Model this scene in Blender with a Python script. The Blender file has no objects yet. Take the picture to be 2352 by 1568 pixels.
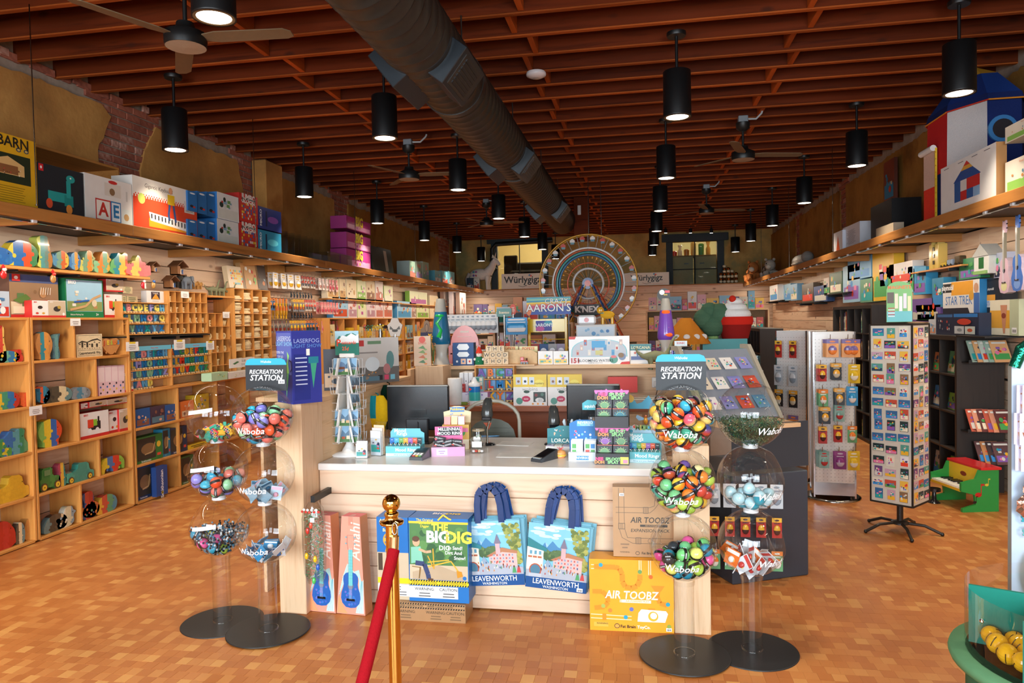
import bpy,math,random
from math import sin,cos,pi,radians,atan2,hypot
from mathutils import Vector,Matrix
SC=bpy.context.scene
COL=SC.collection
rnd=random.Random(7)
RN,MT,MR,rad=random.Random,Matrix.Translation,Matrix.Rotation,math.radians
EYE=Vector((0.0,0.0,1.62))
FPX,YAW,PITCH,ROLL=1641.6,0.1788,0.0282,0.01923
_F=Vector((-sin(YAW)*cos(PITCH),cos(YAW)*cos(PITCH),-sin(PITCH)))
_r=Vector((cos(YAW),sin(YAW),0.0))
_u=_r.cross(_F)
_R=cos(ROLL)*_r-sin(ROLL)*_u
_U=sin(ROLL)*_r+cos(ROLL)*_u
cam_data=bpy.data.cameras.new('camera')
cam=bpy.data.objects.new('camera',cam_data)
COL.objects.link(cam)
cam.matrix_world=Matrix(((_R.x,_U.x,-_F.x,EYE.x),(_R.y,_U.y,-_F.y,EYE.y),(_R.z,_U.z,-_F.z,EYE.z),(0,0,0,1)))
cam_data.sensor_width=36.0
cam_data.lens=FPX/2352.0*36.0
cam_data.clip_start=0.05
SC.camera=cam
world=bpy.data.worlds.new('world');SC.world=world
world.use_nodes=True
world.node_tree.nodes['Background'].inputs[0].default_value=(0.75,0.86,1.0,1)
world.node_tree.nodes['Background'].inputs[1].default_value=1.0
SC.view_settings.view_transform='Standard'
SC.view_settings.look='None'
SC.view_settings.exposure=0.12
SC.view_settings.gamma=1.0
SC.view_settings.use_curve_mapping=False
SC.cycles.max_bounces=8
SC.cycles.transparent_max_bounces=40
SC.cycles.caustics_reflective=False
SC.cycles.caustics_refractive=False
SC.cycles.sample_clamp_indirect=6.0
def area(name,loc,rot,sx,sy,power,col):
 d=bpy.data.lights.new(name,'AREA');d.shape='RECTANGLE';d.size=sx;d.size_y=sy
 d.energy=power;d.color=col
 o=bpy.data.objects.new(name,d);COL.objects.link(o);o.location=loc;o.rotation_euler=rot
 return o
for wx,ww in((-3.2,2.6),(1.7,2.4)):
 area('daylight_shop_window',(wx,-2.72,1.75),(rad(68),0,0),ww,2.3,430,(0.84,0.92,1.0))
area('daylight_shop_door',(-0.75,-2.72,1.4),(rad(68),0,0),1.2,2.2,180,(0.84,0.92,1.0))
def _ray(x,y):return _F*FPX+_R*(x-1176)-_U*(y-784)
def on_x(x,y,X):d=_ray(x,y);return EYE+d*(X/d.x)
def on_y(x,y,Y):d=_ray(x,y);return EYE+d*(Y/d.y)
def on_z(x,y,Z):d=_ray(x,y);return EYE+d*((Z-EYE.z)/d.z)
def lin(c):
 if isinstance(c,tuple):return c if len(c)==4 else(*c,1.0)
 f=lambda v:(v/12.92 if v<=.04045 else((v+.055)/1.055)**2.4)
 return(f((c>>16&255)/255),f((c>>8&255)/255),f((c&255)/255),1.0)
def nd(nt,t,**k):
 n=nt.nodes.new(t)
 for a,b in k.items():setattr(n,a,b)
 return n
def newmat(name,rough=.5,metal=0.0,spec=.5,coat=0.0):
 m=bpy.data.materials.new(name);m.use_nodes=True
 nt=m.node_tree;b=nt.nodes['Principled BSDF']
 b.inputs['Roughness'].default_value=rough;b.inputs['Metallic'].default_value=metal
 b.inputs['Specular IOR Level'].default_value=spec;b.inputs['Coat Weight'].default_value=coat
 b.inputs['Coat Roughness'].default_value=.08
 return m,nt,b
def attr_mat(name,rough=.5,metal=0.0,spec=.4,coat=0.0,wear=.10,wscale=30.0,bump=0.0):
 """colour comes from the face attribute Col; noise gives print grain and wear"""
 m,nt,b=newmat(name,rough,metal,spec,coat)
 a=nd(nt,'ShaderNodeAttribute',attribute_name='Col')
 tc=nd(nt,'ShaderNodeTexCoord')
 n=nd(nt,'ShaderNodeTexNoise');n.inputs['Scale'].default_value=wscale;n.inputs['Detail'].default_value=3
 nt.links.new(tc.outputs['Object'],n.inputs['Vector'])
 r=nd(nt,'ShaderNodeMapRange');r.inputs[3].default_value=1-wear;r.inputs[4].default_value=1+wear*.6
 nt.links.new(n.outputs['Fac'],r.inputs[0])
 x=nd(nt,'ShaderNodeVectorMath',operation='SCALE')
 nt.links.new(a.outputs['Color'],x.inputs[0]);nt.links.new(r.outputs[0],x.inputs['Scale'])
 nt.links.new(x.outputs[0],b.inputs['Base Color'])
 if bump:
  bp=nd(nt,'ShaderNodeBump');bp.inputs['Strength'].default_value=bump;bp.inputs['Distance'].default_value=.01
  nt.links.new(n.outputs['Fac'],bp.inputs['Height']);nt.links.new(bp.outputs[0],b.inputs['Normal'])
 return m
def wood_mat(name,c1,c2,axis='X',scale=1.0,rough=.5,knots=None,var=.25,coat=0.0,bump=.15):
 """grain stretched along axis, per-object tone, optional knots"""
 m,nt,b=newmat(name,rough,coat=coat,spec=.12 if rough>.6 else.4)
 L=nt.links.new
 tc=nd(nt,'ShaderNodeTexCoord');oi=nd(nt,'ShaderNodeObjectInfo')
 off=nd(nt,'ShaderNodeVectorMath',operation='SCALE');off.inputs[0].default_value=(17.3,31.1,23.7)
 L(oi.outputs['Random'],off.inputs['Scale'])
 ad=nd(nt,'ShaderNodeVectorMath',operation='ADD');L(tc.outputs['Object'],ad.inputs[0]);L(off.outputs[0],ad.inputs[1])
 mp=nd(nt,'ShaderNodeMapping')
 s=[14*scale]*3;s['XYZ'.index(axis)]=1.0*scale
 mp.inputs['Scale'].default_value=s;L(ad.outputs[0],mp.inputs['Vector'])
 n1=nd(nt,'ShaderNodeTexNoise');n1.inputs['Scale'].default_value=1.6;n1.inputs['Detail'].default_value=5;n1.inputs['Distortion'].default_value=.6
 L(mp.outputs[0],n1.inputs['Vector'])
 sep=nd(nt,'ShaderNodeMath',operation='MULTIPLY');sep.inputs[1].default_value=9.0;L(n1.outputs['Fac'],sep.inputs[0])
 sn=nd(nt,'ShaderNodeMath',operation='SINE');L(sep.outputs[0],sn.inputs[0])
 rp=nd(nt,'ShaderNodeMapRange');rp.inputs[1].default_value=-1.0;L(sn.outputs[0],rp.inputs[0])
 mx=nd(nt,'ShaderNodeMix',data_type='RGBA');mx.inputs[6].default_value=lin(c1);mx.inputs[7].default_value=lin(c2)
 L(rp.outputs[0],mx.inputs[0])
 out=mx.outputs[2]
 if knots:
  k2=nd(nt,'ShaderNodeMapping');ks=[4.6]*3;ks['XYZ'.index(axis)]=2.3;k2.inputs['Scale'].default_value=ks
  L(ad.outputs[0],k2.inputs['Vector'])
  vo=nd(nt,'ShaderNodeTexVoronoi');vo.inputs['Scale'].default_value=1.0;L(k2.outputs[0],vo.inputs['Vector'])
  kr=nd(nt,'ShaderNodeMapRange');kr.inputs[1].default_value=.05;kr.inputs[2].default_value=.14;kr.inputs[3].default_value=.85;kr.inputs[4].default_value=0
  L(vo.outputs['Distance'],kr.inputs[0])
  km=nd(nt,'ShaderNodeMix',data_type='RGBA');L(kr.outputs[0],km.inputs[0]);L(out,km.inputs[6]);km.inputs[7].default_value=lin(knots)
  out=km.outputs[2]
 vr=nd(nt,'ShaderNodeMapRange');vr.inputs[3].default_value=1-var;vr.inputs[4].default_value=1+var*.5;L(oi.outputs['Random'],vr.inputs[0])
 sc=nd(nt,'ShaderNodeVectorMath',operation='SCALE');L(out,sc.inputs[0]);L(vr.outputs[0],sc.inputs['Scale'])
 L(sc.outputs[0],b.inputs['Base Color'])
 if bump:
  bp=nd(nt,'ShaderNodeBump');bp.inputs['Strength'].default_value=bump;bp.inputs['Distance'].default_value=.004
  L(rp.outputs[0],bp.inputs['Height']);L(bp.outputs[0],b.inputs['Normal'])
 return m
def blotch_mat(name,cols,scale=1.5,rough=.85,bump=.25,stretch=(1,1,1)):
 m,nt,b=newmat(name,rough,spec=.2);L=nt.links.new
 tc=nd(nt,'ShaderNodeTexCoord');mp=nd(nt,'ShaderNodeMapping');mp.inputs['Scale'].default_value=stretch
 L(tc.outputs['Object'],mp.inputs['Vector'])
 n=nd(nt,'ShaderNodeTexNoise');n.inputs['Scale'].default_value=scale;n.inputs['Detail'].default_value=8;n.inputs['Roughness'].default_value=.62
 L(mp.outputs[0],n.inputs['Vector'])
 cr=nd(nt,'ShaderNodeValToRGB');e=cr.color_ramp.elements
 while len(e)<len(cols):e.new(.5)
 for i,(p,c)in enumerate(cols):e[i].position=p;e[i].color=lin(c)
 L(n.outputs['Fac'],cr.inputs[0]);L(cr.outputs[0],b.inputs['Base Color'])
 n2=nd(nt,'ShaderNodeTexNoise');n2.inputs['Scale'].default_value=22;n2.inputs['Detail'].default_value=5;L(tc.outputs['Object'],n2.inputs['Vector'])
 bp=nd(nt,'ShaderNodeBump');bp.inputs['Strength'].default_value=bump;bp.inputs['Distance'].default_value=.01
 L(n2.outputs['Fac'],bp.inputs['Height']);L(bp.outputs[0],b.inputs['Normal'])
 return m
def emit_mat(name,col,strength):
 m=bpy.data.materials.new(name);m.use_nodes=True;nt=m.node_tree
 b=nt.nodes['Principled BSDF'];b.inputs['Base Color'].default_value=lin(col)
 b.inputs['Emission Color'].default_value=lin(col);b.inputs['Emission Strength'].default_value=strength
 return m
def clear_mat(name,tint,amount=.10,rough=.03):
 """thin clear plastic: see-through with a fresnel gloss"""
 m=bpy.data.materials.new(name);m.use_nodes=True;nt=m.node_tree;nt.nodes.clear();L=nt.links.new
 o=nd(nt,'ShaderNodeOutputMaterial');t=nd(nt,'ShaderNodeBsdfTransparent');t.inputs[0].default_value=lin(tint)
 g=nd(nt,'ShaderNodeBsdfGlossy');g.inputs['Roughness'].default_value=rough
 fr=nd(nt,'ShaderNodeLayerWeight');fr.inputs[0].default_value=.22
 n=nd(nt,'ShaderNodeTexNoise');n.inputs['Scale'].default_value=9
 r=nd(nt,'ShaderNodeMapRange');r.inputs[3].default_value=amount;r.inputs[4].default_value=.6;L(fr.outputs['Facing'],r.inputs[0])
 mu=nd(nt,'ShaderNodeMath',operation='MULTIPLY');L(r.outputs[0],mu.inputs[0])
 r2=nd(nt,'ShaderNodeMapRange');r2.inputs[3].default_value=.9;r2.inputs[4].default_value=1.0;L(n.outputs['Fac'],r2.inputs[0]);L(r2.outputs[0],mu.inputs[1])
 mx=nd(nt,'ShaderNodeMixShader');L(mu.outputs[0],mx.inputs[0]);L(t.outputs[0],mx.inputs[1]);L(g.outputs[0],mx.inputs[2])
 L(mx.outputs[0],o.inputs[0])
 return m
M={}
M['card']=attr_mat('printed_card',.42,wear=.08,wscale=14)
M['gloss']=attr_mat('glossy_plastic',.18,spec=.5,wear=.05)
M['wrap']=attr_mat('shrink_wrapped_painted_wood',.22,spec=.6,coat=.6,wear=.18,wscale=60)
M['matte']=attr_mat('matte_surface',.75,spec=.25,wear=.10,bump=.1)
M['fabric']=attr_mat('woven_fabric',.9,spec=.1,wear=.15,wscale=120,bump=.3)
M['metal']=attr_mat('painted_metal',.35,spec=.5,wear=.06)
M['chrome']=attr_mat('bright_metal',.16,metal=1.0,wear=.05)
M['brass']=attr_mat('polished_brass',.09,metal=1.0,wear=.03)
M['raw']=attr_mat('plain_wood_pieces',.6,wear=.22,wscale=45)
M['foil']=attr_mat('crinkled_foil',.2,metal=.85,wear=.3,wscale=50,bump=.6)
M['black']=attr_mat('black_powder_coat',.42,spec=.4,wear=.12)
M['clear']=clear_mat('clear_acrylic',0xFCFDFD,.03)
M['bag']=clear_mat('clear_bag_film',0xF6F8F8,.06,.12)
M['glass']=clear_mat('window_glass',0xF0F4F4,.05)
M['lamp']=emit_mat('lamp_lens',0xFFF1DC,9.0)
M['plank']=wood_mat('fir_plank',0xE8C8AA,0xC08A68,'X',.7,.5,0x84543C,.10)
M['shelf']=wood_mat('oiled_pine_shelf',0xD6944A,0xBC7630,'X',1.0,.45,0x7E4A22,.12)
M['shelf_z']=wood_mat('oiled_pine_upright',0xD6944A,0xBC7630,'Z',1.0,.45,0x7E4A22,.12)
M['ledge']=wood_mat('stained_ledge',0xB67A3C,0x96602C,'X',1.0,.5,None,.15)
M['joist']=wood_mat('old_fir_joist',0x5C2309,0x3A1405,'X',.8,.7,0x3A1A0E,.35)
M['edge']=wood_mat('lit_joist_edge',0x9A4C1E,0x7E3812,'X',1.0,.7,None,.3)  # lighter orange paints in the light caught along the joist bottoms
M['block']=wood_mat('newer_blocking',0xA84E1C,0x8E3E12,'Y',1.0,.7,None,.3)
M['deck']=wood_mat('old_roof_deck',0x2E140B,0x200E07,'Y',.8,.8,None,.3)
M['pale']=wood_mat('pale_fir_veneer',0xE2BE98,0xCBA077,'Z',1.6,.5,None,.05)
M['palex']=wood_mat('pale_fir_veneer_flat',0xDDB68C,0xC2966A,'X',1.4,.5,None,.08)
M['redwood']=wood_mat('red_brown_worktop',0xA5572E,0x8A4422,'X',1.2,.45,None,.1)
M['espresso']=wood_mat('black_brown_veneer',0x2B221D,0x1F1814,'Z',1.5,.5,None,.1,bump=.05)
M['quartz']=blotch_mat('white_quartz_top',[(0.3,0xDAD2CA),(.6,0xE4DFDA),(.8,0xD2C8BE)],3.0,.22,.02)
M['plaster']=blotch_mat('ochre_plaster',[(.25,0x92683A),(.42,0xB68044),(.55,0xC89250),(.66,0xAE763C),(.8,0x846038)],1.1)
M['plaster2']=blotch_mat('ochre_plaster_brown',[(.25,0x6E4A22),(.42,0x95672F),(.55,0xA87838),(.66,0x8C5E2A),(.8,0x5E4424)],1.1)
M['oldwall']=blotch_mat('peeling_back_wall',[(.25,0x6A7450),(.4,0x9A8A58),(.5,0xC49C5C),(.6,0xA88850),(.7,0x787C58),(.85,0xCCA878)],.9)
M['mortar']=blotch_mat('old_mortar',[(.3,0x8A7A6C),(.6,0xA8998A),(.8,0x76685C)],6)
M['brick']=None
m,nt,b=newmat('old_red_brick',.9,spec=.15)
oi=nd(nt,'ShaderNodeObjectInfo');tc=nd(nt,'ShaderNodeTexCoord');nz=nd(nt,'ShaderNodeTexNoise');nz.inputs['Scale'].default_value=25;nz.inputs['Detail'].default_value=6
nt.links.new(tc.outputs['Object'],nz.inputs['Vector'])
ad=nd(nt,'ShaderNodeMath',operation='ADD');nt.links.new(oi.outputs['Random'],ad.inputs[0]);nt.links.new(nz.outputs['Fac'],ad.inputs[1])
cr=nd(nt,'ShaderNodeValToRGB');e=cr.color_ramp.elements;e.new(.5);e.new(.75)
for i,(p,c)in enumerate([(.3,0x8E5242),(.55,0xAA6650),(.75,0xA05C48),(1.0,0xC89C8A)]):e[i].position=p;e[i].color=lin(c)
h2=nd(nt,'ShaderNodeMath',operation='MULTIPLY');h2.inputs[1].default_value=.62;nt.links.new(ad.outputs[0],h2.inputs[0])
nt.links.new(h2.outputs[0],cr.inputs[0]);nt.links.new(cr.outputs[0],b.inputs['Base Color'])
bp=nd(nt,'ShaderNodeBump');bp.inputs['Strength'].default_value=.5;bp.inputs['Distance'].default_value=.01
nt.links.new(nz.outputs['Fac'],bp.inputs['Height']);nt.links.new(bp.outputs[0],b.inputs['Normal'])
M['brick']=m
def floor_mat():
 m,nt,b=newmat('end_grain_wood_block',.38,spec=.45);L=nt.links.new
 at=nd(nt,'ShaderNodeAttribute',attribute_name='tone');tc=nd(nt,'ShaderNodeTexCoord')
 geo=nd(nt,'ShaderNodeNewGeometry')
 cr=nd(nt,'ShaderNodeValToRGB');e=cr.color_ramp.elements;e.new(.3);e.new(.6);e.new(.85)
 for i,(p,c)in enumerate([(0,0xAA6530),(.3,0xB06B34),(.62,0xB67239),(.88,0xBC7B41),(1,0xC88E4E)]):e[i].position=p;e[i].color=lin(c)
 L(at.outputs['Fac'],cr.inputs[0])
 of=nd(nt,'ShaderNodeVectorMath',operation='SCALE');of.inputs[0].default_value=(9.1,5.3,0);L(at.outputs['Fac'],of.inputs['Scale'])
 ps=nd(nt,'ShaderNodeVectorMath',operation='ADD');L(geo.outputs['Position'],ps.inputs[0]);L(of.outputs[0],ps.inputs[1])
 w=nd(nt,'ShaderNodeTexWave',wave_type='RINGS',rings_direction='Z');w.inputs['Scale'].default_value=70;w.inputs['Distortion'].default_value=1.5;L(ps.outputs[0],w.inputs['Vector'])
 n=nd(nt,'ShaderNodeTexNoise');n.inputs['Scale'].default_value=1.3;n.inputs['Detail'].default_value=4;L(geo.outputs['Position'],n.inputs['Vector'])
 r1=nd(nt,'ShaderNodeMapRange');r1.inputs[3].default_value=.93;r1.inputs[4].default_value=1.04;L(w.outputs['Fac'],r1.inputs[0])
 r2=nd(nt,'ShaderNodeMapRange');r2.inputs[1].default_value=.3;r2.inputs[2].default_value=.7;r2.inputs[3].default_value=.86;r2.inputs[4].default_value=1.1;L(n.outputs['Fac'],r2.inputs[0])
 mu=nd(nt,'ShaderNodeMath',operation='MULTIPLY');L(r1.outputs[0],mu.inputs[0]);L(r2.outputs[0],mu.inputs[1])
 s=nd(nt,'ShaderNodeVectorMath',operation='SCALE');L(cr.outputs[0],s.inputs[0]);L(mu.outputs[0],s.inputs['Scale'])
 L(s.outputs[0],b.inputs['Base Color'])
 return m
M['floor']=floor_mat()
class MB:
 """collects coloured faces; build() links ONE mesh object"""
 def __init__(s,col=0xFFFFFF):s.v=[];s.f=[];s.c=[];s.sm=[];s.col=col;s.M=None
 def add(s,vs,fs,col=None,sm=False):
  n=len(s.v)
  s.v+=[s.M@Vector(p)for p in vs]if s.M is not None else[tuple(p)for p in vs]
  s.f+=[[i+n for i in f]for f in fs]
  s.c+=[lin(s.col if col is None else col)]*len(fs);s.sm+=[sm]*len(fs)
  return s
 def box(s,x0,x1,y0,y1,z0,z1,col=None,b=0.0):
  if b<=0:
   vs=[(x,y,z)for z in(z0,z1)for y in(y0,y1)for x in(x0,x1)]
   return s.add(vs,[(0,2,3,1),(4,5,7,6),(0,1,5,4),(2,6,7,3),(0,4,6,2),(1,3,7,5)],col)
  vs=[];fs=[]
  for z,k in((z0,b),(z0+b,0),(z1-b,0),(z1,b)):
   X0,X1,Y0,Y1=x0+k,x1-k,y0+k,y1-k;c=b if not k else b*.4
   vs+=[(X0+c,Y0,z),(X1-c,Y0,z),(X1,Y0+c,z),(X1,Y1-c,z),(X1-c,Y1,z),(X0+c,Y1,z),(X0,Y1-c,z),(X0,Y0+c,z)]
  for r in range(3):
   for i in range(8):j=(i+1)%8;fs.append((r*8+i,r*8+j,r*8+8+j,r*8+8+i))
  fs+=[tuple(range(7,-1,-1)),tuple(range(24,32))]
  return s.add(vs,fs,col)
 def R(s,x0,x1,z0,z1,y,col=None):return s.add([(x0,y,z0),(x1,y,z0),(x1,y,z1),(x0,y,z1)],[(0,1,2,3)],col)
 def PO(s,pts,y,col=None):return s.add([(x,y,z)for x,z in pts],[tuple(range(len(pts)))],col)
 def D(s,x,z,rx,rz,y,col=None,n=14,a0=0,a1=2*pi):
  return s.PO([(x+rx*cos(a0+(a1-a0)*i/n),z+rz*sin(a0+(a1-a0)*i/n))for i in range(n if a1-a0>6.2 else n+1)],y,col)
 def LI(s,pts,w,y,col=None):
  for(x0,z0),(x1,z1)in zip(pts,pts[1:]):
   d=hypot(x1-x0,z1-z0)or 1;nx,nz=-(z1-z0)/d*w/2,(x1-x0)/d*w/2
   s.add([(x0-nx,y,z0-nz),(x1-nx,y,z1-nz),(x1+nx,y,z1+nz),(x0+nx,y,z0+nz)],[(0,1,2,3)],col)
  return s
 def PR(s,pts,y0,y1,col=None,side=None):
  """outline in x,z extruded along y (y0 is the front)"""
  n=len(pts);vs=[(x,y0,z)for x,z in pts]+[(x,y1,z)for x,z in pts]
  s.add(vs,[tuple(range(n)),tuple(range(2*n-1,n-1,-1))],col)
  return s.add(vs,[(i,i+n,(i+1)%n+n,(i+1)%n)for i in range(n)],side if side is not None else col)
 def TU(s,pts,r,n=6,col=None,cap=True,sm=True):
  pts=[Vector(p)for p in pts];vs=[];fs=[];rs=r if isinstance(r,(list,tuple))else[r]*len(pts)
  up=None
  for i,p in enumerate(pts):
   t=(pts[min(i+1,len(pts)-1)]-pts[max(i-1,0)]).normalized()
   if up is None:up=t.orthogonal().normalized()
   up=(up-t*up.dot(t));up=up.normalized()if up.length>1e-6 else t.orthogonal().normalized()
   w=t.cross(up)
   vs+=[p+(up*cos(2*pi*k/n)+w*sin(2*pi*k/n))*rs[i]for k in range(n)]
  for i in range(len(pts)-1):
   for k in range(n):j=(k+1)%n;fs.append((i*n+k,i*n+j,i*n+n+j,i*n+n+k))
  s.add(vs,fs,col,sm)
  if cap:
   s.add(vs[:n],[tuple(range(n-1,-1,-1))],col);s.add(vs[-n:],[tuple(range(n))],col)
  return s
 def LA(s,prof,n=16,col=None,cx=0,cy=0,sm=True,cap=True):
  vs=[(cx+r*cos(2*pi*k/n),cy+r*sin(2*pi*k/n),z)for r,z in prof for k in range(n)]
  fs=[(i*n+k,i*n+(k+1)%n,(i+1)*n+(k+1)%n,(i+1)*n+k)for i in range(len(prof)-1)for k in range(n)]
  s.add(vs,fs,col,sm)
  if cap:
   if prof[0][0]>1e-5:s.add(vs[:n],[tuple(range(n-1,-1,-1))],col)
   if prof[-1][0]>1e-5:s.add(vs[-n:],[tuple(range(n))],col)
  return s
 def BA(s,x,y,z,rx,ry=None,rz=None,n=12,m=8,col=None,c2=None):
  ry=ry or rx;rz=rz or rx
  vs=[(x,y,z-rz)]+[(x+rx*sin(pi*j/m)*cos(2*pi*k/n),y+ry*sin(pi*j/m)*sin(2*pi*k/n),z-rz*cos(pi*j/m))for j in range(1,m)for k in range(n)]+[(x,y,z+rz)]
  e=len(vs)-1
  s.add(vs,[(0,1+(k+1)%n,1+k)for k in range(n)],col,True)
  for j in range(m-2):
   s.add(vs,[(1+j*n+k,1+j*n+(k+1)%n,1+(j+1)*n+(k+1)%n,1+(j+1)*n+k)for k in range(n)],c2 if(c2 is not None and j>=(m-2)/2)else col,True)
  return s.add(vs,[(e,1+(m-2)*n+k,1+(m-2)*n+(k+1)%n)for k in range(n)],c2 if c2 is not None else col,True)
 def TX(s,t,size,x,z,y,col=None,bold=0.0,shear=0.0,align='CENTER',sx=1.0,rot=0.0):
  vs,fs=glyphs(t,bold,shear,align);c,q=cos(rot),sin(rot)
  return s.add([(x+(a*sx*c-b_*q)*size,y,z+(a*sx*q+b_*c)*size)for a,b_ in vs],fs,col)
 def B(s,name,mat,parent=None,loc=None,rz=0.0,rot=None):
  me=bpy.data.meshes.new(name);me.from_pydata([tuple(p)for p in s.v],[],s.f)
  if s.f:
   a=me.attributes.new('Col','FLOAT_COLOR','FACE');a.data.foreach_set('color',[q for c in s.c for q in c])
   me.polygons.foreach_set('use_smooth',s.sm)
  me.materials.append(M[mat]if isinstance(mat,str)else mat)
  o=bpy.data.objects.new(name,me);COL.objects.link(o)
  if parent is not None:o.parent=parent
  if loc is not None:o.location=loc
  if rot is not None:o.rotation_euler=rot
  elif rz:o.rotation_euler=(0,0,rz)
  return o
_gl={}
def glyphs(t,bold,shear,align):
 k=(t,bold,shear,align)
 if k not in _gl:
  c=bpy.data.curves.new('t','FONT');c.body=t;c.size=1.0;c.align_x=align;c.align_y='CENTER'
  c.offset=bold;c.shear=shear;c.resolution_u=2
  o=bpy.data.objects.new('t',c);me=o.to_mesh()
  _gl[k]=([(v.co.x,v.co.y)for v in me.vertices],[tuple(p.vertices)for p in me.polygons])
  o.to_mesh_clear();bpy.data.objects.remove(o);bpy.data.curves.remove(c)
 return _gl[k]
def tag(o,label,cat,group=None,kind=None):
 if label:o['label']=label
 if cat:o['category']=cat
 if group:o['group']=group
 if kind:o['kind']=kind
 return o
def EM(name,loc,rz=0.0):
 o=bpy.data.objects.new(name,None);o.empty_display_size=.05;COL.objects.link(o);o.location=loc;o.rotation_euler=(0,0,rz);return o
def dup(o,parent=None,loc=None,rz=None,label=None,group=None):
 c=o.copy();COL.objects.link(c)
 if parent is not None:c.parent=parent
 for ch in o.children:dup(ch,c)
 if loc is not None:c.location=loc
 if rz is not None:c.rotation_euler=(0,0,rz)
 if label:c['label']=label
 if group:c['group']=group
 return c
def inst(me_obj,name,parent,loc,rz=0.0):
 o=bpy.data.objects.new(name,me_obj.data);COL.objects.link(o);o.parent=parent;o.location=loc;o.rotation_euler=(0,0,rz);return o
def struct(o):o['kind']='structure';return o
CNM={'red':0xC83A2E,'orange':0xE08A3A,'yellow':0xE8C03A,'cream':0xE8DCC0,'white':0xE8E6E4,'green':0x5A9A62,'teal':0x3A8A8A,'blue':0x3A78B8,'sky blue':0x8AB8D0,'purple':0x6A4A8A,'pink':0xE0A0A8,'brown':0x7A5238,'black':0x222226,'grey':0x9A9A9C}
def cname(c):return min(CNM,key=lambda k:sum((a-b)**2 for a,b in zip(lin(CNM[k]),lin(c))))
LW,RW=pi/2,-pi/2
WL,WR,WB,ZJ=-5.0,3.3,19.2,3.82
# setting
floor=struct(MB(0xB06A36).box(WL-.2,WR+.2,-2.9,WB+3.5,-.12,-.012).B('floor','floor'))
a=floor.data.attributes.new('tone','FLOAT','FACE');a.data.foreach_set('value',[.45]*len(floor.data.polygons))
BX,BY,GAP=.060,.066,.0005
def block_tone(i,j):
 return rnd.random()**1.25 if rnd.random()>.06 else.9+.1*rnd.random()
cells=[]
for j in range(int((12.0-2.2)/BY)):
 y=2.2+j*BY;off=rnd.random()*BX
 seq=[block_tone(0,0)for _ in range(6)];i=0
 x=-4.95+off
 while x<3.25:
  if i%30==0:seq=[block_tone(0,0)for _ in range(5+j%2)]
  cells.append((x,y,seq[i%len(seq)]));x+=BX;i+=1
def in_view(x,y):
 d=Vector((x,y,0))-EYE;z=d.dot(_F)
 return z>.5 and abs(d.dot(_R)/z*FPX)<1190 and abs(d.dot(_U)/z*FPX)<800
cells=[c for c in cells if in_view(c[0],c[1])or c[1]<5]
shown=[c for c in cells if in_view(c[0]+.03,c[1]+.03)][:300]
sset=set(shown)
def block_mesh(t):
 h=BX/2-GAP/2;k=BY/2-GAP/2
 o=MB().box(-h,h,-k,k,-.012,0,b=.0008).B('block','floor')
 a=o.data.attributes.new('tone','FLOAT','FACE');a.data.foreach_set('value',[t]*len(o.data.polygons));return o
protos=[]
for q in range(12):
 protos.append(block_mesh(q/11.0))
used=set()
for(x,y,t)in shown:
 q=min(11,int(t*12));P=protos[q]
 if q not in used:o=P;o.parent=floor;o.location=(x+BX/2,y+BY/2,0);used.add(q)
 else:inst(P,'block',floor,(x+BX/2,y+BY/2,0))
for q,P in enumerate(protos):
 if q not in used:bpy.data.objects.remove(P)
vs=[];fs=[];tn=[]
for(x,y,t)in cells:
 if(x,y,t)in sset:continue
 n=len(vs);x0,x1,y0,y1=x+GAP/2,x+BX-GAP/2,y+GAP/2,y+BY-GAP/2;h=rnd.uniform(-.0004,0)
 vs+=[(x0,y0,h),(x1,y0,h),(x1,y1,h),(x0,y1,h),(x0,y0,-.012),(x1,y0,-.012),(x1,y1,-.012),(x0,y1,-.012)]
 fs+=[(n,n+1,n+2,n+3),(n,n+4,n+5,n+1),(n+1,n+5,n+6,n+2),(n+2,n+6,n+7,n+3),(n+3,n+7,n+4,n)];tn+=[t]*5
me=bpy.data.meshes.new('blocks');me.from_pydata(vs,[],fs);me.materials.append(M['floor'])
a=me.attributes.new('tone','FLOAT','FACE');a.data.foreach_set('value',tn)
fb=bpy.data.objects.new('floor_blocks',me);COL.objects.link(fb);fb.parent=floor;fb['kind']='stuff'
ceiling=struct(MB(0x3A1C10).box(WL-.3,WR+.3,-2.9,WB+.2,ZJ+.30,ZJ+.42).B('ceiling','deck'))
jm=MB().box(-4.16-.1,4.16+.1,-.022,.022,.012,.30).B('joist','joist',ceiling);je=MB().box(-4.26,4.26,-.0225,.0225,0,.0118,b=.002).B('lower_edge','edge',jm)  # lower_edge strip carries the painted light under each joist
jy=[5.137-.4033*6+.4033*k for k in range(42)]
jm.location=(-.85,jy[0],ZJ)
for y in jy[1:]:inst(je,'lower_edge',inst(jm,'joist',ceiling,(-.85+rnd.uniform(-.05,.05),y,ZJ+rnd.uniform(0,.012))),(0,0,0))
bm_=MB().box(-.022,.022,-.176,.176,0,.24,b=.003).B('blocking','block',ceiling)
first=True
for X in(-2.95,-.87,1.27):
 for k,y in enumerate(jy[:-1]):
  loc=(X+(.05 if k%2 else-.05)+rnd.uniform(-.012,.012),y+.2016,ZJ+.006+rnd.uniform(0,.02))
  if first:bm_.location=loc;first=False
  else:inst(bm_,'blocking',ceiling,loc)
wall_left=struct(MB().box(WL-.25,WL-.035,-2.9,WB,0,ZJ+.3).B('wall_left','mortar'))
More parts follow.
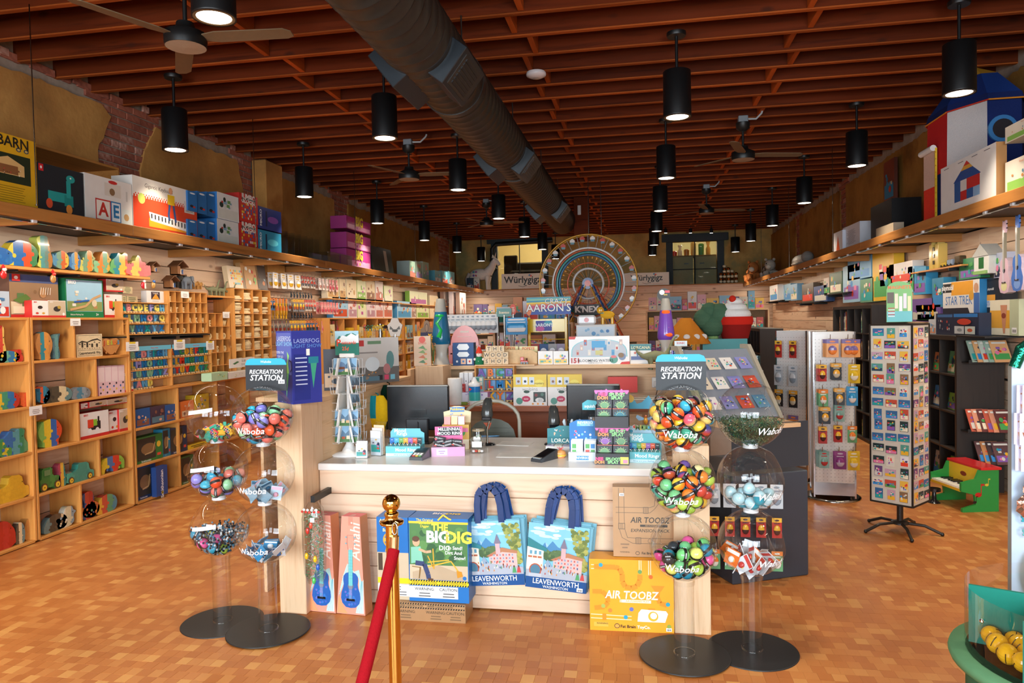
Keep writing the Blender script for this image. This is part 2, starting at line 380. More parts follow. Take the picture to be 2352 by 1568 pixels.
def edge_noise(pts,n,amp,seed):
 """roughen a closed outline of (y,z) points"""
 r=RN(seed);out=[]
 for(a0,b0),(a1,b1)in zip(pts,pts[1:]+pts[:1]):
  L=hypot(a1-a0,b1-b0);m_=max(1,int(L/n))
  for i in range(m_):t=i/m_;k=amp if 0<i else amp*.3;out.append((a0+(a1-a0)*t+r.uniform(-k,k),b0+(b1-b0)*t+r.uniform(-k,k)))
 return out
def plaster(wall,X,s,pts,seed,mat='plaster'):
 q=edge_noise(pts,.07,.018,seed)
 vs=[(X-s*.045,y,z)for y,z in q]+[(X,y,z)for y,z in q];n=len(q)
 fs=[tuple(range(n,2*n))]+[(i,(i+1)%n,(i+1)%n+n,i+n)for i in range(n)]
 return MB().add(vs,fs).B('plaster',mat,wall)
ZT=ZJ-.03
plaster(wall_left,WL,1,[(-2.8,2.3),(5.98,2.3),(5.98,3.22),(6.0,3.37),(6.16,3.66),(6.05,3.75),(-2.8,3.75)],1)
plaster(wall_left,WL,1,[(6.5,2.3),(8.5,2.3),(8.47,3.38),(8.36,3.72),(6.82,3.74),(6.7,3.57),(6.59,3.31),(6.54,3.0)],2)
plaster(wall_left,WL,1,[(9.1,2.3),(11.32,2.3),(11.25,3.7),(9.1,3.74)],3)
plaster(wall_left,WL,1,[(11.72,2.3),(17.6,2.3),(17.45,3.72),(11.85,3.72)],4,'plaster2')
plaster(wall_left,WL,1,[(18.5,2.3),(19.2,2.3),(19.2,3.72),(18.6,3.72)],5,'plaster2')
struct(MB().box(WL,WL+.2,8.69,9.14,2.3,ZJ-.02,b=.012).B('wall_left_pier','plaster'))
BRK=[MB().box(-.013,.013,-.098,.098,-.032,.032,b=.004).B('brick','brick'),MB().box(-.013,.013,-.047,.047,-.032,.032,b=.004).B('brick','brick')]
bu=[False,False]
def brick_at(wall,X,y,z,half):
 global bu
 k=1 if half else 0;loc=(X+rnd.uniform(-.006,.006),y,z)
 if not bu[k]:BRK[k].parent=wall;BRK[k].location=loc;bu[k]=True
 else:inst(BRK[k],'brick',wall,loc)
def brick_patch(wall,X,y0,y1,z0,z1,rag=.0):
 r=0;z=z0
 while z<z1:
  y=y0+(0 if r%2 else-.105)+rnd.uniform(-.02,.02)
  head=r%6==5
  while y<y1:
   w=.094 if head else.196
   brick_at(wall,X,y+w/2,z+.035,head);y+=w+.014
  z+=.078;r+=1
brick_patch(wall_left,WL-.03,5.98,6.85,3.0,3.83)
brick_patch(wall_left,WL-.03,8.30,8.70,3.0,3.8)
brick_patch(wall_left,WL-.03,11.2,11.9,2.85,3.8)
brick_patch(wall_left,WL-.03,17.45,18.6,3.1,3.75)
for y in jy[3:40]:
 for dy in(.10,.21,.32):
  if rnd.random()<.8 and y+dy<12:brick_at(wall_left,WL-.012,y+dy,ZJ+.03+rnd.uniform(0,.03),rnd.random()<.4)
PZ=.178;PXL=-4.87
def clad(wall,X,s,y0,y1,z0,z1,skip=()):
 Ls=[(y0+i*3.05)for i in range(int((y1-y0)/3.05)+1)]
 r=0;z=z1
 while z>z0:
  zz=max(z-PZ+.006,z0);off=(r*1.17)%3.05;ys=[y0]+[y0+off+i*3.05 for i in range(8)if y0+.3<y0+off+i*3.05<y1-.3]+[y1]
  for a0,a1 in zip(ys,ys[1:]):
   o=MB().box(-(a1-a0)/2+.001,(a1-a0)/2-.001,-.011,.011,zz,z,b=.003).B('plank','plank',wall,(X-s*.011,(a0+a1)/2,0),pi/2)
  z-=PZ;r+=1
clad(wall_left,PXL,1,1.5,18.6,1.02,2.435)
clad(wall_left,PXL,1,1.5,18.6,.0,1.0)
wall_right=struct(MB().box(WR+.035,WR+.25,-2.9,WB,0,ZJ+.3).B('wall_right','mortar'))
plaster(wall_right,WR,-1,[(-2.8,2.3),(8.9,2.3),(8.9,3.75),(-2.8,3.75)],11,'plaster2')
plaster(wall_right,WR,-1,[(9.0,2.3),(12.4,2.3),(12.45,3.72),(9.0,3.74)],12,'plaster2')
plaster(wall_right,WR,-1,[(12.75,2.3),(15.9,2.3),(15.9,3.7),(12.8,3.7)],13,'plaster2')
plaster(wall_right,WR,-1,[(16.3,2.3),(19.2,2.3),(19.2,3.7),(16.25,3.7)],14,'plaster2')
brick_patch(wall_right,WR+.03,12.35,12.85,2.6,3.8)
brick_patch(wall_right,WR+.03,15.85,16.4,2.6,3.75)
PXR=3.22
clad(wall_right,PXR,-1,1.5,18.6,1.02,2.415)
clad(wall_right,PXR,-1,1.5,18.6,.0,1.0)
wall_back=EM('wall_back',(0,WB,0));struct(wall_back)
yb=18.62
wins=[]
for(xa,ya,xb,yb_)in((1142,560,1246,664),(1545,556,1648,660)):
 p=on_y(xa,ya,WB);q=on_y(xb,yb_,WB);wins.append((p.x,q.x,q.z,p.z))
def slab(x0,x1,z0,z1,mat='oldwall',nm='plaster'):MB().box(x0,x1,0,.2,z0,z1).B(nm,mat,wall_back)
xs=[WL-.2,wins[0][0],wins[0][1],wins[1][0],wins[1][1],WR+.2]
zb=min(wins[0][2],wins[1][2]);zt=max(wins[0][3],wins[1][3])
slab(xs[0],xs[1],2.3,ZJ+.3);slab(xs[2],xs[3],2.3,ZJ+.3);slab(xs[4],xs[5],2.3,ZJ+.3)
for k in(1,3):slab(xs[k],xs[k+1],2.3,wins[k//2][2]);slab(xs[k],xs[k+1],wins[k//2][3],ZJ+.3)
slab(xs[0],xs[5],0,2.3)
r=0;z=2.45
while z>.9:
 for a0,a1 in((WL+.1,-2.4+(r%2)*.7),(-2.4+(r%2)*.7,.8-(r%2)*.5),(.8-(r%2)*.5,WR-.05)):
  MB().box(-(a1-a0)/2+.001,(a1-a0)/2-.001,-.011,.011,z-PZ+.006,z,b=.003).B('plank','plank',wall_back,((a0+a1)/2,18.72-WB,0))
 z-=PZ;r+=1
MB().box(WL+.1,WR-.05,-.56,0,2.45,2.475,b=.004).B('trim_cap','ledge',wall_back)
for n,(x0,x1,z0,z1)in enumerate(wins):
 w=EM('window_%d'%(n+1),((x0+x1)/2,WB,z0));struct(w)
 W,Hh=x1-x0,z1-z0;fr=0x3A4246
 MB(fr).box(-W/2-.17,-W/2,-.05,.06,-.05,Hh,b=.006).B('window_frame','matte',w)
 MB(fr).box(W/2,W/2+.17,-.05,.06,-.05,Hh,b=.006).B('window_frame','matte',w)
 MB(fr).box(-W/2-.28,W/2+.28,-.06,.06,Hh,Hh+.2,b=.008).B('window_head','matte',w)
 MB(fr).box(-W/2,W/2,-.03,.05,-.06,0).B('window_sill','matte',w)
 MB(0x22282A).box(-.012,.012,-.01,.02,0,Hh).B('glazing_bar','matte',w)
 if n:MB(0x22282A).box(-W/2,W/2,-.01,.02,Hh*.40,Hh*.40+.02).B('glazing_bar','matte',w)
 for sgn in(0,1):
  MB().box(-W/2+sgn*W/2+.013,sgn*W/2-.013,.0,.006,.0,Hh).B('pane','glass',w)
 rm=EM('wall_back_room_%d'%(n+1),((x0+x1)/2,WB+.2,0));struct(rm)
 wc=0xC9B47E if n==0 else 0xBFB48C
 MB(wc).box(-1.6,1.6,2.9,3.0,2.0,4.2).B('wall_panel','matte',rm)
 MB(wc).box(-1.7,-1.6,0,3.0,2.0,4.2).B('wall_panel','matte',rm);MB(wc).box(1.6,1.7,0,3.0,2.0,4.2).B('wall_panel','matte',rm)
 MB(0xE8E0D0).box(-1.7,1.7,0,3.0,4.2,4.25).B('ceiling_panel','matte',rm);MB(0x6A5A48).box(-1.7,1.7,0,3.0,1.9,2.0).B('floor_panel','matte',rm)
 ld=bpy.data.lights.new('room_lamp','POINT');ld.energy=150 if n==0 else 90;ld.color=(1,.86,.62);ld.shadow_soft_size=.15
 lo=bpy.data.objects.new('room_lamp',ld);COL.objects.link(lo);lo.location=((x0+x1)/2+.3,WB+1.3,4.0)
wall_front=EM('wall_front',(0,-2.5,0));struct(wall_front)
for x0,x1,z0,z1 in((-5.2,-4.5,0,4.1),(-1.9,-1.35,0,4.1),(-.15,.5,0,4.1),(2.9,3.5,0,4.1),(-4.5,-1.9,0,.6),(.5,2.9,0,.6),(-4.5,-1.9,2.9,4.1),(-1.35,-.15,2.5,4.1),(.5,2.9,2.9,4.1)):
 MB(0xB08A5A).box(x0,x1,-.15,.0,z0,z1).B('wall_panel','plaster',wall_front)
for n,(x0,x1,z0,z1)in enumerate(((-4.5,-1.9,.6,2.9),(.5,2.9,.6,2.9))):
 w=EM('window_%d'%(n+3),((x0+x1)/2,-2.55,z0));struct(w)
 MB().box(x0-(x0+x1)/2,x1-(x0+x1)/2,0,.006,0,z1-z0).B('pane','glass',w)
 MB(0x2A2A2A).box(-.03,.03,-.02,.03,0,z1-z0).B('mullion','matte',w)
d=EM('door_1',(-.75,-2.55,0));struct(d)
MB().box(-.6,.6,0,.006,.0,2.5).B('pane','glass',d);MB(0x2A2A2A).box(-.6,.6,-.02,.03,0,.25).B('rail','matte',d)
def ledge(side,X,wallX,y0,y1,zt,nm):
 g=EM('trim_'+nm,(0,0,0));struct(g);s=1 if X<0 else-1
 n=int((y1-y0)/3.66)
 for i in range(n+1):
  a0,a1=y0+i*3.66,min(y0+(i+1)*3.66,y1)
  if a1-a0<.1:continue
  MB().box(-(a1-a0)/2+.001,(a1-a0)/2-.001,-.019,.019,-.086,0,b=.003).B('fascia_board','ledge',g,(X-s*.02,(a0+a1)/2,zt),pi/2)
  MB().box(-(a1-a0)/2+.001,(a1-a0)/2-.001,-abs(wallX-X)/2+.02,abs(wallX-X)/2-.02,-.03,-.006).B('ledge_board','espresso',g,((wallX+X)/2,(a0+a1)/2,zt),pi/2)  # dark board colour paints in the shade under the ledge
 y=y0+.3
 while y<y1:
  MB().box(-abs(wallX-X)/2+.03,abs(wallX-X)/2-.04,-.019,.019,-.11,-.031,b=.003).B('bracket_arm','ledge',g,((wallX+X)/2,y,zt));y+=1.22
 return g
ZL=2.469
led_l=ledge('l',-4.1,WL,1.6,18.6,ZL,'ledge_left')
led_r=ledge('r',2.52,WR,1.6,18.6,ZL-.012,'ledge_right')
def led_strip(X,s,z,label):
 r=EM('light_strip',(X,10.1,z));tag(r,label,'light strip','strip lights under the ledges')
 MB(0xB8B4AE).box(-.012,.012,-8.5,8.5,.0,.014).B('channel','chrome',r)
 MB(0xFFF0DC).box(-.016*s if s>0 else.012,-.012 if s>0 else.016,-8.5,8.5,.002,.012).B('lens',M['strip'],r)
 cp=MB(0xD8D8D8).box(-.022,.022,-.02,.02,-.001,.02,b=.003).B('clip','gloss',r);cp.location=(0,-8.2,.0)
 for k in range(1,42):inst(cp,'clip',r,(0,-8.2+k*.4,0))
 for k in range(5):
  area('light_strip_glow',(X-s*.02,3.2+k*3.4,z-.012),(0,rad(8*s),0),.03,3.3,LEDW*(1 if s>0 else.8),(1.0,.86,.68))
M['strip']=emit_mat('strip_lens',0xFFE9CC,3.0)
LEDW=21
led_strip(-4.13,1,ZL-.105,'thin aluminium strip light clipped under the ledge above the wooden puzzles')
led_strip(2.55,-1,ZL-.117,'thin aluminium strip light clipped under the ledge above the black bookcases')
# ceiling fixtures
PEND=[]
def make_pendant():
 r=EM('pendant_light',(0,0,0))
 MB(0x0D0D0E).LA([(.100,.004),(.107,0),(.107,.012),(.105,.35),(.098,.356)],28,cap=False).B('cylinder_shade','black',r)
 MB(0x0D0D0E).LA([(.012,.35),(.012,.63)],8).B('rod','black',r)
 MB(0x0D0D0E).LA([(.07,.62),(.074,.63),(.074,.65)],20).B('canopy','black',r)
 MB(0x6B5A40).LA([(.100,.003),(.088,.001),(.084,.006)],28,cap=False).B('trim_ring','metal',r)
 MB().LA([(.084,.005),(.0001,.005)],28,cap=False).B('lens','lamp',r)
 return r
pr=None
SPOTW=150
rowdesc={-3.986:'above the wooden toy wall',-2.09:'left of the duct',.30:'just right of the duct',2.245:'above the bookcase aisle'}
ords=['nearest','second','third','fourth','fifth','farthest','seventh']
for X,y0,k0 in((-3.986,3.241,1),(-2.09,3.32,0),(.30,3.284,1),(2.245,3.166,1)):
 for k in range(7):
  n=k0+k
  if n>6:break
  y=y0+2.44*n
  lab='%s black cylinder pendant light in the row %s'%(ords[k],rowdesc[X])
  if pr is None:pr=make_pendant();p=pr;p.location=(X,y,3.17);tag(p,lab,'pendant light','black cylinder pendants')
  else:p=dup(pr,None,(X,y,3.17),None,lab)
  ld=bpy.data.lights.new('pendant_lamp','SPOT');ld.energy=SPOTW;ld.color=(1.0,.86,.68);ld.spot_size=rad(86);ld.spot_blend=.95;ld.shadow_soft_size=.07
  lo=bpy.data.objects.new('pendant_lamp',ld);COL.objects.link(lo);lo.location=(X,y,3.165)
for X,y in((-3.986,3.24),(.30,3.28),(2.245,3.17),(-3.986,.8),(-2.09,.88),(.3,.84),(2.245,.73)):
 p=dup(pr,None,(X,y,3.17),None,'black cylinder pendant light over the shop entrance')
 ld=bpy.data.lights.new('pendant_lamp','SPOT');ld.energy=SPOTW;ld.color=(1.0,.86,.68);ld.spot_size=rad(86);ld.spot_blend=.95;ld.shadow_soft_size=.07
 lo=bpy.data.objects.new('pendant_lamp',ld);COL.objects.link(lo);lo.location=(X,y,3.165)
def make_fan(a0):
 r=EM('ceiling_fan',(0,0,0))
 MB(0x7C848A).box(-.05,.05,-.05,.05,.40,.47,b=.006).B('junction_box','metal',r)
 MB(0x141414).LA([(.075,.40),(.07,.34),(.03,.31)],16).B('canopy','black',r)
 MB(0x141414).LA([(.013,.14),(.013,.32)],8).B('downrod','black',r)
 MB(0x141414).LA([(.05,.15),(.055,.12),(.09,.10),(.122,.085),(.122,.03),(.118,.005)],24).B('motor_housing','black',r)
 MB(0x9A8A76).LA([(.116,.004),(.0001,.0)],24).B('cap','matte',r)
 for k in range(3):
  a=a0+k*2*pi/3
  pts=[(.10,-.03),(.2,-.055),(.62,-.05),(.66,-.02),(.66,.03),(.62,.05),(.2,.055),(.1,.03)]
  b=MB(0x6E5A42);n=len(pts)
  vs=[(x,y,.055-y*.16+.006)for x,y in pts]+[(x,y,.055-y*.16)for x,y in pts]
  b.add(vs,[tuple(range(n)),tuple(range(2*n-1,n-1,-1))]+[(i,i+n,(i+1)%n+n,(i+1)%n)for i in range(n)])
  b.B('blade','matte',r,rz=a)
 return r
for(X,Y,a0,lab)in((-2.686,3.96,2.2,'nearest black ceiling fan with brown blades beside a large pendant light'),(-2.666,8.14,.12,'black ceiling fan hung left of the grey duct middle'),(-2.652,12.39,.2,'far black ceiling fan above the white unicorn figure'),(1.112,8.1,.25,'black ceiling fan with bent conduit, right of the duct'),(1.078,12.08,.3,'far black ceiling fan with double conduit above the right back window')):
 f_=make_fan(a0);f_.location=(X,Y,3.31);tag(f_,lab,'ceiling fan','ceiling fans')
 cq=MB(0xB4B8BA).TU([(.05,0,.44),(.14,.02,.44),(.2,.04,.5),(.21,.05,.53)],.011,6).B('conduit','metal',f_)
def duct():
 Xd,Zd,R0=-1.37,3.42,.235
 r=EM('air_duct',(Xd,6,Zd));tag(r,'large dark grey round spiral air duct running under the joists','air duct')
 prof=[];
 b=MB(0x26221D)
 def ring(y,rr):return[(rr*cos(2*pi*k/40),y,rr*sin(2*pi*k/40))for k in range(40)]
 ys=[];y=-5.2
 while y<6.9:ys+=[(y,R0),(y+.105,R0),(y+.112,R0+.006),(y+.124,R0+.006),(y+.131,R0)];y+=.131
 vs=[];
 for yy,rr in ys:vs+=ring(yy,rr)
 fs=[(i*40+k,i*40+(k+1)%40,(i+1)*40+(k+1)%40,(i+1)*40+k)for i in range(len(ys)-1)for k in range(40)]
 b.add(vs,fs,None,True);b.add(ring(6.9,R0),[tuple(range(40))])
 b.B('spiral_pipe','metal',r)
 for yc in(-5.0,-.75,1.9):
  MB(0x2A2622).TU([(0,yc,0),(0,yc+.07,0)],R0+.012,40).B('clamp_ring','metal',r)
 for i,yc in enumerate((-1.35,1.55,4.9)):
  for s in(-1,1):
   g=MB(0x1B2228);A=rad(-38)if s>0 else rad(218)
   mt=MT((0,yc,0))@MR(-A,4,'Y')
   g.M=mt
   g.box(R0-.07,R0+.075,-.26,.26,-.135,.135,b=.004)
   o=g.B('diffuser_box','metal',r)
   g2=MB(0x2E2822);g2.M=mt;g2.box(R0+.075,R0+.079,-.20,.0 if s<0 else.20,-.105,.105).B('grille','metal',o)
   for q in range(7):
    g3=MB(0x10181E);g3.M=mt;g3.box(R0+.079,R0+.084,-.16,.16,-.085+q*.026,-.068+q*.026).B('louvre','metal',o)
 for yc in(-3.3,-.9,1.2,3.3,5.2):
  MB(0x2A2622).TU([(.12,yc,.2),(.12,yc,.42)],.006,5).B('hanger','metal',r)
 return r
duct()
sm=EM('smoke_detector',(-.885,6.36,ZJ-.015));tag(sm,'round white disc access point on a joist beside the duct','ceiling device')
MB(0xD8D4D8).LA([(.0001,-.03),(.05,-.027),(.085,-.012),(.09,.0),(.085,.02)],24).B('dome','gloss',sm)
MB(0xC0BCC0).LA([(.03,-.0305),(.0001,-.0325)],16,cap=False).B('centre_disc','gloss',sm)
rodm=None
for(xp,yp,X,zc)in((78,300,-4.05,2.47),(581,300,-4.05,2.47),(814,450,-4.05,2.47),(952,500,-4.05,2.47),(1031,560,-4.05,2.47),(1912,420,2.5,2.46),(1812,520,2.5,2.46),(1748,520,2.5,2.46)):
 p=on_x(xp,yp,X)
 if rodm is None:
  rodm=EM('suspension_rod',(X,p.y,zc));MB(0x9A9488).LA([(.004,0),(.004,ZJ-2.46)],6).B('rod','chrome',rodm);MB(0x9A9488).LA([(.01,0),(.01,.012)],6).B('nut','chrome',rodm)
  tag(rodm,'thin steel rod from the joists to the side wall ledge','rod','steel rods carrying the ledges')
 else:dup(rodm,None,(X,p.y,zc))
# print helpers
import bmesh,numpy as np
PAL=[0xE8452C,0xF2B632,0x3D8FD1,0x4FA85A,0x8B5FB0,0xE87FA8,0x2CA6A4,0xF2E6C8,0x2A3550,0xD9D4C8]
def art(mb,x0,x1,z0,z1,y,style='photo',seed=0,pal=None,bg=None):
 """flat print laid on a face: a picture, a grid of small pictures, lines of small type ..."""
 r=RN(seed);pal=pal or PAL;w,h=x1-x0,z1-z0;e=.0004
 if bg is not None:mb.R(x0,x1,z0,z1,y,bg)
 P=lambda:r.choice(pal)
 if style=='photo':
  mb.R(x0,x1,z0,z0+h*.4,y-e,P());
  for i in range(9):
   cx,cz=x0+w*r.uniform(.15,.85),z0+h*r.uniform(.15,.8);s=min(w,h)*r.uniform(.06,.15)
   if r.random()<.6:mb.D(cx,cz,s,s*r.uniform(.6,1.3),y-e*(2+i),P(),9)
   else:mb.R(max(x0,cx-s),min(x1,cx+s),max(z0,cz-s*.6),min(z1,cz+s*.6),y-e*(2+i),P())
 elif style=='grid':
  n=max(2,int(w/.03));m_=max(2,int(h/.03))
  for i in range(n):
   for j in range(m_):
    if r.random()<.85:mb.R(x0+w*(i+.1)/n,x0+w*(i+.88)/n,z0+h*(j+.1)/m_,z0+h*(j+.88)/m_,y-e,P())
 elif style=='type':
  n=max(2,int(h/.012));dk=pal[0]
  for i in range(n):
   q=r.uniform(.5,.95);mb.R(x0+w*(1-q)/2,x1-w*(1-q)/2,z0+h*(i+.25)/n,z0+h*(i+.65)/n,y-e,dk)
 elif style=='blobs':
  for i in range(12):
   s=min(w,h)*r.uniform(.05,.12);mb.D(x0+w*r.uniform(.12,.88),z0+h*r.uniform(.12,.88),s,s,y-e*(1+i),P(),9)
 elif style=='mtn':
  mb.R(x0,x1,z0,z1,y,0x8FB8D8);mb.PO([(x0,z0+h*.4),(x0+w*.25,z0+h*.8),(x0+w*.45,z0+h*.5),(x0+w*.7,z0+h*.85),(x1,z0+h*.45),(x1,z0),(x0,z0)],y-e,0x5F7F9A)
  mb.R(x0,x1,z0,z0+h*.3,y-2*e,0x4F7A4A)
  for i in range(4):mb.R(x0+w*(.1+.2*i),x0+w*(.24+.2*i),z0+h*.18,z0+h*r.uniform(.32,.45),y-3*e,r.choice([0xD9B48A,0xE6D8C0,0xB5563C]))
def barcode(mb,x,z,s,y):
 mb.R(x,x+s,z,z+s*.62,y,0xF4F4F4)
 for i in range(7):mb.R(x+s*(.1+.12*i),x+s*(.15+.12*i+(i%3)*.02),z+s*.1,z+s*.42,y-.0003,0x222222)
def CT(name,label,cat,w,d,h,loc,rz=0.0,col=0xFFFFFF,side=None,top=None,prints=None,group=None,tilt=0.0,mat='card',b=.0015,pname='front_print',pmat=None):
 """a box standing on loc, front at -y; prints(mb, y) draws on the front"""
 side=col if side is None else side;top=side if top is None else top
 mb=MB();x0,x1,y0,y1=-w/2,w/2,-d/2,d/2
 vs=[(x,y,z)for z in(0,h)for y in(y0,y1)for x in(x0,x1)]
 for f,c in(((0,1,5,4),col),((2,6,7,3),side),((0,4,6,2),side),((1,3,7,5),side),((4,5,7,6),top),((0,2,3,1),side)):mb.add(vs,[f],c)
 o=mb.B(name,mat,None,loc,rot=(tilt,0,rz));tag(o,label,cat,group)
 if prints:
  p=MB();prints(p,y0-.0006)
  if p.f:p.B(pname,pmat or mat,o)
 return o
def span_y(x0,x1,yt,yb,Y):
 a,c=on_y(x0,(yt+yb)/2,Y),on_y(x1,(yt+yb)/2,Y);t,b_=on_y((x0+x1)/2,yt,Y),on_y((x0+x1)/2,yb,Y)
 return(a.x+c.x)/2,c.x-a.x,b_.z,t.z-b_.z
def span_x(x0,x1,yt,yb,X):
 a,c=on_x(x0,(yt+yb)/2,X),on_x(x1,(yt+yb)/2,X);t,b_=on_x((x0+x1)/2,yt,X),on_x((x0+x1)/2,yb,X)
 return(a.y+c.y)/2,abs(c.y-a.y),b_.z,t.z-b_.z
def board(name,x0,x1,y0,y1,z0,z1,mat,parent,b=.002):
 """axis aligned board whose own x runs along its longest side, so that the grain follows it"""
 dx,dy,dz=x1-x0,y1-y0,z1-z0;c=((x0+x1)/2,(y0+y1)/2,(z0+z1)/2)
 if parent is not None:c=tuple(Vector(c)-Vector(parent.location))
 if dy>dx:return MB().box(-dy/2,dy/2,-dx/2,dx/2,-dz/2,dz/2,b=b).B(name,mat,parent,c,pi/2)
 return MB().box(-dx/2,dx/2,-dy/2,dy/2,-dz/2,dz/2,b=b).B(name,mat,parent,c)
# sales counter
ZC=.815;YC=3.885
ct=EM('sales_counter',(-.95,4.3,0));tag(ct,'long sales counter faced with knotty horizontal planks and pale end panels','counter')
z=.775
k=0
while z>.01:
 z0=max(z-.139,.004)
 MB().box(-1.01,1.01,0,.022,z0+.003,z,b=.003).B('plank','plank',ct,(.1,YC-4.3,0));z-=.139;k+=1
board('end_panel',-2.025,-1.866,3.69,3.95,0,1.19,'pale',ct)
board('wing_wall',-1.90,-1.87,3.95,5.62,0,1.165,'palex',ct)
board('wing_top',-2.29,-1.866,3.95,5.62,1.165,1.19,'palex',ct)
board('wing_back',-2.28,-2.26,3.97,5.6,0,1.165,'palex',ct)
board('end_panel',.15,.331,3.72,3.80,0,.97,'pale',ct)
board('end_panel',.15,.331,3.80,4.86,0,.70,'pale',ct)
board('carcass',-1.86,.14,YC+.025,4.80,.03,.772,'palex',ct)
wt=MB().box(-1.0,1.0,-.495,.495,-.04,0,b=.004).B('worktop','quartz',None,(-.863,4.365,ZC));tag(wt,'white stone worktop of the plank fronted sales counter','worktop')
# brass stanchion and rope
st=EM('stanchion',(-.935,2.55,0));tag(st,'polished brass rope stanchion with a ball top in front of the counter','stanchion')
BR=0xE0B25A
MB(BR).LA([(.16,.0),(.16,.012),(.13,.03),(.05,.05),(.03,.07)],32).B('base','brass',st)
MB(BR).LA([(.0235,.06),(.0235,.865)],28).B('post','brass',st)
MB(BR).LA([(.024,.862),(.044,.866),(.046,.872),(.044,.878),(.026,.88),(.024,.895),(.028,.9),(.026,.908),(.018,.914)],28).B('collar','brass',st)
MB(BR).BA(0,0,.944,.034,n=28,m=18).B('ball_finial','brass',st)
rp=EM('velvet_rope',(-.935,2.55,0));tag(rp,'red velvet rope hooked to the brass stanchion and sagging towards the viewer','rope')
h0=on_y(905,1262,2.5);h1=on_y(812,1568,2.22);d_=h1-h0;L0=Vector((-.935,2.55,0))
pts=[h0+d_*t+Vector((0,0,-.10*sin(pi*min(t/2.4,1))+.0))for t in[i*.12 for i in range(16)]]
pts=[p-L0 for p in pts]
MB(0x96101A).TU(pts,.0215,14).B('velvet_sleeve','fabric',rp)
c0=on_y(905,1235,2.5)-L0
MB(0xE6D6B0).TU([h0-L0+(h0-on_y(905,1250,2.5))*-.2,h0-L0+Vector((.002,.002,.05))],.0175,14).B('end_ferrule','chrome',rp)
hk=h0-L0+Vector((.003,.004,.055))
MB(0xC8C8C8).TU([hk+Vector((.010*cos(a),.006*sin(a)*.3,.022+.022*sin(a)))for a in[i*pi/6 for i in range(13)]],.0028,6).B('snap_hook','chrome',rp)
# goods leaning on the counter front
def uke_print(p,y,hh):
 W0,W1=.088,.056
 p.PO([(-W0+.004,.004),(W0-.004,.004),(W1-.004,hh-.004),(-W1+.004,hh-.004)],y,0xE79A84)
 p.PO([(-W0+.004,.004),(-.02,.004),(-.04,.03),(-.075,.10),(-.08,.06)],y-.0003,0xE9A06E)
 for k in range(16):
  a=k*.035;p.LI([(-.075+a*.05,.10+k*.007),(-.02,.22+k*.004),(.05,.24-k*.003+.01),(.078-k*.0015,.12-k*.004)],.0022,y-.0004-k*.00002,0xCFE4E0 if k%2 else 0x8EC5C4)
 p.PO([(.03,.01),(.08,.01),(.078,.20),(.06,.16),(.045,.08)],y-.0009,0xD6E3DF)
 for k in range(7):p.LI([(.034+k*.006,.012),(.05+k*.004,.09),(.066+k*.001,.19)],.0016,y-.0012,0x7FB8C4)
 p.TX('Amahi',.085,.031,.405,y-.0014,0xF2D6C8,.012,.2,rot=pi/2,sx=.95)
def uke(p,y):
 prof=[(0,.036),(.03,.04),(.052,.062),(.060,.09),(.057,.12),(.046,.15),(.043,.168),(.046,.19),(.044,.212),(.030,.229),(.012,.234)]
 out=prof+[(-x,z_)for x,z_ in reversed(prof)][:-1]
 p.PO(out[::1],y-.0016,0x2E62B0)
 r=RN(3)
 for i in range(26):
  a=r.uniform(0,2*pi);q=r.uniform(0,.045);p.D(q*cos(a),.115+q*sin(a)*1.5,.007,.007,y-.0018-i*.00002,r.choice([0x3A78C8,0x4A66C0,0x2A86C6,0x6A6FC4]),7)
 p.D(0,.158,.018,.018,y-.0026,0x6E7288,14)
 p.R(-.0125,.0125,.16,.36,y-.0030,0x4BBFC0)
 for k in range(10):p.R(-.0125,.0125,.20+k*.017,.2012+k*.017,y-.0032,0x2E8F98)
 p.LI([(-.016,.36),(-.022,.40),(-.02,.44),(.02,.44),(.022,.40),(.016,.36)],.003,y-.003,0xC98A7C)
 for sx in(-1,1):
  for zz in(.39,.425):p.R(sx*.027-.006,sx*.027+.006,zz,zz+.008,y-.003,0x7FA8B0)
 p.R(-.026,.026,.075,.088,y-.0034,0x1A1C22)
 for k in range(4):p.LI([(-.008+k*.0053,.085),(-.008+k*.0053,.37)],.0009,y-.0036,0xD8E4EC)
for n,(bx,by,lab)in enumerate(((-1.79,3.775,'tapered pink box with a blue ukulele print, beside the tinsel bag'),(-1.612,3.765,'tapered pink box with a blue ukulele print, behind the velvet rope'))):
 hh=.545
 mb=MB(0xD2747A);W0,W1,D0,D1=.088,.056,.045,.045
 vs=[(-W0,-D0,0),(W0,-D0,0),(W0,D0,0),(-W0,D0,0),(-W1,-D1,hh),(W1,-D1,hh),(W1,D1,hh),(-W1,D1,hh)]
 for f,c in(((0,1,5,4),0xE59784),((1,2,6,5),0xDB9064),((2,3,7,6),0xD88A78),((3,0,4,7),0xD88A78),((4,5,6,7),0xC7525E),((0,3,2,1),0xC7525E)):mb.add(vs,[f],c)
 o=mb.B('ukulele_box','card',None,(bx,by,0),rot=(rad(-2.5),0,rad(-6 if n==0 else-5)));tag(o,lab,'box','ukulele boxes under the counter')
 p=MB();uke_print(p,-D0-.0006,hh);p.B('front_print','card',o)
 p=MB();uke(p,-D0-.0006);p.B('ukulele_print','gloss',o)
 p=MB(0xD9DEE0).box(-.014,.014,-D0-.001,-D0+.05,hh-.05,hh+.001);p.B('tape_tab','bag',o)
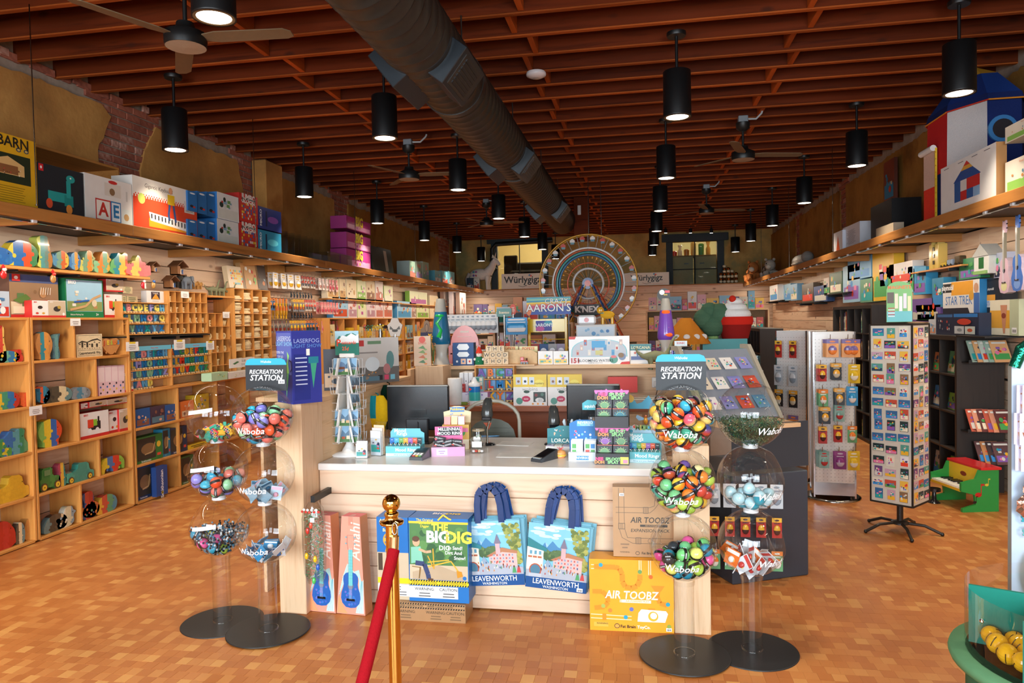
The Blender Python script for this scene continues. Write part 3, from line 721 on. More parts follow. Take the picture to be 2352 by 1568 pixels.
def dig_print(p,y,W,H_):
 g=[0x3E6E3C,0x4E7F46,0x5B8C4C,0x2F5A34]
 p.R(-W/2,W/2,0,H_,y,0x1E6FB8);p.R(-W/2+.004,W/2-.004,.12,H_-.03,y-.0004,0x4B7A45)
 r=RN(5)
 for i in range(40):s=r.uniform(.012,.03);p.D(r.uniform(-W/2+.03,W/2-.03),r.uniform(.22,H_-.06),s,s,y-.0006-i*.00001,r.choice(g),8)
 p.R(-W/2+.004,W/2-.004,.12,.20,y-.0012,0xC9B79A);p.PO([(-W/2+.02,.16),(0,.2),(W/2-.03,.155),(W/2-.03,.12),(-W/2+.02,.12)],y-.0013,0xB7A184)
 p.PO([(-W/2,H_-.03),(W/2,H_-.03),(W/2,H_-.018),(-W/2,H_-.018)],y-.0008,0xF0C23A)
 p.D(-.125,.325,.021,.026,y-.002,0xD9A582,12);p.D(-.127,.34,.021,.016,y-.0021,0x5A3A26,10)
 p.PO([(-.155,.295),(-.10,.30),(-.085,.22),(-.155,.205)],y-.002,0x7FBFA6);p.LI([(-.11,.285),(-.07,.27),(-.04,.275)],.014,y-.0022,0xD9A582)
 p.LI([(-.13,.21),(-.08,.205),(-.06,.15),(-.055,.125)],.026,y-.0021,0x2E3C66);p.LI([(-.06,.122),(-.03,.12)],.014,y-.0023,0x5A3A26)
 p.LI([(-.03,.29),(-.025,.18),(-.06,.25)],.006,y-.0023,0xD9A02E);p.LI([(-.06,.19),(.07,.225),(.115,.165)],.007,y-.0023,0xE2AE34);p.LI([(-.06,.215),(.06,.232)],.006,y-.0024,0xE2AE34)
 p.PO([(.10,.175),(.13,.17),(.135,.145),(.105,.135)],y-.0024,0xC98A22);p.LI([(-.15,.19),(-.10,.185),(-.11,.125),(-.105,.185)],.005,y-.0022,0x8A6A3A)
 p.LI([(.0,.445),(.03,.475),(.06,.455),(.075,.45)],.008,y-.003,0xF4C430)
 p.TX('The Original',.019,-.075,.445,y-.003,0xF4E04A,.01);p.TX('Sandbox',.019,-.075,.428,y-.003,0xF4E04A,.01);p.TX('Digger',.019,-.075,.411,y-.003,0xF4E04A,.01)
 p.TX('THE',.05,.01,.405,y-.003,0xF2E04A,.04);p.TX('BIG',.085,-.002,.352,y-.003,0xF4F4F2,.045);p.TX('DIG',.085,.115,.352,y-.003,0xF2E04A,.045)
 p.TX('DIG',.036,.035,.295,y-.003,0xF8F8F6,.02);p.TX('In Sand!',.026,.095,.297,y-.003,0xF8F8F6,.015);p.TX('Dirt And',.026,.085,.27,y-.003,0xF8F8F6,.015);p.TX('Snow!',.026,.12,.243,y-.003,0xF8F8F6,.015)
 p.D(W/2-.022,.135,.011,.011,y-.003,0x1E6FB8,12)
 hazard(p,-W/2,W/2,.088,.118,y-.002,0xF2D21E)
 p.R(-W/2,W/2-.06,.02,.084,y-.002,0xE4E8EA)
 for x,t in((-.08,'WARNING:'),(.055,'CAUTION:')):p.TX(t,.022,x,.068,y-.0024,0x222222,.01);art(p,x-.055,x+.055,.024,.054,y-.0021,'type',4,[0x666666])
def hazard(p,x0,x1,z0,z1,y,c):
 p.R(x0,x1,z0,z1,y,0x1C1C1C);n=int((x1-x0)/.014);h=z1-z0
 p.R(x0,x1,z0+h*.28,z1-h*.28,y-.0003,c)
 for i in range(n):
  x=x0+(x1-x0)*i/n
  p.PO([(x,z0),(x+.006,z0),(x+.010,z0+h*.26),(x+.004,z0+h*.26)],y-.0003,c);p.PO([(x,z1-h*.26),(x+.006,z1-h*.26),(x+.010,z1),(x+.004,z1)],y-.0003,c)
 p.TX('UNDER CONSTRUCTION      UNDER CONSTRUCTION',h*.42,(x0+x1)/2,(z0+z1)/2,y-.0006,0x1C1C1C,.01)
def kraft_print(p,y):
 hazard(p,-.22,.22,.068,.098,y,0xB08A60)
 for x in(-.11,.06,.17):p.TX('WARNING:' if x<.1 else 'CAUTION:',.022,x,.05,y,0x4A3A2A,.008);art(p,x-.05,x+.05,.01,.038,y,'type',4,[0x7A5E42])
kr=CT('toy_digger_box','brown kraft carton with warning print, lying under the toy digger box','box',.45,.17,.10,(-1.175,3.775,0),0,0xA98058,0x9C744C,0x9C744C,kraft_print)
dg=CT('toy_digger_box','toy digger box with a photo of a child digging in sand','box',.335,.155,.455,(-1.1,3.785,.101),0,0x1E6FB8,0x1B62A6,0x1F6AB0,lambda p,y:dig_print(p,y,.335,.455),tilt=rad(-1.5))
p=MB();p.M=MT((0,0,.456))@MR(rad(-90),4,'X');p.TX('BIG',.05,-.02,.02,-.0006,0xE8E8F0,.03);p.TX('DIG',.05,.06,.02,-.0006,0xF0CC3A,.03);p.B('lid_print','card',dg)
def award(p,y):
 p.R(-.09,.09,.0,.455,y,0xC9B79A);p.R(-.09,.09,.26,.455,y-.0004,0x1B6CB6);p.R(-.09,.09,.09,.12,y-.0004,0xF2D21E);p.R(-.09,.09,.02,.085,y-.0004,0xE4E8EA)
 for i,t in enumerate(('A Must-have','For Every','Backyard')):p.TX(t,.025,-.01,.435-i*.026,y-.0008,0xF4EE9A,.012)
 p.D(-.01,.33,.045,.045,y-.0008,0xC89A3A,24);p.D(-.01,.33,.036,.036,y-.0011,0x1B6CB6,24);p.R(-.05,.03,.32,.34,y-.0014,0xD8B04A)
 p.PO([(-.035,.295),(-.045,.262),(-.025,.27),(-.012,.29)],y-.001,0xC89A3A);p.PO([(.015,.295),(.025,.262),(.005,.27),(-.008,.29)],y-.001,0xC89A3A)
 p.R(-.085,-.06,.16,.255,y-.0006,0x4A3A2A);art(p,-.08,.08,.022,.08,y-.0006,'type',2,[0x777777])
aw=CT('toy_digger_box','blue toy digger box with a gold award seal, behind the brass stanchion','box',.18,.15,.455,(-1.362,3.795,.101),0,0x1B6CB6,0x1B62A6,0x1F6AB0,award)
def bag_art(p,W,H_,y):
 p.R(-W/2,W/2,0,.062,y,0x154E8C);p.R(-W/2,W/2,.062,H_,y,0x7FC0DC)
 r=RN(9);e=.00002
 for i in range(14):p.D(r.uniform(-W/2+.05,W/2-.05),r.uniform(.27,H_-.01),r.uniform(.02,.045),.008,y-.0003-i*e,r.choice([0xBFE0EC,0xA8D4E8,0xD8ECF2]),10)
 p.PO([(-.10,.21),(-.07,.255),(-.05,.24),(-.03,.265),(.0,.235),(.03,.225),(.06,.2)],y-.0008,0x4A86B4);p.PO([(-.07,.255),(-.05,.24),(-.06,.225)],y-.0009,0x9CC4DC)
 for i in range(60):p.D(r.uniform(-.07,.06),r.uniform(.16,.21),.013,.012,y-.0011-i*e,r.choice([0x56724A,0x6C8450,0x47633F]),7)
 for i in range(90):
  a=r.random();p.D(W/2-.01-.085*r.random()*(0.4+.6*a),.12+.22*a,.012,.011,y-.0024-i*e,r.choice([0x7E8A46,0x98A052,0x66763C,0xA9A85A]),7)
 p.PO([(-W/2,.062),(W/2,.062),(W/2,.10),(.02,.135),(-W/2,.105)],y-.0045,0xA9B0BC)
 p.PO([(-W/2,.10),(-.075,.11),(-.075,.215),(-W/2,.235)],y-.0047,0xEDE3CF);p.PO([(-W/2,.275),(-W/2,.225),(-.06,.205),(-.055,.222)],y-.0049,0x2F7F88)
 for i in range(3):
  p.R(-.150+i*.025,-.137+i*.025,.185,.205,y-.0049,0x5E9AB2);p.R(-.158+i*.026,-.136+i*.026,.166,.176,y-.0049,0xB86A4A)
 p.D(-.115,.10,.034,.036,y-.0049,0xB5563C,14);p.D(-.115,.10,.028,.03,y-.0050,0x4E7C94,14);p.R(-.15,-.08,.062,.082,y-.0051,0xB8BEC8)
 p.PO([(-.02,.125),(.135,.105),(.135,.18),(.05,.2),(-.02,.165)],y-.0046,0xD9B4B0);p.PO([(-.035,.165),(.055,.21),(.14,.19),(.14,.175),(.055,.185),(-.02,.16)],y-.0048,0xB07A5A)
 p.R(.02,.045,.165,.235,y-.0050,0xC9A8AC);p.PO([(.013,.232),(.0325,.285),(.052,.232)],y-.0052,0x7A7488);p.PO([(-.075,.12),(-.05,.165),(-.025,.125)],y-.0050,0x8FA4B8)
 for i in range(8):
  for j in range(3):p.R(-.012+i*.017,-.004+i*.017,.128+j*.018,.138+j*.018,y-.0053,0x8A9CB4 if(i+j)%2 else 0xC05A52)
 for i in range(34):p.R(x:=r.uniform(-.1,.12),x+.005,q:=r.uniform(.078,.125),q+r.uniform(.008,.016),y-.0055,r.choice([0xB5443A,0x2E4A7A,0xE0D8C8,0x4A8A5A,0x8A5A3A,0xD98A3A]))
 for x,c in((.115,0x4F9A62),(.14,0xC04848)):p.PO([(x-.012,.07),(x+.012,.07),(x+.006,.1),(x-.006,.1)],y-.0057,c);p.D(x,.105,.005,.006,y-.0057,0x6A4A36,8)
 p.TX('LEAVENWORTH',.040,0,.040,y-.006,0xF0F4F8,.012,sx=.86);p.TX('WASHINGTON',.020,0,.014,y-.006,0xF0F4F8,.008)
def bag_stack(lab,xc,zb,rot,hook):
 W,H_=.33,.355
 g=EM('shopping_bags',(xc,3.80,zb));tag(g,lab,'shopping bags','printed shopping bags hung on the counter')
 r=RN(hook)
 for k in range(6):
  dx,dz,ra=(0,0,0)if k==0 else(.006*k*(1 if hook==1 else.8),.004*k,rad(r.uniform(-1.5,2.5)))
  M4=MT((dx,k*.009,dz))@MR(rot+ra,4,'Y')
  b=MB(0x6FA8BC);b.M=M4;b.box(-W/2,W/2,-.003,.003,0,H_,0x6FA8BC if k else 0x9CC8D8,b=.002)
  if k:b.R(-W/2+.002,W/2-.002,.002,.06,-.0035,0x154E8C)
  o=b.B('bag','gloss',g)
  if k==0:
   p=MB();p.M=M4;bag_art(p,W,H_,-.0036);barcode(p,-.155 if hook==1 else.115,.285 if hook==1 else.008,.032,-.0105);p.B('front_print','card',o)
  for s in(-1,1):
   hb=MB(0x123E7A if k%2 else 0x0F3468);hb.M=M4;zz=H_-.01
   path=[(s*(.066+.006*(k%3)),-.004,zz),(s*.064,-.005,zz+.10),(s*.054,-.005,zz+.155),(s*.03,-.005,zz+.188-k*.003),(0,-.005,zz+.198-k*.003)]
   for(a,b_)in zip(path,path[1:]):
    wv=.017
    d=Vector(b_)-Vector(a);nn=Vector((d.z,0,-d.x)).normalized()*wv
    hb.add([Vector(a)-nn,Vector(b_)-nn,Vector(b_)+nn,Vector(a)+nn,Vector(a)-nn+Vector((0,.003,0)),Vector(b_)-nn+Vector((0,.003,0)),Vector(b_)+nn+Vector((0,.003,0)),Vector(a)+nn+Vector((0,.003,0))],[(0,1,2,3),(7,6,5,4),(0,4,5,1),(2,6,7,3),(1,5,6,2),(3,7,4,0)])
   hb.B('handle','gloss',o)
 MB(0xD8D8D8).TU([(0,.08,H_+.19),(0,.0,H_+.19),(0,-.02,H_+.185),(0,-.025,H_+.20)],.0035,6).B('hook','chrome',g)
bag_stack('stack of shopping bags printed with an alpine village, next to the toy digger box',-.805,.175,rad(-4),1)
bag_stack('stack of shopping bags printed with an alpine village, next to the orange box',-.475,.165,rad(4.5),2)
OR=0xF0A62C
def toob(p,y):
 W,H_=.43,.375;o2,o3=0xE88F2A,0xF2C27E
 p.LI([(-.19,.335),(-.08,.335),(-.06,.33),(-.045,.30),(-.045,.26),(-.03,.235),(.0,.228),(.03,.24),(.045,.27),(.045,.30)],.026,y-.0005,o2)
 p.LI([(-.205,.345),(-.12,.345)],.004,y-.0003,0xF7E2B8);p.LI([(-.205,.325),(-.12,.325)],.004,y-.0003,0xF7E2B8)
 p.LI([(-.20,.205),(-.15,.205),(-.125,.185),(-.12,.15),(-.14,.125),(-.19,.118)],.024,y-.0005,o2);p.LI([(.09,.375),(.09,.30)],.004,y-.0003,0xF7E2B8);p.LI([(.042,.375),(.042,.31)],.004,y-.0003,0xF7E2B8);p.LI([(.052,.375),(.052,.31)],.004,y-.0003,0xF7E2B8);p.LI([(.10,.375),(.10,.30)],.004,y-.0003,0xF7E2B8)
 p.PO([(.10,.245),(.17,.245),(.15,.215),(.12,.215)],y-.0005,o2);p.LI([(.135,.22),(.13,.19),(.145,.155),(.18,.145)],.024,y-.0006,o2)
 p.LI([(-.21,.085),(.0,.08)],.004,y-.0004,0xF7E2B8);p.LI([(-.21,.065),(.0,.062)],.004,y-.0004,0xF7E2B8);p.R(-.15,-.13,.055,.09,y-.0007,o2)
 for x,z,c in((-.155,.345,0x3AA0B8),(.045,.315,0x6F9A5A),(.10,.29,0xE06A2A),(.185,.15,0x3AA0B8),(-.145,.13,0xA8B45A),(-.03,.075,0x2FA0C0),(-.11,.108,0xE8843A),(-.0,.118,0x6A72B8),(.19,.035,0x98A84A)):p.D(x,z,.011,.011,y-.001,c,12)
 p.PO([(.03,.055),(.17,.055),(.185,.10),(.175,.115),(.05,.12),(.035,.10)],y-.0008,0xF0F2F4);p.D(.11,.085,.026,.026,y-.0011,0xF0B43A,20);p.D(.112,.088,.017,.017,y-.0013,0xE9EDF0,18);p.R(.085,.12,.118,.126,y-.001,o2)
 p.TX('AIR TOOBZ',.058,0,.190,y-.0012,0xF4F0E4,.018,.15,sx=.88);p.R(-.05,.10,.152,.168,y-.0011,0xF4E8D0);p.TX('AIR-POWERED PLAY',.013,.03,.160,y-.0014,OR,.01,.15)
 for i in range(4):p.R(-.06+i*.004,-.058+i*.004,.152,.168,y-.0011,0xF4E8D0)
 p.D(-.075,.028,.014,.013,y-.0012,0x2A2A2A,12);p.D(-.075,.028,.011,.010,y-.0014,0xE8A24A,12);p.TX('Fat Brain',.022,-.018,.026,y-.0012,0x1E1E1E,.022);p.TX('ToyCo.',.022,.062,.026,y-.0012,0xF8F4EC,.022)
 p.R(-.195,-.12,.022,.045,y-.0009,0xE2B44A);p.TX('WARNING:',.012,-.15,.038,y-.0012,0x3A2A14,.01);barcode(p,.175,.01,.028,y-.001)
ob=CT('tube_toy_box','large orange tube toy box standing on the floor by the right post','box',.43,.125,.375,(-.07,3.772,0),rad(1.5),OR,0xE29A26,0xDB9424,toob)
def kraft2(p,y):
 c=0x6A5A4C
 for dx in(-.014,.014):
  p.LI([(-.115+dx,.36),(-.115+dx,.15),(-.10+dx,.10),(-.06,.085+dx),(.16,.085+dx)],.0022,y,c);p.LI([(-.145,.245+dx),(.03,.245+dx),(.055,.26+dx*.6),(.07-dx,.29),(.075-dx,.32)],.0022,y,c)
 for x,z,w,h in((-.115,.16,.034,.032),(-.03,.085,.028,.034),(.01,.245,.026,.034),(.075,.31,.034,.028)):
  p.R(x-w/2,x+w/2,z-h/2,z+h/2,y-.0003,c);p.R(x-w/2+.003,x+w/2-.003,z-h/2+.003,z+h/2-.003,y-.0005,0xB58F69)
  for i in range(3):p.R(x-w/4+i*w/5,x-w/4+i*w/5+.002,z-h/2,z+h/2,y-.0007,c)
 p.D(.03,.085,.012,.012,y-.0003,c,14);p.D(.03,.085,.010,.010,y-.0005,0xB58F69,14)
 p.TX('AIR TOOBZ',.042,.03,.192,y-.0008,0x4A443E,.015,.15,sx=.9);p.R(-.02,.12,.158,.170,y-.0007,0x4A443E);p.TX('AIR-POWERED PLAY',.010,.05,.164,y-.0009,0xB58F69,.01,.1);p.TX('EXPANSION PACK',.024,.03,.138,y-.0008,0x4A443E,.006,.12)
 p.D(-.035,.02,.011,.010,y-.0004,0x4A443E,10);p.D(-.035,.02,.0085,.0075,y-.0006,0xB58F69,10);p.TX('Fat Brain ToyCo.',.017,.045,.02,y-.0004,0x3A342E,.018);p.TX('WARNING:',.010,-.1,.024,y-.0004,0x5A4A3A,.008)
 art(p,-.125,-.075,.04,.075,y-.0003,'type',1,[0x8A7058]);barcode(p,-.125,.318,.024,y-.001)
CT('tube_toy_box','brown kraft tube toy box standing on the orange one','box',.32,.085,.365,(.0,3.80,.3765),rad(2),0xB58F69,0xA07B56,0x94714E,kraft2,tilt=rad(-1))
tg=EM('tinsel_garland',(-1.80,3.672,.19));tag(tg,'green tinsel garland with light bulbs in a clear hanging bag','garland')
b=MB();r=RN(4)
for i in range(900):
 z=r.uniform(.02,.40);a=r.uniform(0,2*pi);q=.052*r.random()**.5;p=Vector((q*cos(a),q*sin(a)*.6,z));d=Vector((r.uniform(-1,1),r.uniform(-1,1),r.uniform(-1,1)))*.014;n_=Vector((d.y,-d.x,.3)).normalized()*.0022
 b.add([p-n_,p+d,p+n_],[(0,1,2)],r.choice([0x1E7A4A,0x2FA066,0x14603A,0x52C08A,0xB8E0CC,0x3AA060,0xD8E8E0]))
b.B('tinsel','gloss',tg)
for x,z,c in((-.03,.16,0xF0C020),(.02,.145,0xF0C020),(.01,.025,0x4FC060),(.035,.10,0x2A5FC0),(-.02,.30,0xD03A30),(.0,.33,0xE05A40)):MB(c).BA(x,-.036,z,.011,.011,.019,n=10,m=7).B('bulb','gloss',tg)
b=MB();prof=[(.045,0),(.062,.05),(.066,.2),(.066,.36),(.055,.42),(.03,.455)]
vs=[(rr*cos(2*pi*k/14)*(1+.08*sin(3*k+9*z_)),rr*.62*sin(2*pi*k/14),z_)for rr,z_ in prof for k in range(14)]
b.add(vs,[(i*14+k,i*14+(k+1)%14,(i+1)*14+(k+1)%14,(i+1)*14+k)for i in range(5)for k in range(14)],None,True);b.B('clear_bag','bag',tg)
p=MB();[p.D(-.05+i*.012,.405+(i%2)*.012,.008,.007,-.046+abs(i-4)*.003,c,8)for i,c in enumerate([0xC8342C,0xE8E4E0,0xC8342C,0xF0F0F0,0xD84A40,0xE8E4E0,0xC8342C,0xF0F0F0,0xC8342C])];p.R(.0,.025,.35,.375,-.045,0xF2F2F2);p.B('header_print','card',tg)
MB(0x1A1A1A).box(-.012,.012,-.006,.212,.45,.485).B('hook','black',tg)
# globe towers
RG=.158;GZ=(1.148,.842,.530)
bm=bmesh.new();bmesh.ops.create_icosphere(bm,subdivisions=3,radius=1.0);ICO_V=[v.co.copy()for v in bm.verts];ICO_F=[tuple(v.index for v in f.verts)for f in bm.faces];bm.free()
bm=bmesh.new();bmesh.ops.create_icosphere(bm,subdivisions=2,radius=1.0);DIM42=[v.co.copy()for v in bm.verts][:42];bm.free()
def moon_mesh(R,c1,c2,spots):
 vs=[];near=[]
 for v in ICO_V:
  d=min((v-q).length for q in DIM42);k=max(0.0,1-d/.24);near.append(d);vs.append(v*(R*(1-.07*min(1,k*1.6))))
 mb=MB()
 for f in ICO_F:
  cz=sum(ICO_V[i].z for i in f)/3;cx=sum(ICO_V[i].x for i in f)/3;dn=sum(near[i]for i in f)/3
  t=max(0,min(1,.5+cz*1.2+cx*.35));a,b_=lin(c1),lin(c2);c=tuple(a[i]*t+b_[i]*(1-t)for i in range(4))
  mb.c.append(lin(0x161618)if spots and dn<.15 else c);mb.f.append(list(f));mb.sm.append(True)
 mb.v=vs
 return mb
BALLV={}
RB=.0305
def ball_kind(nm,c1,c2,spots):
 me=moon_mesh(RB,c1,c2,spots).B('bouncy_ball','gloss');BALLV[nm]=[me,False]
for a in(('yellow and red',0xF2C63A,0xD8402C,0),('yellow and orange',0xF4CC48,0xEE8A2A,0),('green',0x7CCB8A,0x3AA88A,0),('pink and yellow',0xE85A6E,0xF0D878,0),('blue and red',0x2E56A8,0xC84438,0),('cream and blue',0xF0E0A0,0x3AA8C8,0),('orange',0xF08A34,0xE0502A,0),('purple',0x7C5FA8,0xB0502E,0),('mint',0x9ED8A8,0x82C896,0),('turquoise',0x3AB0CC,0x2A98BC,0),('bright orange',0xF0623A,0xE84E2C,0),('lilac',0x8F8EDC,0x7C7ACC,0),('salmon',0xF08878,0xEA7466,0),('lime spotted',0xBFE05A,0xB4D84E,1),('pink spotted',0xEE5FA0,0xE85298,1),('teal spotted',0x2A9AB8,0x228CAC,1),('yellow spotted',0xE8E878,0xDEE068,1),('black spotted',0x3A3E42,0x2E3236,1),('green spotted',0x74C878,0x66BC6A,1)):ball_kind(*a)
def band_mesh():
 mb=MB(0x17181A);n=26;vs=[]
 for i in range(n+1):
  a=-2.2+4.4*i/n
  for h in(-.0072,.0072):vs.append((sin(a)*(RB+.0012),-cos(a)*(RB+.0012),h))
 mb.add(vs,[(2*i,2*i+2,2*i+3,2*i+1)for i in range(n)],None,True)
 for i in range(5):mb.R(-.012+i*.005,-.0085+i*.005,-.003,.003,-RB-.002,0xD8D8D8)
 return mb.B('paper_band','card')
BAND=[band_mesh(),False]
def pack(n,rb,R,seed,level=0.0,heap=(0,0),it=260):
 g=np.random.default_rng(seed);P=g.normal(size=(n,3));P/=np.linalg.norm(P,axis=1)[:,None];P*=(R-rb)*g.random((n,1))**.33
 for k in range(it):
  P[:,2]-=.0035*(1-k/it);P[:,0]+=heap[0]*.002*(1-k/it);P[:,1]+=heap[1]*.002*(1-k/it)
  D=P[:,None]-P[None];L=np.linalg.norm(D,axis=2)+np.eye(n);ov=np.clip(2*rb-L,0,None)*(1-np.eye(n));P+=(D/L[...,None]*ov[...,None]*.42).sum(1)
  q=np.linalg.norm(P,axis=1);m_=q>R-rb;P[m_]*=((R-rb)/q[m_])[:,None]
 return P
def put_ball(kind,loc,label,group,r,band=True):
 e=BALLV[kind]
 if not e[1]:o=e[0];e[1]=True
 else:o=bpy.data.objects.new('bouncy_ball',e[0].data);COL.objects.link(o)
 o.location=loc;o.rotation_euler=(r.uniform(-1,1),r.uniform(-1,1),r.uniform(-3,3));tag(o,label,'ball',group)
 if band:
  if not BAND[1]:b=BAND[0];BAND[1]=True
  else:b=bpy.data.objects.new('paper_band',BAND[0].data);COL.objects.link(b)
  b.parent=o;b.rotation_euler=(r.uniform(-.4,.4),r.uniform(-.8,.8),-o.rotation_euler.z+r.uniform(-.9,.9))
 return o
def on_sphere_text(mb,t,size,R,lon,lat,col,bold=.01,shear=.25):
 vs,fs=glyphs(t,bold,shear,'CENTER');out=[]
 for a,b_ in vs:
  A,B=lon+a*size/R,lat+b_*size/R
  out.append((R*cos(B)*sin(A),-R*cos(B)*cos(A),R*sin(B)))
 mb.add(out,fs,col)
def ring_on_sphere(mb,R,axis,ang,r,col,n=40):
 ax=Vector(axis).normalized();u_=ax.orthogonal().normalized();w_=ax.cross(u_)
 mb.TU([ax*(R*cos(ang))+(u_*cos(2*pi*i/n)+w_*sin(2*pi*i/n))*(R*sin(ang))for i in range(n+1)],r,5,col,cap=False)
def tower(name,X,Y,zb,label,hole,lon,sign,notes):
 t=EM(name,(X,Y,0));tag(t,label,'display stand','clear globe display stands')
 MB(0x1C1D1F).LA([(.215,zb),(.215,zb+.004),(.212,zb+.005)],56).B('base_plate','black',t)
 MB().LA([(.048,zb+.005),(.048,.372)],32,cap=False).B('tube','clear',t)
 MB(0xE6EAEC).LA([(.051,zb+.005),(.051,zb+.016),(.047,zb+.016)],32,cap=False).B('foot_ring','clear',t)
 MB(0xE6EAEC).LA([(.053,.352),(.053,.374)],28,cap=False).B('top_ring','clear',t)
 for k in range(3):
  a=k*2.1+.6;MB(0x222222).BA(.043*cos(a),.043*sin(a),zb+.013,.003,n=6,m=4).B('screw','black',t)
 for k,z in enumerate(GZ):
  g=MB();ax=Vector(hole).normalized();keep=[]
  n,m_=48,32
  vs=[];
  rot=ax.to_track_quat('Z','Y').to_matrix().to_4x4()
  a0=rad(38)
  for j in range(m_+1):
   th=a0+(pi-a0)*j/m_
   for q in range(n):vs.append(rot@Vector((RG*sin(th)*cos(2*pi*q/n),RG*sin(th)*sin(2*pi*q/n),RG*cos(th))))
  g.add(vs,[(j*n+q,j*n+(q+1)%n,(j+1)*n+(q+1)%n,(j+1)*n+q)for j in range(m_)for q in range(n)],None,True)
  go=g.B('globe','clear',t,(0,0,z))
  s=MB(0xE9EEF0);ring_on_sphere(s,RG,hole,a0,.0016,0xE9EEF0);s.B('opening_rim','clear',go)
  s=MB(0xE9EEF0);ring_on_sphere(s,RG+.0005,(1,.35,0),pi/2,.0009,0xE9EEF0,48);s.B('seam','clear',go)
  s=MB();on_sphere_text(s,'Waboba',.052,RG+.001,lon,-.40,0xF6F8FA);s.B('lettering','card',go)
  if k:MB(0xEDF0F2).LA([(.036,RG-.010),(.036,RG-.002+.01),(.034,RG+.012)],24).B('connector','gloss',go)
  if notes:
   s=MB();pts=[]
   for i in range(11):
    A=-.05+.09*(i-5);
    for B in(.06+i*.012,.19+i*.012):pts.append(((RG+.002)*cos(B)*sin(A+.05),-(RG+.002)*cos(B)*cos(A+.05),(RG+.002)*sin(B)))
   s.add(pts,[(2*i,2*i+2,2*i+3,2*i+1)for i in range(10)],0xD6D4D4,True)
   s.B('notice_strip','card',go)
 if sign:
  sg=MB();W=.117;z0,z1=GZ[0]+RG-.03,1.448
  sg.PR([(-W,z0),(W,z0),(W,z1-.035),(-W,z1-.035)],-.002,.002,0x12161C)
  c=.03;sg.PR([(-W,z1-.035),(W,z1-.035),(W,z1-c),(W-c*.3,z1-c*.3),(W-c,z1),(-W+c,z1),(-W+c*.3,z1-c*.3),(-W,z1-c)],-.002,.002,0x12A0BC)
  so=sg.B('sign_panel','card',t,(0,.05 if sign>0 else.02,0),sign*.02)
  s=MB();s.TX('RECREATION',.031,0,z1-.072,-.003,0xF4F6F8,.014,.2,sx=1.02);s.TX('STATION',.042,0,z1-.104,-.003,0xF4F6F8,.018,.2,sx=1.05);s.TX('Waboba',.018,0,z1-.018,-.003,0xE8F4F8,.004,.3);s.B('lettering','card',so)
  if X<0:s=MB();barcode(s,.07,z1-.135,.035,-.003);s.B('price_label','card',so)
 return t
TW=dict(lf=(-1.968,3.457),lb=(-2.287,3.538),rf=(.184,3.472),rb=(.511,3.578))
tower('globe_stand',*TW['lf'],.006,'stand of three clear globes before the left counter post, holding pastel dimpled balls on top',(-.15,-1,.55),0.0,1,False)
tower('globe_stand',*TW['lb'],0,'stand of three clear globes with white paper strips, outermost at the wooden toy wall',(-1,-.2,.5),2.0,0,True)
tower('globe_stand',*TW['rf'],.006,'stand of three clear globes before the right counter post, full of bright dimpled balls',(-.1,-1,.6),-.12,-1,False)
tower('globe_stand',*TW['rb'],0,'stand of three clear globes with green shreds on top, beside the card rack aisle',(1,-.45,.45),.62,0,False)
r=RN(21)
mixr=['yellow and red','yellow and orange','green','pink and yellow','blue and red','cream and blue','orange','purple']
mixl=['mint','turquoise','bright orange','lilac','salmon']
mixs=['lime spotted','pink spotted','teal spotted','yellow spotted','green spotted','black spotted']
def fill(tw,gi,n,kinds,desc,seed,heap=(0,0)):
 X,Y=TW[tw];P=pack(n,RB+.0005,RG-.003,seed,heap=heap)
 for p in P:
  kd=r.choice(kinds);put_ball(kd,(X+p[0],Y+p[1],GZ[gi]+p[2]),'%s bouncy ball in the %s'%(kd if 'spotted' in kd else kd+' dimpled',desc),'bouncy balls in the '+desc,r)
fill('rf',0,62,mixr,'top globe of the right counter post stand',1)
fill('rf',1,58,mixr+['lime spotted','pink spotted','lime spotted'],'middle globe of the right counter post stand',2)
fill('rf',2,36,mixs+['green'],'bottom globe of the right counter post stand',3,(.4,-.2))
fill('lf',0,44,mixl,'top globe of the left counter post stand',4)
fill('lb',1,26,mixl,'middle globe of the stand by the toy wall',5)
fill('lb',2,12,mixs,'bottom globe of the stand by the toy wall',6,(-1,-.6))
def scatter(tw,gi,n,rb,seed,heap=(0,0)):
 X,Y=TW[tw];return[Vector((X+p[0],Y+p[1],GZ[gi]+p[2]))for p in pack(n,rb,RG-.004,seed,heap=heap)]
def tumbled(r):return(r.uniform(-.9,.9),r.uniform(-.9,.9),r.uniform(-3,3))
mini=[]
for i,(c,d)in enumerate(((0xE04A5A,'red'),(0x2FA08A,'teal'),(0x24282C,'black'),(0xF0C040,'yellow'))):
 m_=MB(c).box(-.019,.019,-.008,.008,-.013,.013,b=.001)
 for a in range(3):
  for b_ in range(2):m_.R(-.017+a*.0115,-.0065+a*.0115,-.011+b_*.0115,-.001+b_*.0115,-.0084,[0xE85A9A,0x3AA0D0,0xF0C040,0x4FB070][(a+b_+i)%4]);m_.R(-.015+a*.0115,-.0085+a*.0115,-.009+b_*.0115,-.003+b_*.0115,-.0088,0x22282C)
 mini.append([m_.B('mini_game_box','card'),d,False])
for p in scatter('lb',0,64,.0175,8,(.2,0)):
 e=r.choice(mini)
 if e[2]:o=bpy.data.objects.new('mini_game_box',e[0].data);COL.objects.link(o)
 else:o=e[0];e[2]=True
 o.location=p;o.rotation_euler=tumbled(r);tag(o,'tiny %s patterned game box in the top globe by the toy wall'%e[1],'mini box','tiny game boxes in a globe')
pk=[]
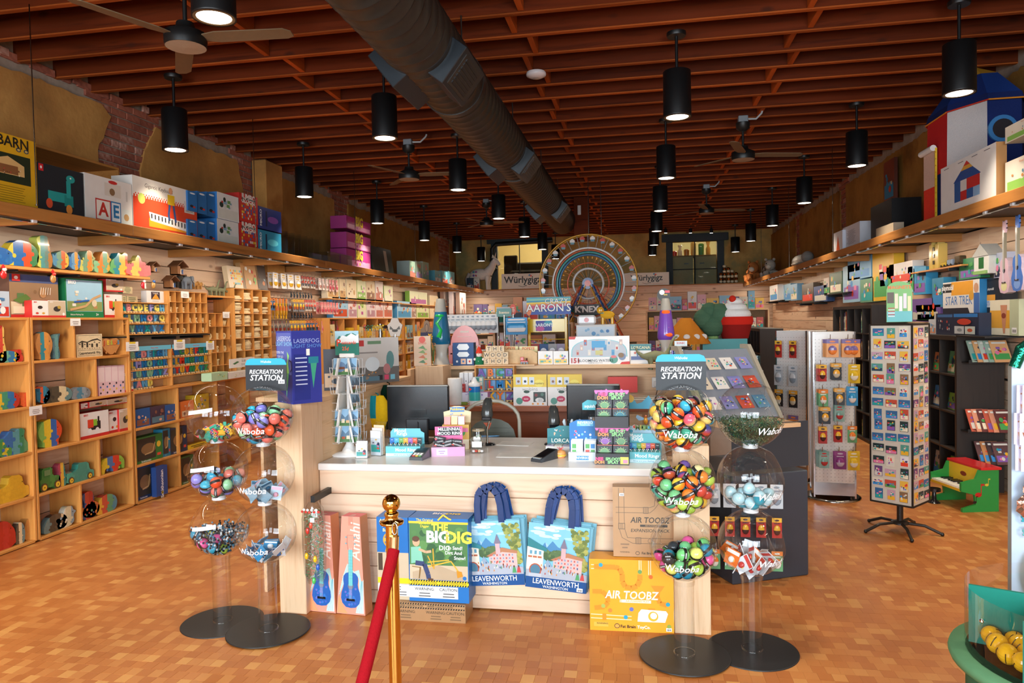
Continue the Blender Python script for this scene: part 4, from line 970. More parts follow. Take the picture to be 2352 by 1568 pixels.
for nm,c,c2,w,h,lab in(('gem_packet',0x8FB4C8,0x1E5E80,.03,.035,'clear packet with a blue gem'),('gem_packet',0xB8D4E4,0xE8B0C8,.03,.035,'iridescent clear packet with a small charm'),('card_packet',0x2A8CC0,0xE8ECEE,.034,.026,'blue carded packet of small metal puzzles'),('card_packet',0xDDE4E8,0x2A6FA8,.034,.026,'white carded packet with gold pieces'),('popper_packet',0xE8732C,0xF0EEE8,.035,.04,'orange carded packet of party poppers'),('popper_packet',0xD8DCE0,0xC8403A,.035,.04,'clear packet with red printed popper')):
 m_=MB(c).PR([(-w,-h),(w,-h),(w,h),(-w,h)],-.0015,.0015,c);e_=m_.B(nm,'card')
 q=MB(c2);q.R(-w*.9,w*.9,h*.45,h*.9,-.0019,c2);q.D(0,-h*.25,w*.45,w*.45,-.0021,c2,10);q.D(w*.3,-h*.3,w*.2,w*.2,-.0024,0xF2D060 if c2!=0x1E5E80 else 0x4AA0C8,8)
 q.B('print','card',e_);q2=MB();q2.BA(0,-.008,-h*.25,w*.42,.007,w*.42,n=10,m=6,col=c2);q2.B('blister','gloss',e_);pk.append([e_,lab,False])
def scatter_packets(tw,gi,n,kinds,where,seed,heap=(0,0)):
 for p in scatter(tw,gi,n,.03,seed,heap):
  e=pk[r.choice(kinds)]
  if e[2]:o=dup(e[0])
  else:o=e[0];e[2]=True
  o.location=p;o.rotation_euler=tumbled(r);tag(o,e[1]+' in the '+where,'packet','packets in the '+where)
scatter_packets('lf',1,13,(0,1),'middle globe by the left post',11)
scatter_packets('lf',2,16,(2,3),'bottom globe by the left post',12)
scatter_packets('rb',2,20,(4,5),'bottom globe by the aisle',13,(-.3,0))
egg=MB(0x2FA8C0).BA(0,0,0,.03,.03,.036,n=14,m=10,col=0x1F9CB4,c2=0xBFE4EC).B('putty_egg','gloss');MB(0xE8F0F2).LA([(.031,-.003),(.031,.003)],16,cap=False).B('rim','gloss',egg)
for i,p in enumerate(scatter('rb',1,11,.033,14)):
 o=egg if i==0 else dup(egg)
 o.location=p;o.rotation_euler=tumbled(r);tag(o,'blue putty egg in the middle globe beside the card rack aisle','putty egg','blue putty eggs in a globe')
def shred(tw,gi,level,n,cols,nm,label,bead=False):
 X,Y=TW[tw];b=MB();q=RN(gi+31);i=0
 while i<n:
  v=Vector((q.uniform(-1,1),q.uniform(-1,1),q.uniform(-1,level)))*(RG-.008)
  if v.length>RG-.008:continue
  i+=1
  if bead:b.BA(v.x,v.y,v.z,.0065,n=6,m=4,col=q.choice(cols))
  else:
   d=Vector((q.uniform(-1,1),q.uniform(-1,1),q.uniform(-.5,.5))).normalized()*.012;s_=Vector((d.y,-d.x,.004)).normalized()*.002
   b.add([v-d-s_,v-d+s_,v+s_+Vector((0,0,.003)),v-s_+Vector((0,0,.003))],[(0,1,2,3)],q.choice(cols));b.add([v-s_+Vector((0,0,.003)),v+s_+Vector((0,0,.003)),v+d+s_,v+d-s_],[(0,1,2,3)],q.choice(cols))
 o=b.B(nm,'gloss',None,(X,Y,GZ[gi]));tag(o,label,'filling',None,'stuff')
shred('rb',0,-.12,2600,[0x3E5A42,0x4A6A4A,0x2E4836,0x6A7A5A,0x3A6A5A],'paper_shreds','dark green paper shreds filling the globe beside the aisle')
shred('lb',2,.0,620,[0x1E262C,0x2A4A60,0x8A9AA4,0x16181A,0x3A7A9A,0xC8D0D4],'glass_beads','dark glass beads in the bottom globe by the toy wall',True)
# on and behind the counter
def BY(name,label,cat,bb,Y,d,col,side=None,fn=None,z=None,rz=0.0,top=None,group=None,mat='card',tilt=0.0):
 """box whose front fills the pixel box bb when it stands at depth Y; z = height of what it rests on"""
 xc,w,zb,h=span_y(*bb,Y)
 if z is not None:h+=zb-z;zb=z
 return CT(name,label,cat,w,d,h,(xc,Y+d/2,zb),rz,col,side,top,(lambda p,y:fn(p,y,w,h))if fn else None,group,tilt,mat)
def A(style,pal=None,m=.06,bg=None,seed=1,title=None,tc=0xFFFFFF,ts=.16,tz=.86,band=None):
 def f(p,y,w,h):
  if bg is not None:p.R(-w/2,w/2,0,h,y,bg)
  art(p,-w/2+w*m,w/2-w*m,h*m,h*(1-m)if not title else h*(tz-ts*.7),y-.0004,style,seed,pal)
  if band is not None:p.R(-w/2,w/2,h*(tz-ts*.6),h*min(1,tz+ts*.6),y-.006,band)
  if title:
   n=max(len(t)for t in title.split('\n'))
   for i,t in enumerate(title.split('\n')):p.TX(t,min(h*ts,w*1.55/n),0,h*tz-i*h*ts*.9,y-.0065,tc,.015)
 return f
ps=EM('postcard_spinner',(-1.80,4.19,ZC));tag(ps,'white wire postcard spinner on the counter beneath a price sign','postcard rack')
MB(0xF0EEEC).LA([(.125,0),(.125,.008),(.05,.016),(.03,.05),(.016,.08)],28).B('base','gloss',ps)
MB(0xF0EEEC).LA([(.011,.07),(.011,.62)],12).B('column','gloss',ps)
MB(0xF0EEEC).box(-.05,.05,-.012,.012,.60,.625,b=.003).B('sign_clip','gloss',ps)
sg=MB();sg.PR([(-.078,.615),(.078,.615),(.078,.765),(-.078,.765)],-.002,.002,0x2F7A6C);so=sg.B('sign_panel','card',ps)
s=MB();s.PO([(-.078,.70),(-.05,.735),(-.03,.725),(.0,.745),(.04,.752),(.078,.73),(.078,.765),(-.078,.765)],-.0024,0x9CC4D4);s.PO([(-.06,.705),(-.03,.738),(.0,.73),(.03,.75),(.06,.735),(.078,.745),(.078,.69),(-.06,.69)],-.0027,0xE4ECEE)
s.TX('P',.06,-.055,.69,-.0032,0xE0482C,.02);s.TX('ostcards',.028,.012,.692,-.0032,0xE0482C,.015);s.TX('25¢',.032,-.01,.655,-.0032,0xE86A4A,.015);s.B('lettering','card',so)
for t,zz in enumerate((.075,.175,.275,.38,.49)):
 for f_ in range(4):
  a=f_*pi/2+.06;R_=MR(a,4,'Z')
  wb=MB(0xE4E6E8);wb.M=R_
  for sx in(-1,1):
   wb.TU([(sx*.085,-.03,zz+.10),(sx*.085,-.035,zz),(sx*.085,-.075,zz),(sx*.085,-.085,zz+.055)],.0016,5);wb.TU([(sx*.045,-.03,zz),(sx*.045,-.075,zz),(sx*.045,-.085,zz+.05),(sx*.085,-.085,zz+.05)],.0014,5)
  wb.TU([(-.085,-.035,zz+.10),(.085,-.035,zz+.10)],.0014,5)
  pc=wb.B('wire_pocket','metal',ps)
  if f_ in(0,1,3)and not(f_==0 and t in(2,3)):
   cb=MB(0xEDEDEA);cb.M=R_@MT((0,-.05,zz+.004))@MR(rad(-10),4,'X')
   cb.box(-.075,.075,-.006,.006,0,.105,0xE8E8E4)
   art(cb,-.074,.074,.001,.104,-.0064,'mtn',t*4+f_)
   if t==4 and f_==0:cb.D(-.03,.05,.036,.032,-.009,0x6A86A8,20);cb.R(-.05,.0,.035,.05,-.0093,0x7A4A34)
   cb.B('postcards','card',ps)
def acr(name,label,x,y,w,d,h,cards,rz=0):
 o=EM(name,(x,y,ZC),rz);tag(o,label,'card holder')
 MB().box(-w/2,w/2,-d/2,-d/2+.003,0,h*.55).B('front_wall','clear',o);MB().box(-w/2,w/2,d/2-.003,d/2,0,h).B('back_wall','clear',o);MB().box(-w/2,w/2,-d/2,d/2,0,.003).B('tray','clear',o)
 for i,(c,st_)in enumerate(cards):
  m_=MB(c).box(-w/2+.004,w/2-.004,-.002,.002,0,h*(.75+.22*i/len(cards)),c);art(m_,-w/2+.008,w/2-.008,h*.1,h*.65,-.0026,st_,i);m_.B('card_stack','card',o,(0,-d/2+.012+i*(d-.02)/len(cards),.003))
 return o
acr('card_holder','clear holder of business cards in front of the postcard spinner',-1.665,4.06,.075,.06,.115,[(0xF2F0EE,'photo'),(0xE8E8F0,'type')],.15)
acr('card_holder','clear holder of leaflets with orange edged cards beside the mood ring box',-1.60,4.16,.08,.08,.20,[(0xD8DCE4,'photo'),(0xE8E0D8,'type'),(0xF0D0B0,'type')],-.2)
def swatch(p,y,w,h,low=.42):
 cs=[0x2A6FB8,0x4AA8C8,0x6FA858,0xE0A83A,0x9A5FA8,0xD85A3A,0x2E3A3E]
 for i,c in enumerate(cs):p.R(-w/2+w*i/7,-w/2+w*(i+1)/7,h*low,h*(low+.25),y-.0005,c);p.TX(['Sad','Calm','Cool','Fun','Love','Lucky','Tired'][i],w*.035,-w/2+w*(i+.5)/7,h*(low+.17),y-.001,0xFFFFFF,.01)
def ring_box(name,label,xc,yc,w,d,h,z,rz):
 o=EM(name,(xc,yc,z),rz);tag(o,label,'display box','mood ring display boxes')
 m_=MB(0x5BB8C4);m_.box(-w/2,w/2,-d/2,d/2,0,h*.40,0x66BCC8);m_.B('tray','card',o)
 p=MB();p.TX('Mood Rings',.028,.02,h*.26,-d/2-.001,0xF4FAFA,.02);p.R(-w/2,w/2,.002,h*.13,-d/2-.0006,0xC8E6F0);p.TX('How are you feeling',.014,0,h*.07,-d/2-.0012,0x3A7A9A,.0,.3);p.B('tray_print','card',o)
 hb=MB(0x5BB8C4);hb.PR([(-w/2,h*.38),(w/2,h*.38),(w/2,h*.82),(w*.4,h*.9),(w*.38,h),(-w*.42,h),(-w/2,h*.86)],d/2-.004,d/2,0x6ABECC);hd=hb.B('header_card','card',o)
 p=MB();p.TX('Mood',.032,-.045,h*.91,d/2-.0052,0xF8FCFC,.02);p.TX('Rings',.032,-.035,h*.79,d/2-.0052,0xF8FCFC,.02);p.B('header_print','card',hd)
 q=MB();q.M=MT((0,.012,0));swatch(q,.0,w*.94,h);q.B('colour_chart','card',o)
 r_=MB(0xC8C4BC)
 for i in range(8):rg=MB(0xD0CCC4);ring_at=(-w*.42+w*.84*i/7);rg.TU([(ring_at+.011*cos(a),-d*.3,h*.41+.011*sin(a)+.002)for a in[k*pi/6 for k in range(13)]],.0022,5,cap=False);rg.BA(ring_at,-d*.3,h*.41+.014,.005,n=8,m=5,col=[0x3A5A4A,0x5A3A6A,0x2A4A7A][i%3]);rg.B('ring','chrome',o)
 return o
ring_box('ring_display','teal mood ring display box with colour chart in front of the left monitor',-1.43,4.17,.215,.11,.155,ZC,rad(3))
ring_box('ring_display','teal mood ring display box at the right end of the counter',.005,4.09,.19,.10,.15,ZC,rad(-2))
def reader(lab,x,y,w,d,rz,dark):
 o=EM('card_terminal',(x,y,ZC),rz);tag(o,lab,'card terminal')
 c=0x3A3C40 if dark else 0x55585C
 m_=MB(c);m_.add([(-w/2,-d/2,0),(w/2,-d/2,0),(w/2,d/2,0),(-w/2,d/2,0),(-w/2*.94,-d/2,.018),(w/2*.94,-d/2,.018),(w/2*.94,d/2,.055),(-w/2*.94,d/2,.055)],[(0,3,2,1),(4,5,6,7),(0,1,5,4),(1,2,6,5),(2,3,7,6),(3,0,4,7)]);m_.B('body','gloss',o)
 sl=.037/d;Zs=lambda yy:.0187+(yy+d/2)*sl
 s=MB(0x16242C if not dark else 0x0E0F12);y0,y1=(.0 if not dark else-d*.3),d*.42;s.add([(-w*.38,y0,Zs(y0)),(w*.38,y0,Zs(y0)),(w*.38,y1,Zs(y1)),(-w*.38,y1,Zs(y1))],[(0,1,2,3)],0x2A3C44 if not dark else 0x111216);s.B('screen','gloss',o)
 if not dark:
  for i in range(3):
   for j in range(3):k_=MB(0xD8D4CC if j else(0xC8443A,0xE0B43A,0x5AA85A)[i]);yy=-d*.42+j*d*.12;k_.box(-w*.33+i*w*.24,-w*.33+i*w*.24+w*.18,yy,yy+d*.08,Zs(yy),Zs(yy)+.006);k_.B('key','gloss',o)
 else:MB(0x9AA0A4).box(-w*.36,w*.36,-d*.46,-d*.36,.019,.024).B('key_strip','gloss',o)
reader('grey card terminal with a small keypad beside the mood ring box',-1.305,4.07,.085,.13,rad(-6),False)
reader('black handheld card terminal lying tilted beside the burger toy',-.56,4.08,.075,.16,rad(-30),True)
mb_=EM('quiz_card_box',(-1.165,4.20,ZC),rad(12));tag(mb_,'pink card box heaped with black quiz packs beside the card terminal','display box')
m_=MB(0xC9A0C8);m_.box(-.10,.10,-.055,.055,0,.055,0xD8A8C8);m_.B('tray','card',mb_)
p=MB();p.R(-.07,-.005,.008,.045,-.0556,0xE4C8D8);art(p,-.06,-.015,.014,.038,-.056,'type',1,[0xA888B8]);p.R(.0,.1,.0,.055,-.0556,0xD09AC0);p.B('tray_print','card',mb_)
hb=MB(0x2A2A2E);hb.PR([(-.085,.06),(.085,.06),(.085,.165),(-.085,.165)],.05,.053,0xE86AA0);hd=hb.B('header_card','card',mb_)
p=MB();p.R(-.06,.07,.11,.16,.049,0x1C1C20);p.TX('MILLENNIAL',.026,.005,.148,.048,0xF4F4F4,.02);p.TX('MOOD RING',.026,.005,.122,.048,0xF4F4F4,.02);p.B('header_print','card',hd)
for i in range(7):
 q=MB(0x1E1E22);q.box(-.034,.034,-.012,.012,0,.02,0x222226);q.R(-.03,.03,.004,.016,-.0126,0x2E2E34);q.TX('MILLENNIAL',.011,0,.010,-.0132,0xF0F0F0,.01);q.R(-.034,-.02,.0,.006,-.013,0xE0584A);q.B('quiz_pack','card',mb_,(-.055+(i%3)*.052,-.03+(i//3)*.028,.056+(i//3)*.016),rot=(0,RN(i).uniform(-.4,.4),RN(i).uniform(-.3,.3)))
pb=EM('booster_display',(-1.175,4.44,ZC),rad(8));tag(pb,'tall colourful trading card display box behind the quiz packs','display box')
m_=MB(0xE8B860);m_.box(-.085,.085,-.06,.06,0,.155,0xE2B45A);m_.B('tray','card',pb);p=MB();art(p,-.084,.084,.002,.153,-.0606,'photo',11);p.B('tray_print','card',pb)
hb=MB();hb.PR([(-.085,.15),(.085,.15),(.09,.225),(.05,.235),(.045,.255),(.02,.262),(-.02,.262),(-.045,.255),(-.05,.235),(-.09,.225)],.052,.055,0xE6D2A8);hd=hb.B('header_card','card',pb)
p=MB();art(p,-.08,.08,.155,.22,.0515,'blobs',3,[0xE88FA8,0x8FB86A,0xE8B84A,0x8A9AD8,0xF0E0C0]);p.PO([(-.045,.225),(.045,.225),(.05,.255),(-.05,.255)],.047,0x4A86C8);p.TX('Pokémon',.024,0,.242,.046,0xF2D23A,.03);p.B('header_print','card',hd)
for i in range(2):
 for j in range(3):q=MB([0xE8503A,0xF0A03A,0xF0E8D8][(i+j)%3]);q.box(-.02,.02,-.003,.003,0,.07);q.B('booster_pack','gloss',pb,(-.055+j*.045,-.04+i*.03,.155-.02),rot=(rad(-8),0,0))
tj=EM('tip_jar',(-1.03,4.43,ZC));tag(tj,'glass tip jar with twine and a white heart tag','jar')
MB().LA([(.042,0),(.046,.006),(.046,.095),(.038,.115),(.038,.135)],24,cap=False).B('glass','clear',tj);MB(0xC0A888).LA([(.0385,.112),(.041,.116),(.0385,.12)],24,cap=False).B('twine','fabric',tj)
q=MB(0xF2F0EC);q.PO([(0,.03),(.024,.06),(.022,.078),(.010,.082),(0,.074),(-.010,.082),(-.022,.078),(-.024,.06)],-.048);q.B('heart_tag','card',tj)
for i in range(4):MB(0x8FA07A if i%2 else 0xA8A08A).box(-.02,.02,-.001,.001,0,.07).B('banknote','card',tj,(0,(i-1.5)*.012,.012),rot=(.1*i,.3*(i-2),i))
cb=EM('clear_candy_box',(-1.0,4.28,ZC),.08);tag(cb,'small clear acrylic box with wrapped sweets in front of the tip jar','box')
MB().box(-.04,.04,-.04,.04,0,.075).B('acrylic_box','clear',cb);MB(0xF4F2F0).PR([(-.03,.04),(.03,.04),(.03,.075),(-.03,.075)],-.042,-.041).B('label_card','card',cb)
for i in range(7):MB([0xE8E0DC,0xD84A3A,0xF0C8A0][i%3]).BA(0,0,0,.012,.008,.008,n=8,m=5).B('sweet','gloss',cb,(-.025+.017*(i%4),-.015+.02*(i//4),.012),rot=(0,0,i))
def monitor(lab,x,y,w,h,rz,full=True):
 o=EM('till_monitor',(x,y,ZC),rz);tag(o,lab,'monitor')
 m_=MB(0x1C1D20);m_.box(-w/2,w/2,-.018,.018,.085,.085+h,b=.008);m_.B('back_shell','gloss',o)
 MB(0x9A968E).box(-w/2+.004,w/2-.004,-.02,.012,.085+h-.006,.085+h+.003,b=.002).B('top_edge','metal',o)
 MB(0x2E3034).box(-.075,.075,-.05,-.02,.0,.165,b=.006).B('neck','metal',o);MB(0x2A2C30).box(-.09,.09,-.08,.10,0,.014,b=.004).B('foot','metal',o);MB(0x101114).box(-.06,.06,-.022,-.016,.19,.225).B('mount_plate','gloss',o)
 for sx in(-1,1):
  for i in range(9):MB(0x0C0D0E).box(sx*.1-.015,sx*.1+.015,-.0188,-.0172,.18+i*.008,.183+i*.008).B('vent_slot','gloss',o)
 for i in range(3):MB(0xB8B0A0).box(-w/2+.03+i*.012,-w/2+.036+i*.012,-.0188,-.017,.095,.1).B('port','metal',o)
 q=MB(0x0A0A0A);q.TU([(.0,-.03,.165),(.01,-.055,.14),(.008,-.052,.10)],.003,5);q.B('cable','black',o)
 p=MB(0xB8C8D8);p.box(-w/2+.01,w/2-.01,.0175,.0185,.097,.085+h-.012);p.B('screen','gloss',o)
xc,w,zb,h=span_y(892,1032,897,1012,4.62)
monitor('black till monitor seen from behind, left of the folding chair',xc,4.62,w,.30,rad(2))
xc,w,zb,h=span_y(1302,1425,897,1000,4.66)
monitor('black till monitor seen from behind, behind the black squishy toy boxes',xc,4.66,w,.30,rad(-3))
def scanner(lab,xp,yp,Y,rz,tilt=0):
 p=on_y(xp,yp,Y);o=EM('barcode_scanner',(p.x,Y,ZC),rz);tag(o,lab,'scanner');hz=p.z-ZC
 MB(0x1E2022).LA([(.055,0),(.05,.008),(.02,.014)],24).B('base','gloss',o);MB(0xA8A49A).TU([(0,0,.01),(0,.0,hz*.5),(.02,.0,hz*.8),(.012,0,hz)],.007,8).B('gooseneck','chrome',o)
 m_=MB(0x3A3A38);n=12
 prof=[(-.042,-.04,.028),(-.048,.0,.040),(-.036,.045,.034),(-.01,.085,.030),(.02,.105,.018)]
 vs=[]
 for(yy,zz,wd)in prof:vs+=[(wd*cos(2*pi*k/n),yy*.8+.026*sin(2*pi*k/n),zz)for k in range(n)]
 m_.add(vs,[(i*n+k,i*n+(k+1)%n,(i+1)*n+(k+1)%n,(i+1)*n+k)for i in range(4)for k in range(n)],None,True);m_.add(vs[:n],[tuple(range(n-1,-1,-1))]);m_.add(vs[-n:],[tuple(range(n))]);m_.B('scan_head','gloss',o,(.01,0,hz))
 MB(0x14161A).box(-.03,.03,-.066,-.058,-.035,-.012,b=.004).B('scan_window','gloss',o,(.01,0,hz))
scanner('grey barcode scanner on a bent neck in front of the folding chair',1118,950,4.56,0)
scanner('grey barcode scanner on a stand left of the clear pens',1268,968,4.60,.2)
for nm,lab,bb,rz in(('paper_sheet','white paper sheet lying in front on the counter top',(1185,1045),.03),('paper_sheet','white paper sheet lying farther back near the blue pen',(1183,1019),-.1)):
 p=on_z(*bb,ZC);o=MB(0xF2EEE8).box(-.11,.11,-.07,.07,0,.0015).B(nm,'card',None,(p.x,p.y,ZC+.0005),rz);tag(o,lab,'paper');q=MB();q.M=MT((0,0,.002))@MR(rad(-90),4,'X')
 for i in range(7):q.R(-.09,.09-.02*(i%3),-.05+i*.015,-.048+i*.015,-.0002,0xB8B4B0)
 q.B('small_print','card',o)
p=on_z(1125,1003,ZC);o=EM('pen',(p.x,p.y,ZC+.005),.25);tag(o,'light blue ball pen lying on the counter top','pen');MB(0x6AA8D8).TU([(-.06,0,0),(.05,0,0),(.068,0,0)],[.0045,.0045,.001],8).B('barrel','gloss',o);MB(0x3A78B8).box(-.06,-.02,-.001,.001,.004,.007).B('clip','gloss',o)
lb=EM('trading_card_display',(-.475,4.33,ZC),-.05);tag(lb,'teal and white trading card display box behind the black terminal','display box')
m_=MB(0xE8E4E0);m_.box(-.10,.10,-.06,.06,0,.045,0xE4E2DE);m_.B('tray','card',lb)
hb=MB();hb.PR([(-.105,.045),(.105,.045),(.105,.135),(.07,.15),(.03,.158),(-.03,.158),(-.06,.145),(-.105,.14)],.03,.034,0x2F8088);hd=hb.B('header_card','card',lb)
p=MB();art(p,-.1,.1,.085,.14,.0296,'blobs',5,[0xC8DCE0,0xE8B89A,0x8AB8A8,0xE8E4DC,0xB8747A]);p.R(-.105,.105,.045,.088,.026,0x1F7078);p.TX('LORCANA',.034,0,.066,.0255,0xF0ECDC,.012);p.B('header_print','card',hd)
for i in range(4):MB(0xB8B0A0 if i%2 else 0x9A8AA0).box(-.022,.022,-.05,.045,.03,.05).B('booster_pack','gloss',lb,(-.075+i*.05,0,0))
bg=EM('burger_toy',(-.475,4.16,ZC));tag(bg,'small squishy burger toy beside the black card terminal','toy')
MB(0xD8905A).LA([(.026,0),(.032,.006),(.03,.012)],16).B('bun','gloss',bg);MB(0xE8C040).LA([(.034,.012),(.035,.018),(.03,.02)],16).B('filling','gloss',bg);MB(0xE09A5A).LA([(.032,.02),(.034,.028),(.024,.042),(.001,.047)],16,cap=False).B('bun_top','gloss',bg)
for i in range(6):MB(0xE86A6A).TU([(0,0,.04),(.012*cos(i),.012*sin(i),.056),(.02*cos(i),.02*sin(i),.06)],.002,5).B('frill','gloss',bg)
rv=EM('puzzle_display',(-.335,4.12,ZC),.03);tag(rv,'blue pocket puzzle display box left of the black squishy toy boxes','display box')
m_=MB(0xE4E8EC);m_.box(-.085,.085,-.055,.055,0,.05,0xDDE4EA);m_.B('tray','card',rv);p=MB();p.R(-.04,.03,.006,.03,-.0556,0x3A8AC8);p.TX('REVERSO',.018,-.005,.018,-.0562,0xF4F8FA,.02);p.B('tray_print','card',rv)
hb=MB();hb.PR([(-.085,.05),(.085,.05),(.085,.21),(.03,.222),(-.04,.222),(-.085,.20)],.05,.053,0x2A78BC);hd=hb.B('header_card','card',rv)
p=MB();p.R(-.04,.055,.185,.215,.0485,0x6ABCE0);p.TX('REVERSO',.022,.008,.205,.0475,0xFFFFFF,.02);p.TX('PUZZLE GAME',.009,.008,.191,.0475,0xE8F4FA,.01);art(p,-.075,.075,.10,.17,.0495,'blobs',6,[0x7AC0E0,0xE8507A,0xF0E0E8,0x9AD0E8]);p.B('header_print','card',hd)
for i in range(2):
 for j in range(4):q=MB(0xE8ECF0);q.box(-.034,.034,-.008,.008,0,.10);art(q,-.03,.03,.02,.085,-.0086,'grid',i+j,[0xE0483A,0x3A88C8,0xF0F0F0,0x5AA858]);q.B('game_pack','card',rv,(-.038+i*.076,-.035+j*.022,.012),rot=(rad(-12),0,0))
pn=EM('pen_holder',(-.42,4.42,ZC));tag(pn,'holder of clear hand shaped pens beside the till monitor','pens')
MB(0x8A2A2A).box(-.05,.05,-.03,.03,0,.05,b=.004).B('holder','card',pn)
for i in range(6):a=-.04+.016*i;m_=MB(0xC8D4DC);m_.TU([(a,0,.04),(a*1.3,.005,.14),(a*1.5,0,.175),(a*1.5+.004,-.004,.19)],[.006,.007,.011,.006],8);m_.B('pen','clear' if i%2 else 'gloss',pn);
nd_c=0x3A3A3E
nb=EM('squishy_toy_display',(-.165,4.03,ZC),rad(-2));tag(nb,'two tier black display of splat squishy toy boxes with pink slime edges','display box')
for t in range(2):
 z0=t*.205
 m_=MB(nd_c);m_.box(-.092,.092,-.06,.06,z0,z0+.062,0x35353A);m_.box(-.092,.092,.057,.06,z0,z0+.2,0x35353A);m_.box(-.092,-.089,-.03,.06,z0,z0+.12);m_.box(.089,.092,-.03,.06,z0,z0+.12);tr=m_.B('tray','card',nb)
 m_=MB(nd_c);m_.PR([(-.095,z0+.155),(.095,z0+.155),(.095,z0+.20),(-.095,z0+.20)],-.03,-.027,0x3A3A40);hd=m_.B('header_card','card',nb)
 p=MB();p.R(-.095,.095,z0+.196,z0+.207,-.0305,0xE86FB4)
 for i in range(7):p.D(-.085+i*.028,z0+.194,.008,.009+.006*(i%3),-.0307,0xE86FB4,8)
 p.TX('NEE',.026,-.05,z0+.182,-.0315,0xE8508A,.05);p.TX('DOH',.026,-.05,z0+.163,-.0315,0xF09A5A,.05);p.TX('SPLOOT',.024,.03,z0+.182,-.0315,0x8FCF8A,.05);p.TX('SPLAT',.024,.03,z0+.163,-.0315,0x8FCF8A,.05);p.B('header_print','card',hd)
 if t==0:p=MB();p.TX('NEE',.024,-.07,.032,-.0612,0xE8508A,.05);p.TX('DOH',.024,-.07,.014,-.0612,0xF09A5A,.05);p.TX('SPLOOT',.022,.005,.032,-.0612,0x8FCF8A,.05);p.TX('SPLAT',.022,.005,.014,-.0612,0x8FCF8A,.05);p.R(.045,.09,.006,.045,-.0608,0xE0D060);p.R(.06,.085,.01,.03,-.0612,0xE88AA8);p.B('tray_print','card',tr)
 for i in range(2):
  for rI in range(2):
   c=[0x9A5FB0,0x6A9A6A,0x6A9A6A,0x2E7A8A][(i+rI+t)%4];q=MB(0x2C2C30);q.box(-.042,.042,-.012,.012,0,.088,0x2E2E34)
   p=q;p.D(0,.05,.024,.02,-.0128,0xE8DC8A,14);p.D(0,.05,.021,.017,-.0132,c,14)
   for k in range(7):a=pi*k/6+.0;p.LI([(.018*cos(a),.05+.014*sin(a)),(.034*cos(a),.052+.026*sin(a))],.006,-.013,c)
   p.TX('SPLOOT',.014,.005,.021,-.0134,0x8FCF8A,.05);p.TX('SPLAT',.014,.005,.010,-.0134,0x8FCF8A,.05);p.R(-.042,-.03,.004,.026,-.013,0xE86A6A);p.R(-.042,.042,.085,.088,-.013,0xE86A5A)
   q.B('toy_box','card',nb,(-.045+i*.09,.035-rI*.045,z0+.064-rI*.05),rot=(rad(-6),0,0))
sq=EM('squishy_stand',(-.30,4.30,ZC));tag(sq,'clear acrylic stand with a silver squishy bottle, left of the black display','display stand')
MB().box(-.06,.06,-.05,.05,0,.3).B('acrylic_case','clear',sq);MB(0x4AB0C0).PR([(-.05,.27),(.05,.27),(.05,.30),(.03,.325),(-.02,.33),(-.05,.31)],-.052,-.05).B('header_card','card',sq)
p=MB();p.TX('squishy',.026,.0,.292,-.0526,0xF4FAFA,.02);p.B('lettering','card',sq);MB(0xC8D4E0).LA([(.03,.01),(.035,.03),(.034,.16),(.02,.20),(.02,.22)],16).B('bottle','foil',sq)
ac=EM('charm_stand',(.02,4.36,ZC));tag(ac,'clear acrylic charm stand with paper mountains and a bee','display stand')
MB().box(-.13,.13,-.05,-.046,0,.30).B('acrylic_front','clear',ac);MB().box(-.13,.13,.04,.044,0,.36).B('acrylic_back','clear',ac)
p=MB();p.PR([(-.13,.28),(-.08,.345),(-.05,.30),(-.02,.31),(.02,.35),(.05,.30),(.08,.345),(.13,.29),(.13,.27),(-.13,.27)],-.053,-.051,0x4AA8CC);p.D(-.09,.33,.024,.024,-.0532,0xE8C45A,10);p.PO([(.05,.275),(.085,.345),(.12,.275)],-.0536,0x7AA8D8);p.B('mountain_card','card',ac)
bee=MB();bee.BA(0,-.058,.20,.012,.006,.022,n=10,m=7,col=0xE8A02E);bee.BA(0,-.058,.226,.009,.006,.009,n=8,m=6,col=0xC86A3A);bee.B('bee_body','gloss',ac)
for s_ in(-1,1):q=MB(0x8FB8DC);q.PR([(s_*.008,.215),(s_*.05,.235),(s_*.058,.22),(s_*.04,.20),(s_*.01,.205)],-.056,-.054);q.B('bee_wing','gloss',ac)
mt=BY('mood_sign','pale blue display header card with mood droplets behind the right ring box','display card',(1440,1520,978,1060),4.16,.01,0xA8CCE0,None,None,ZC)
p=MB();hh=.225
for i,c in enumerate((0xE8C45A,0x8AB86A,0x4AA8C8,0xE88A6A)):p.D(-.02+i*.022,hh*.80,.015,.015,-.0056,c,12)
p.TX('MOOD',.04,.012,hh*.80,-.0072,0x6A8A4A,.03);p.TX('THINGS',.024,.012,hh*.60,-.0072,0x5A7AA8,.01);p.TX("WHAT'S YOUR MOOD?",.011,.012,hh*.48,-.0072,0xC0505A,.01)
for i,(x,z_,c)in enumerate(((-.075,.16,0x3A98B8),(-.05,.185,0xE0503A),(-.06,.125,0x8A4A6A),(-.075,.09,0xB8D0E0))):p.D(x,z_,.017,.012,-.0060,0xF0F4F8,12);p.D(x,z_,.014,.010,-.0064,c,12)
p.B('front_print','card',mt)
fc=EM('folding_chair',(-1.06,5.0,0),.05);tag(fc,'grey metal folding chair behind the counter','chair')
fr=MB(0xA8A090);hw=.2
path=[(-hw,.06,.02),(-hw,.0,.45),(-hw,-.02,.80)]+[(-hw*cos(a),-.03,.92+.14*sin(a))for a in[k*pi/10 for k in range(11)]]+[(hw,-.02,.80),(hw,0,.45),(hw,.06,.02)]
fr.TU(path,.013,10);fr.B('back_frame','metal',fc)
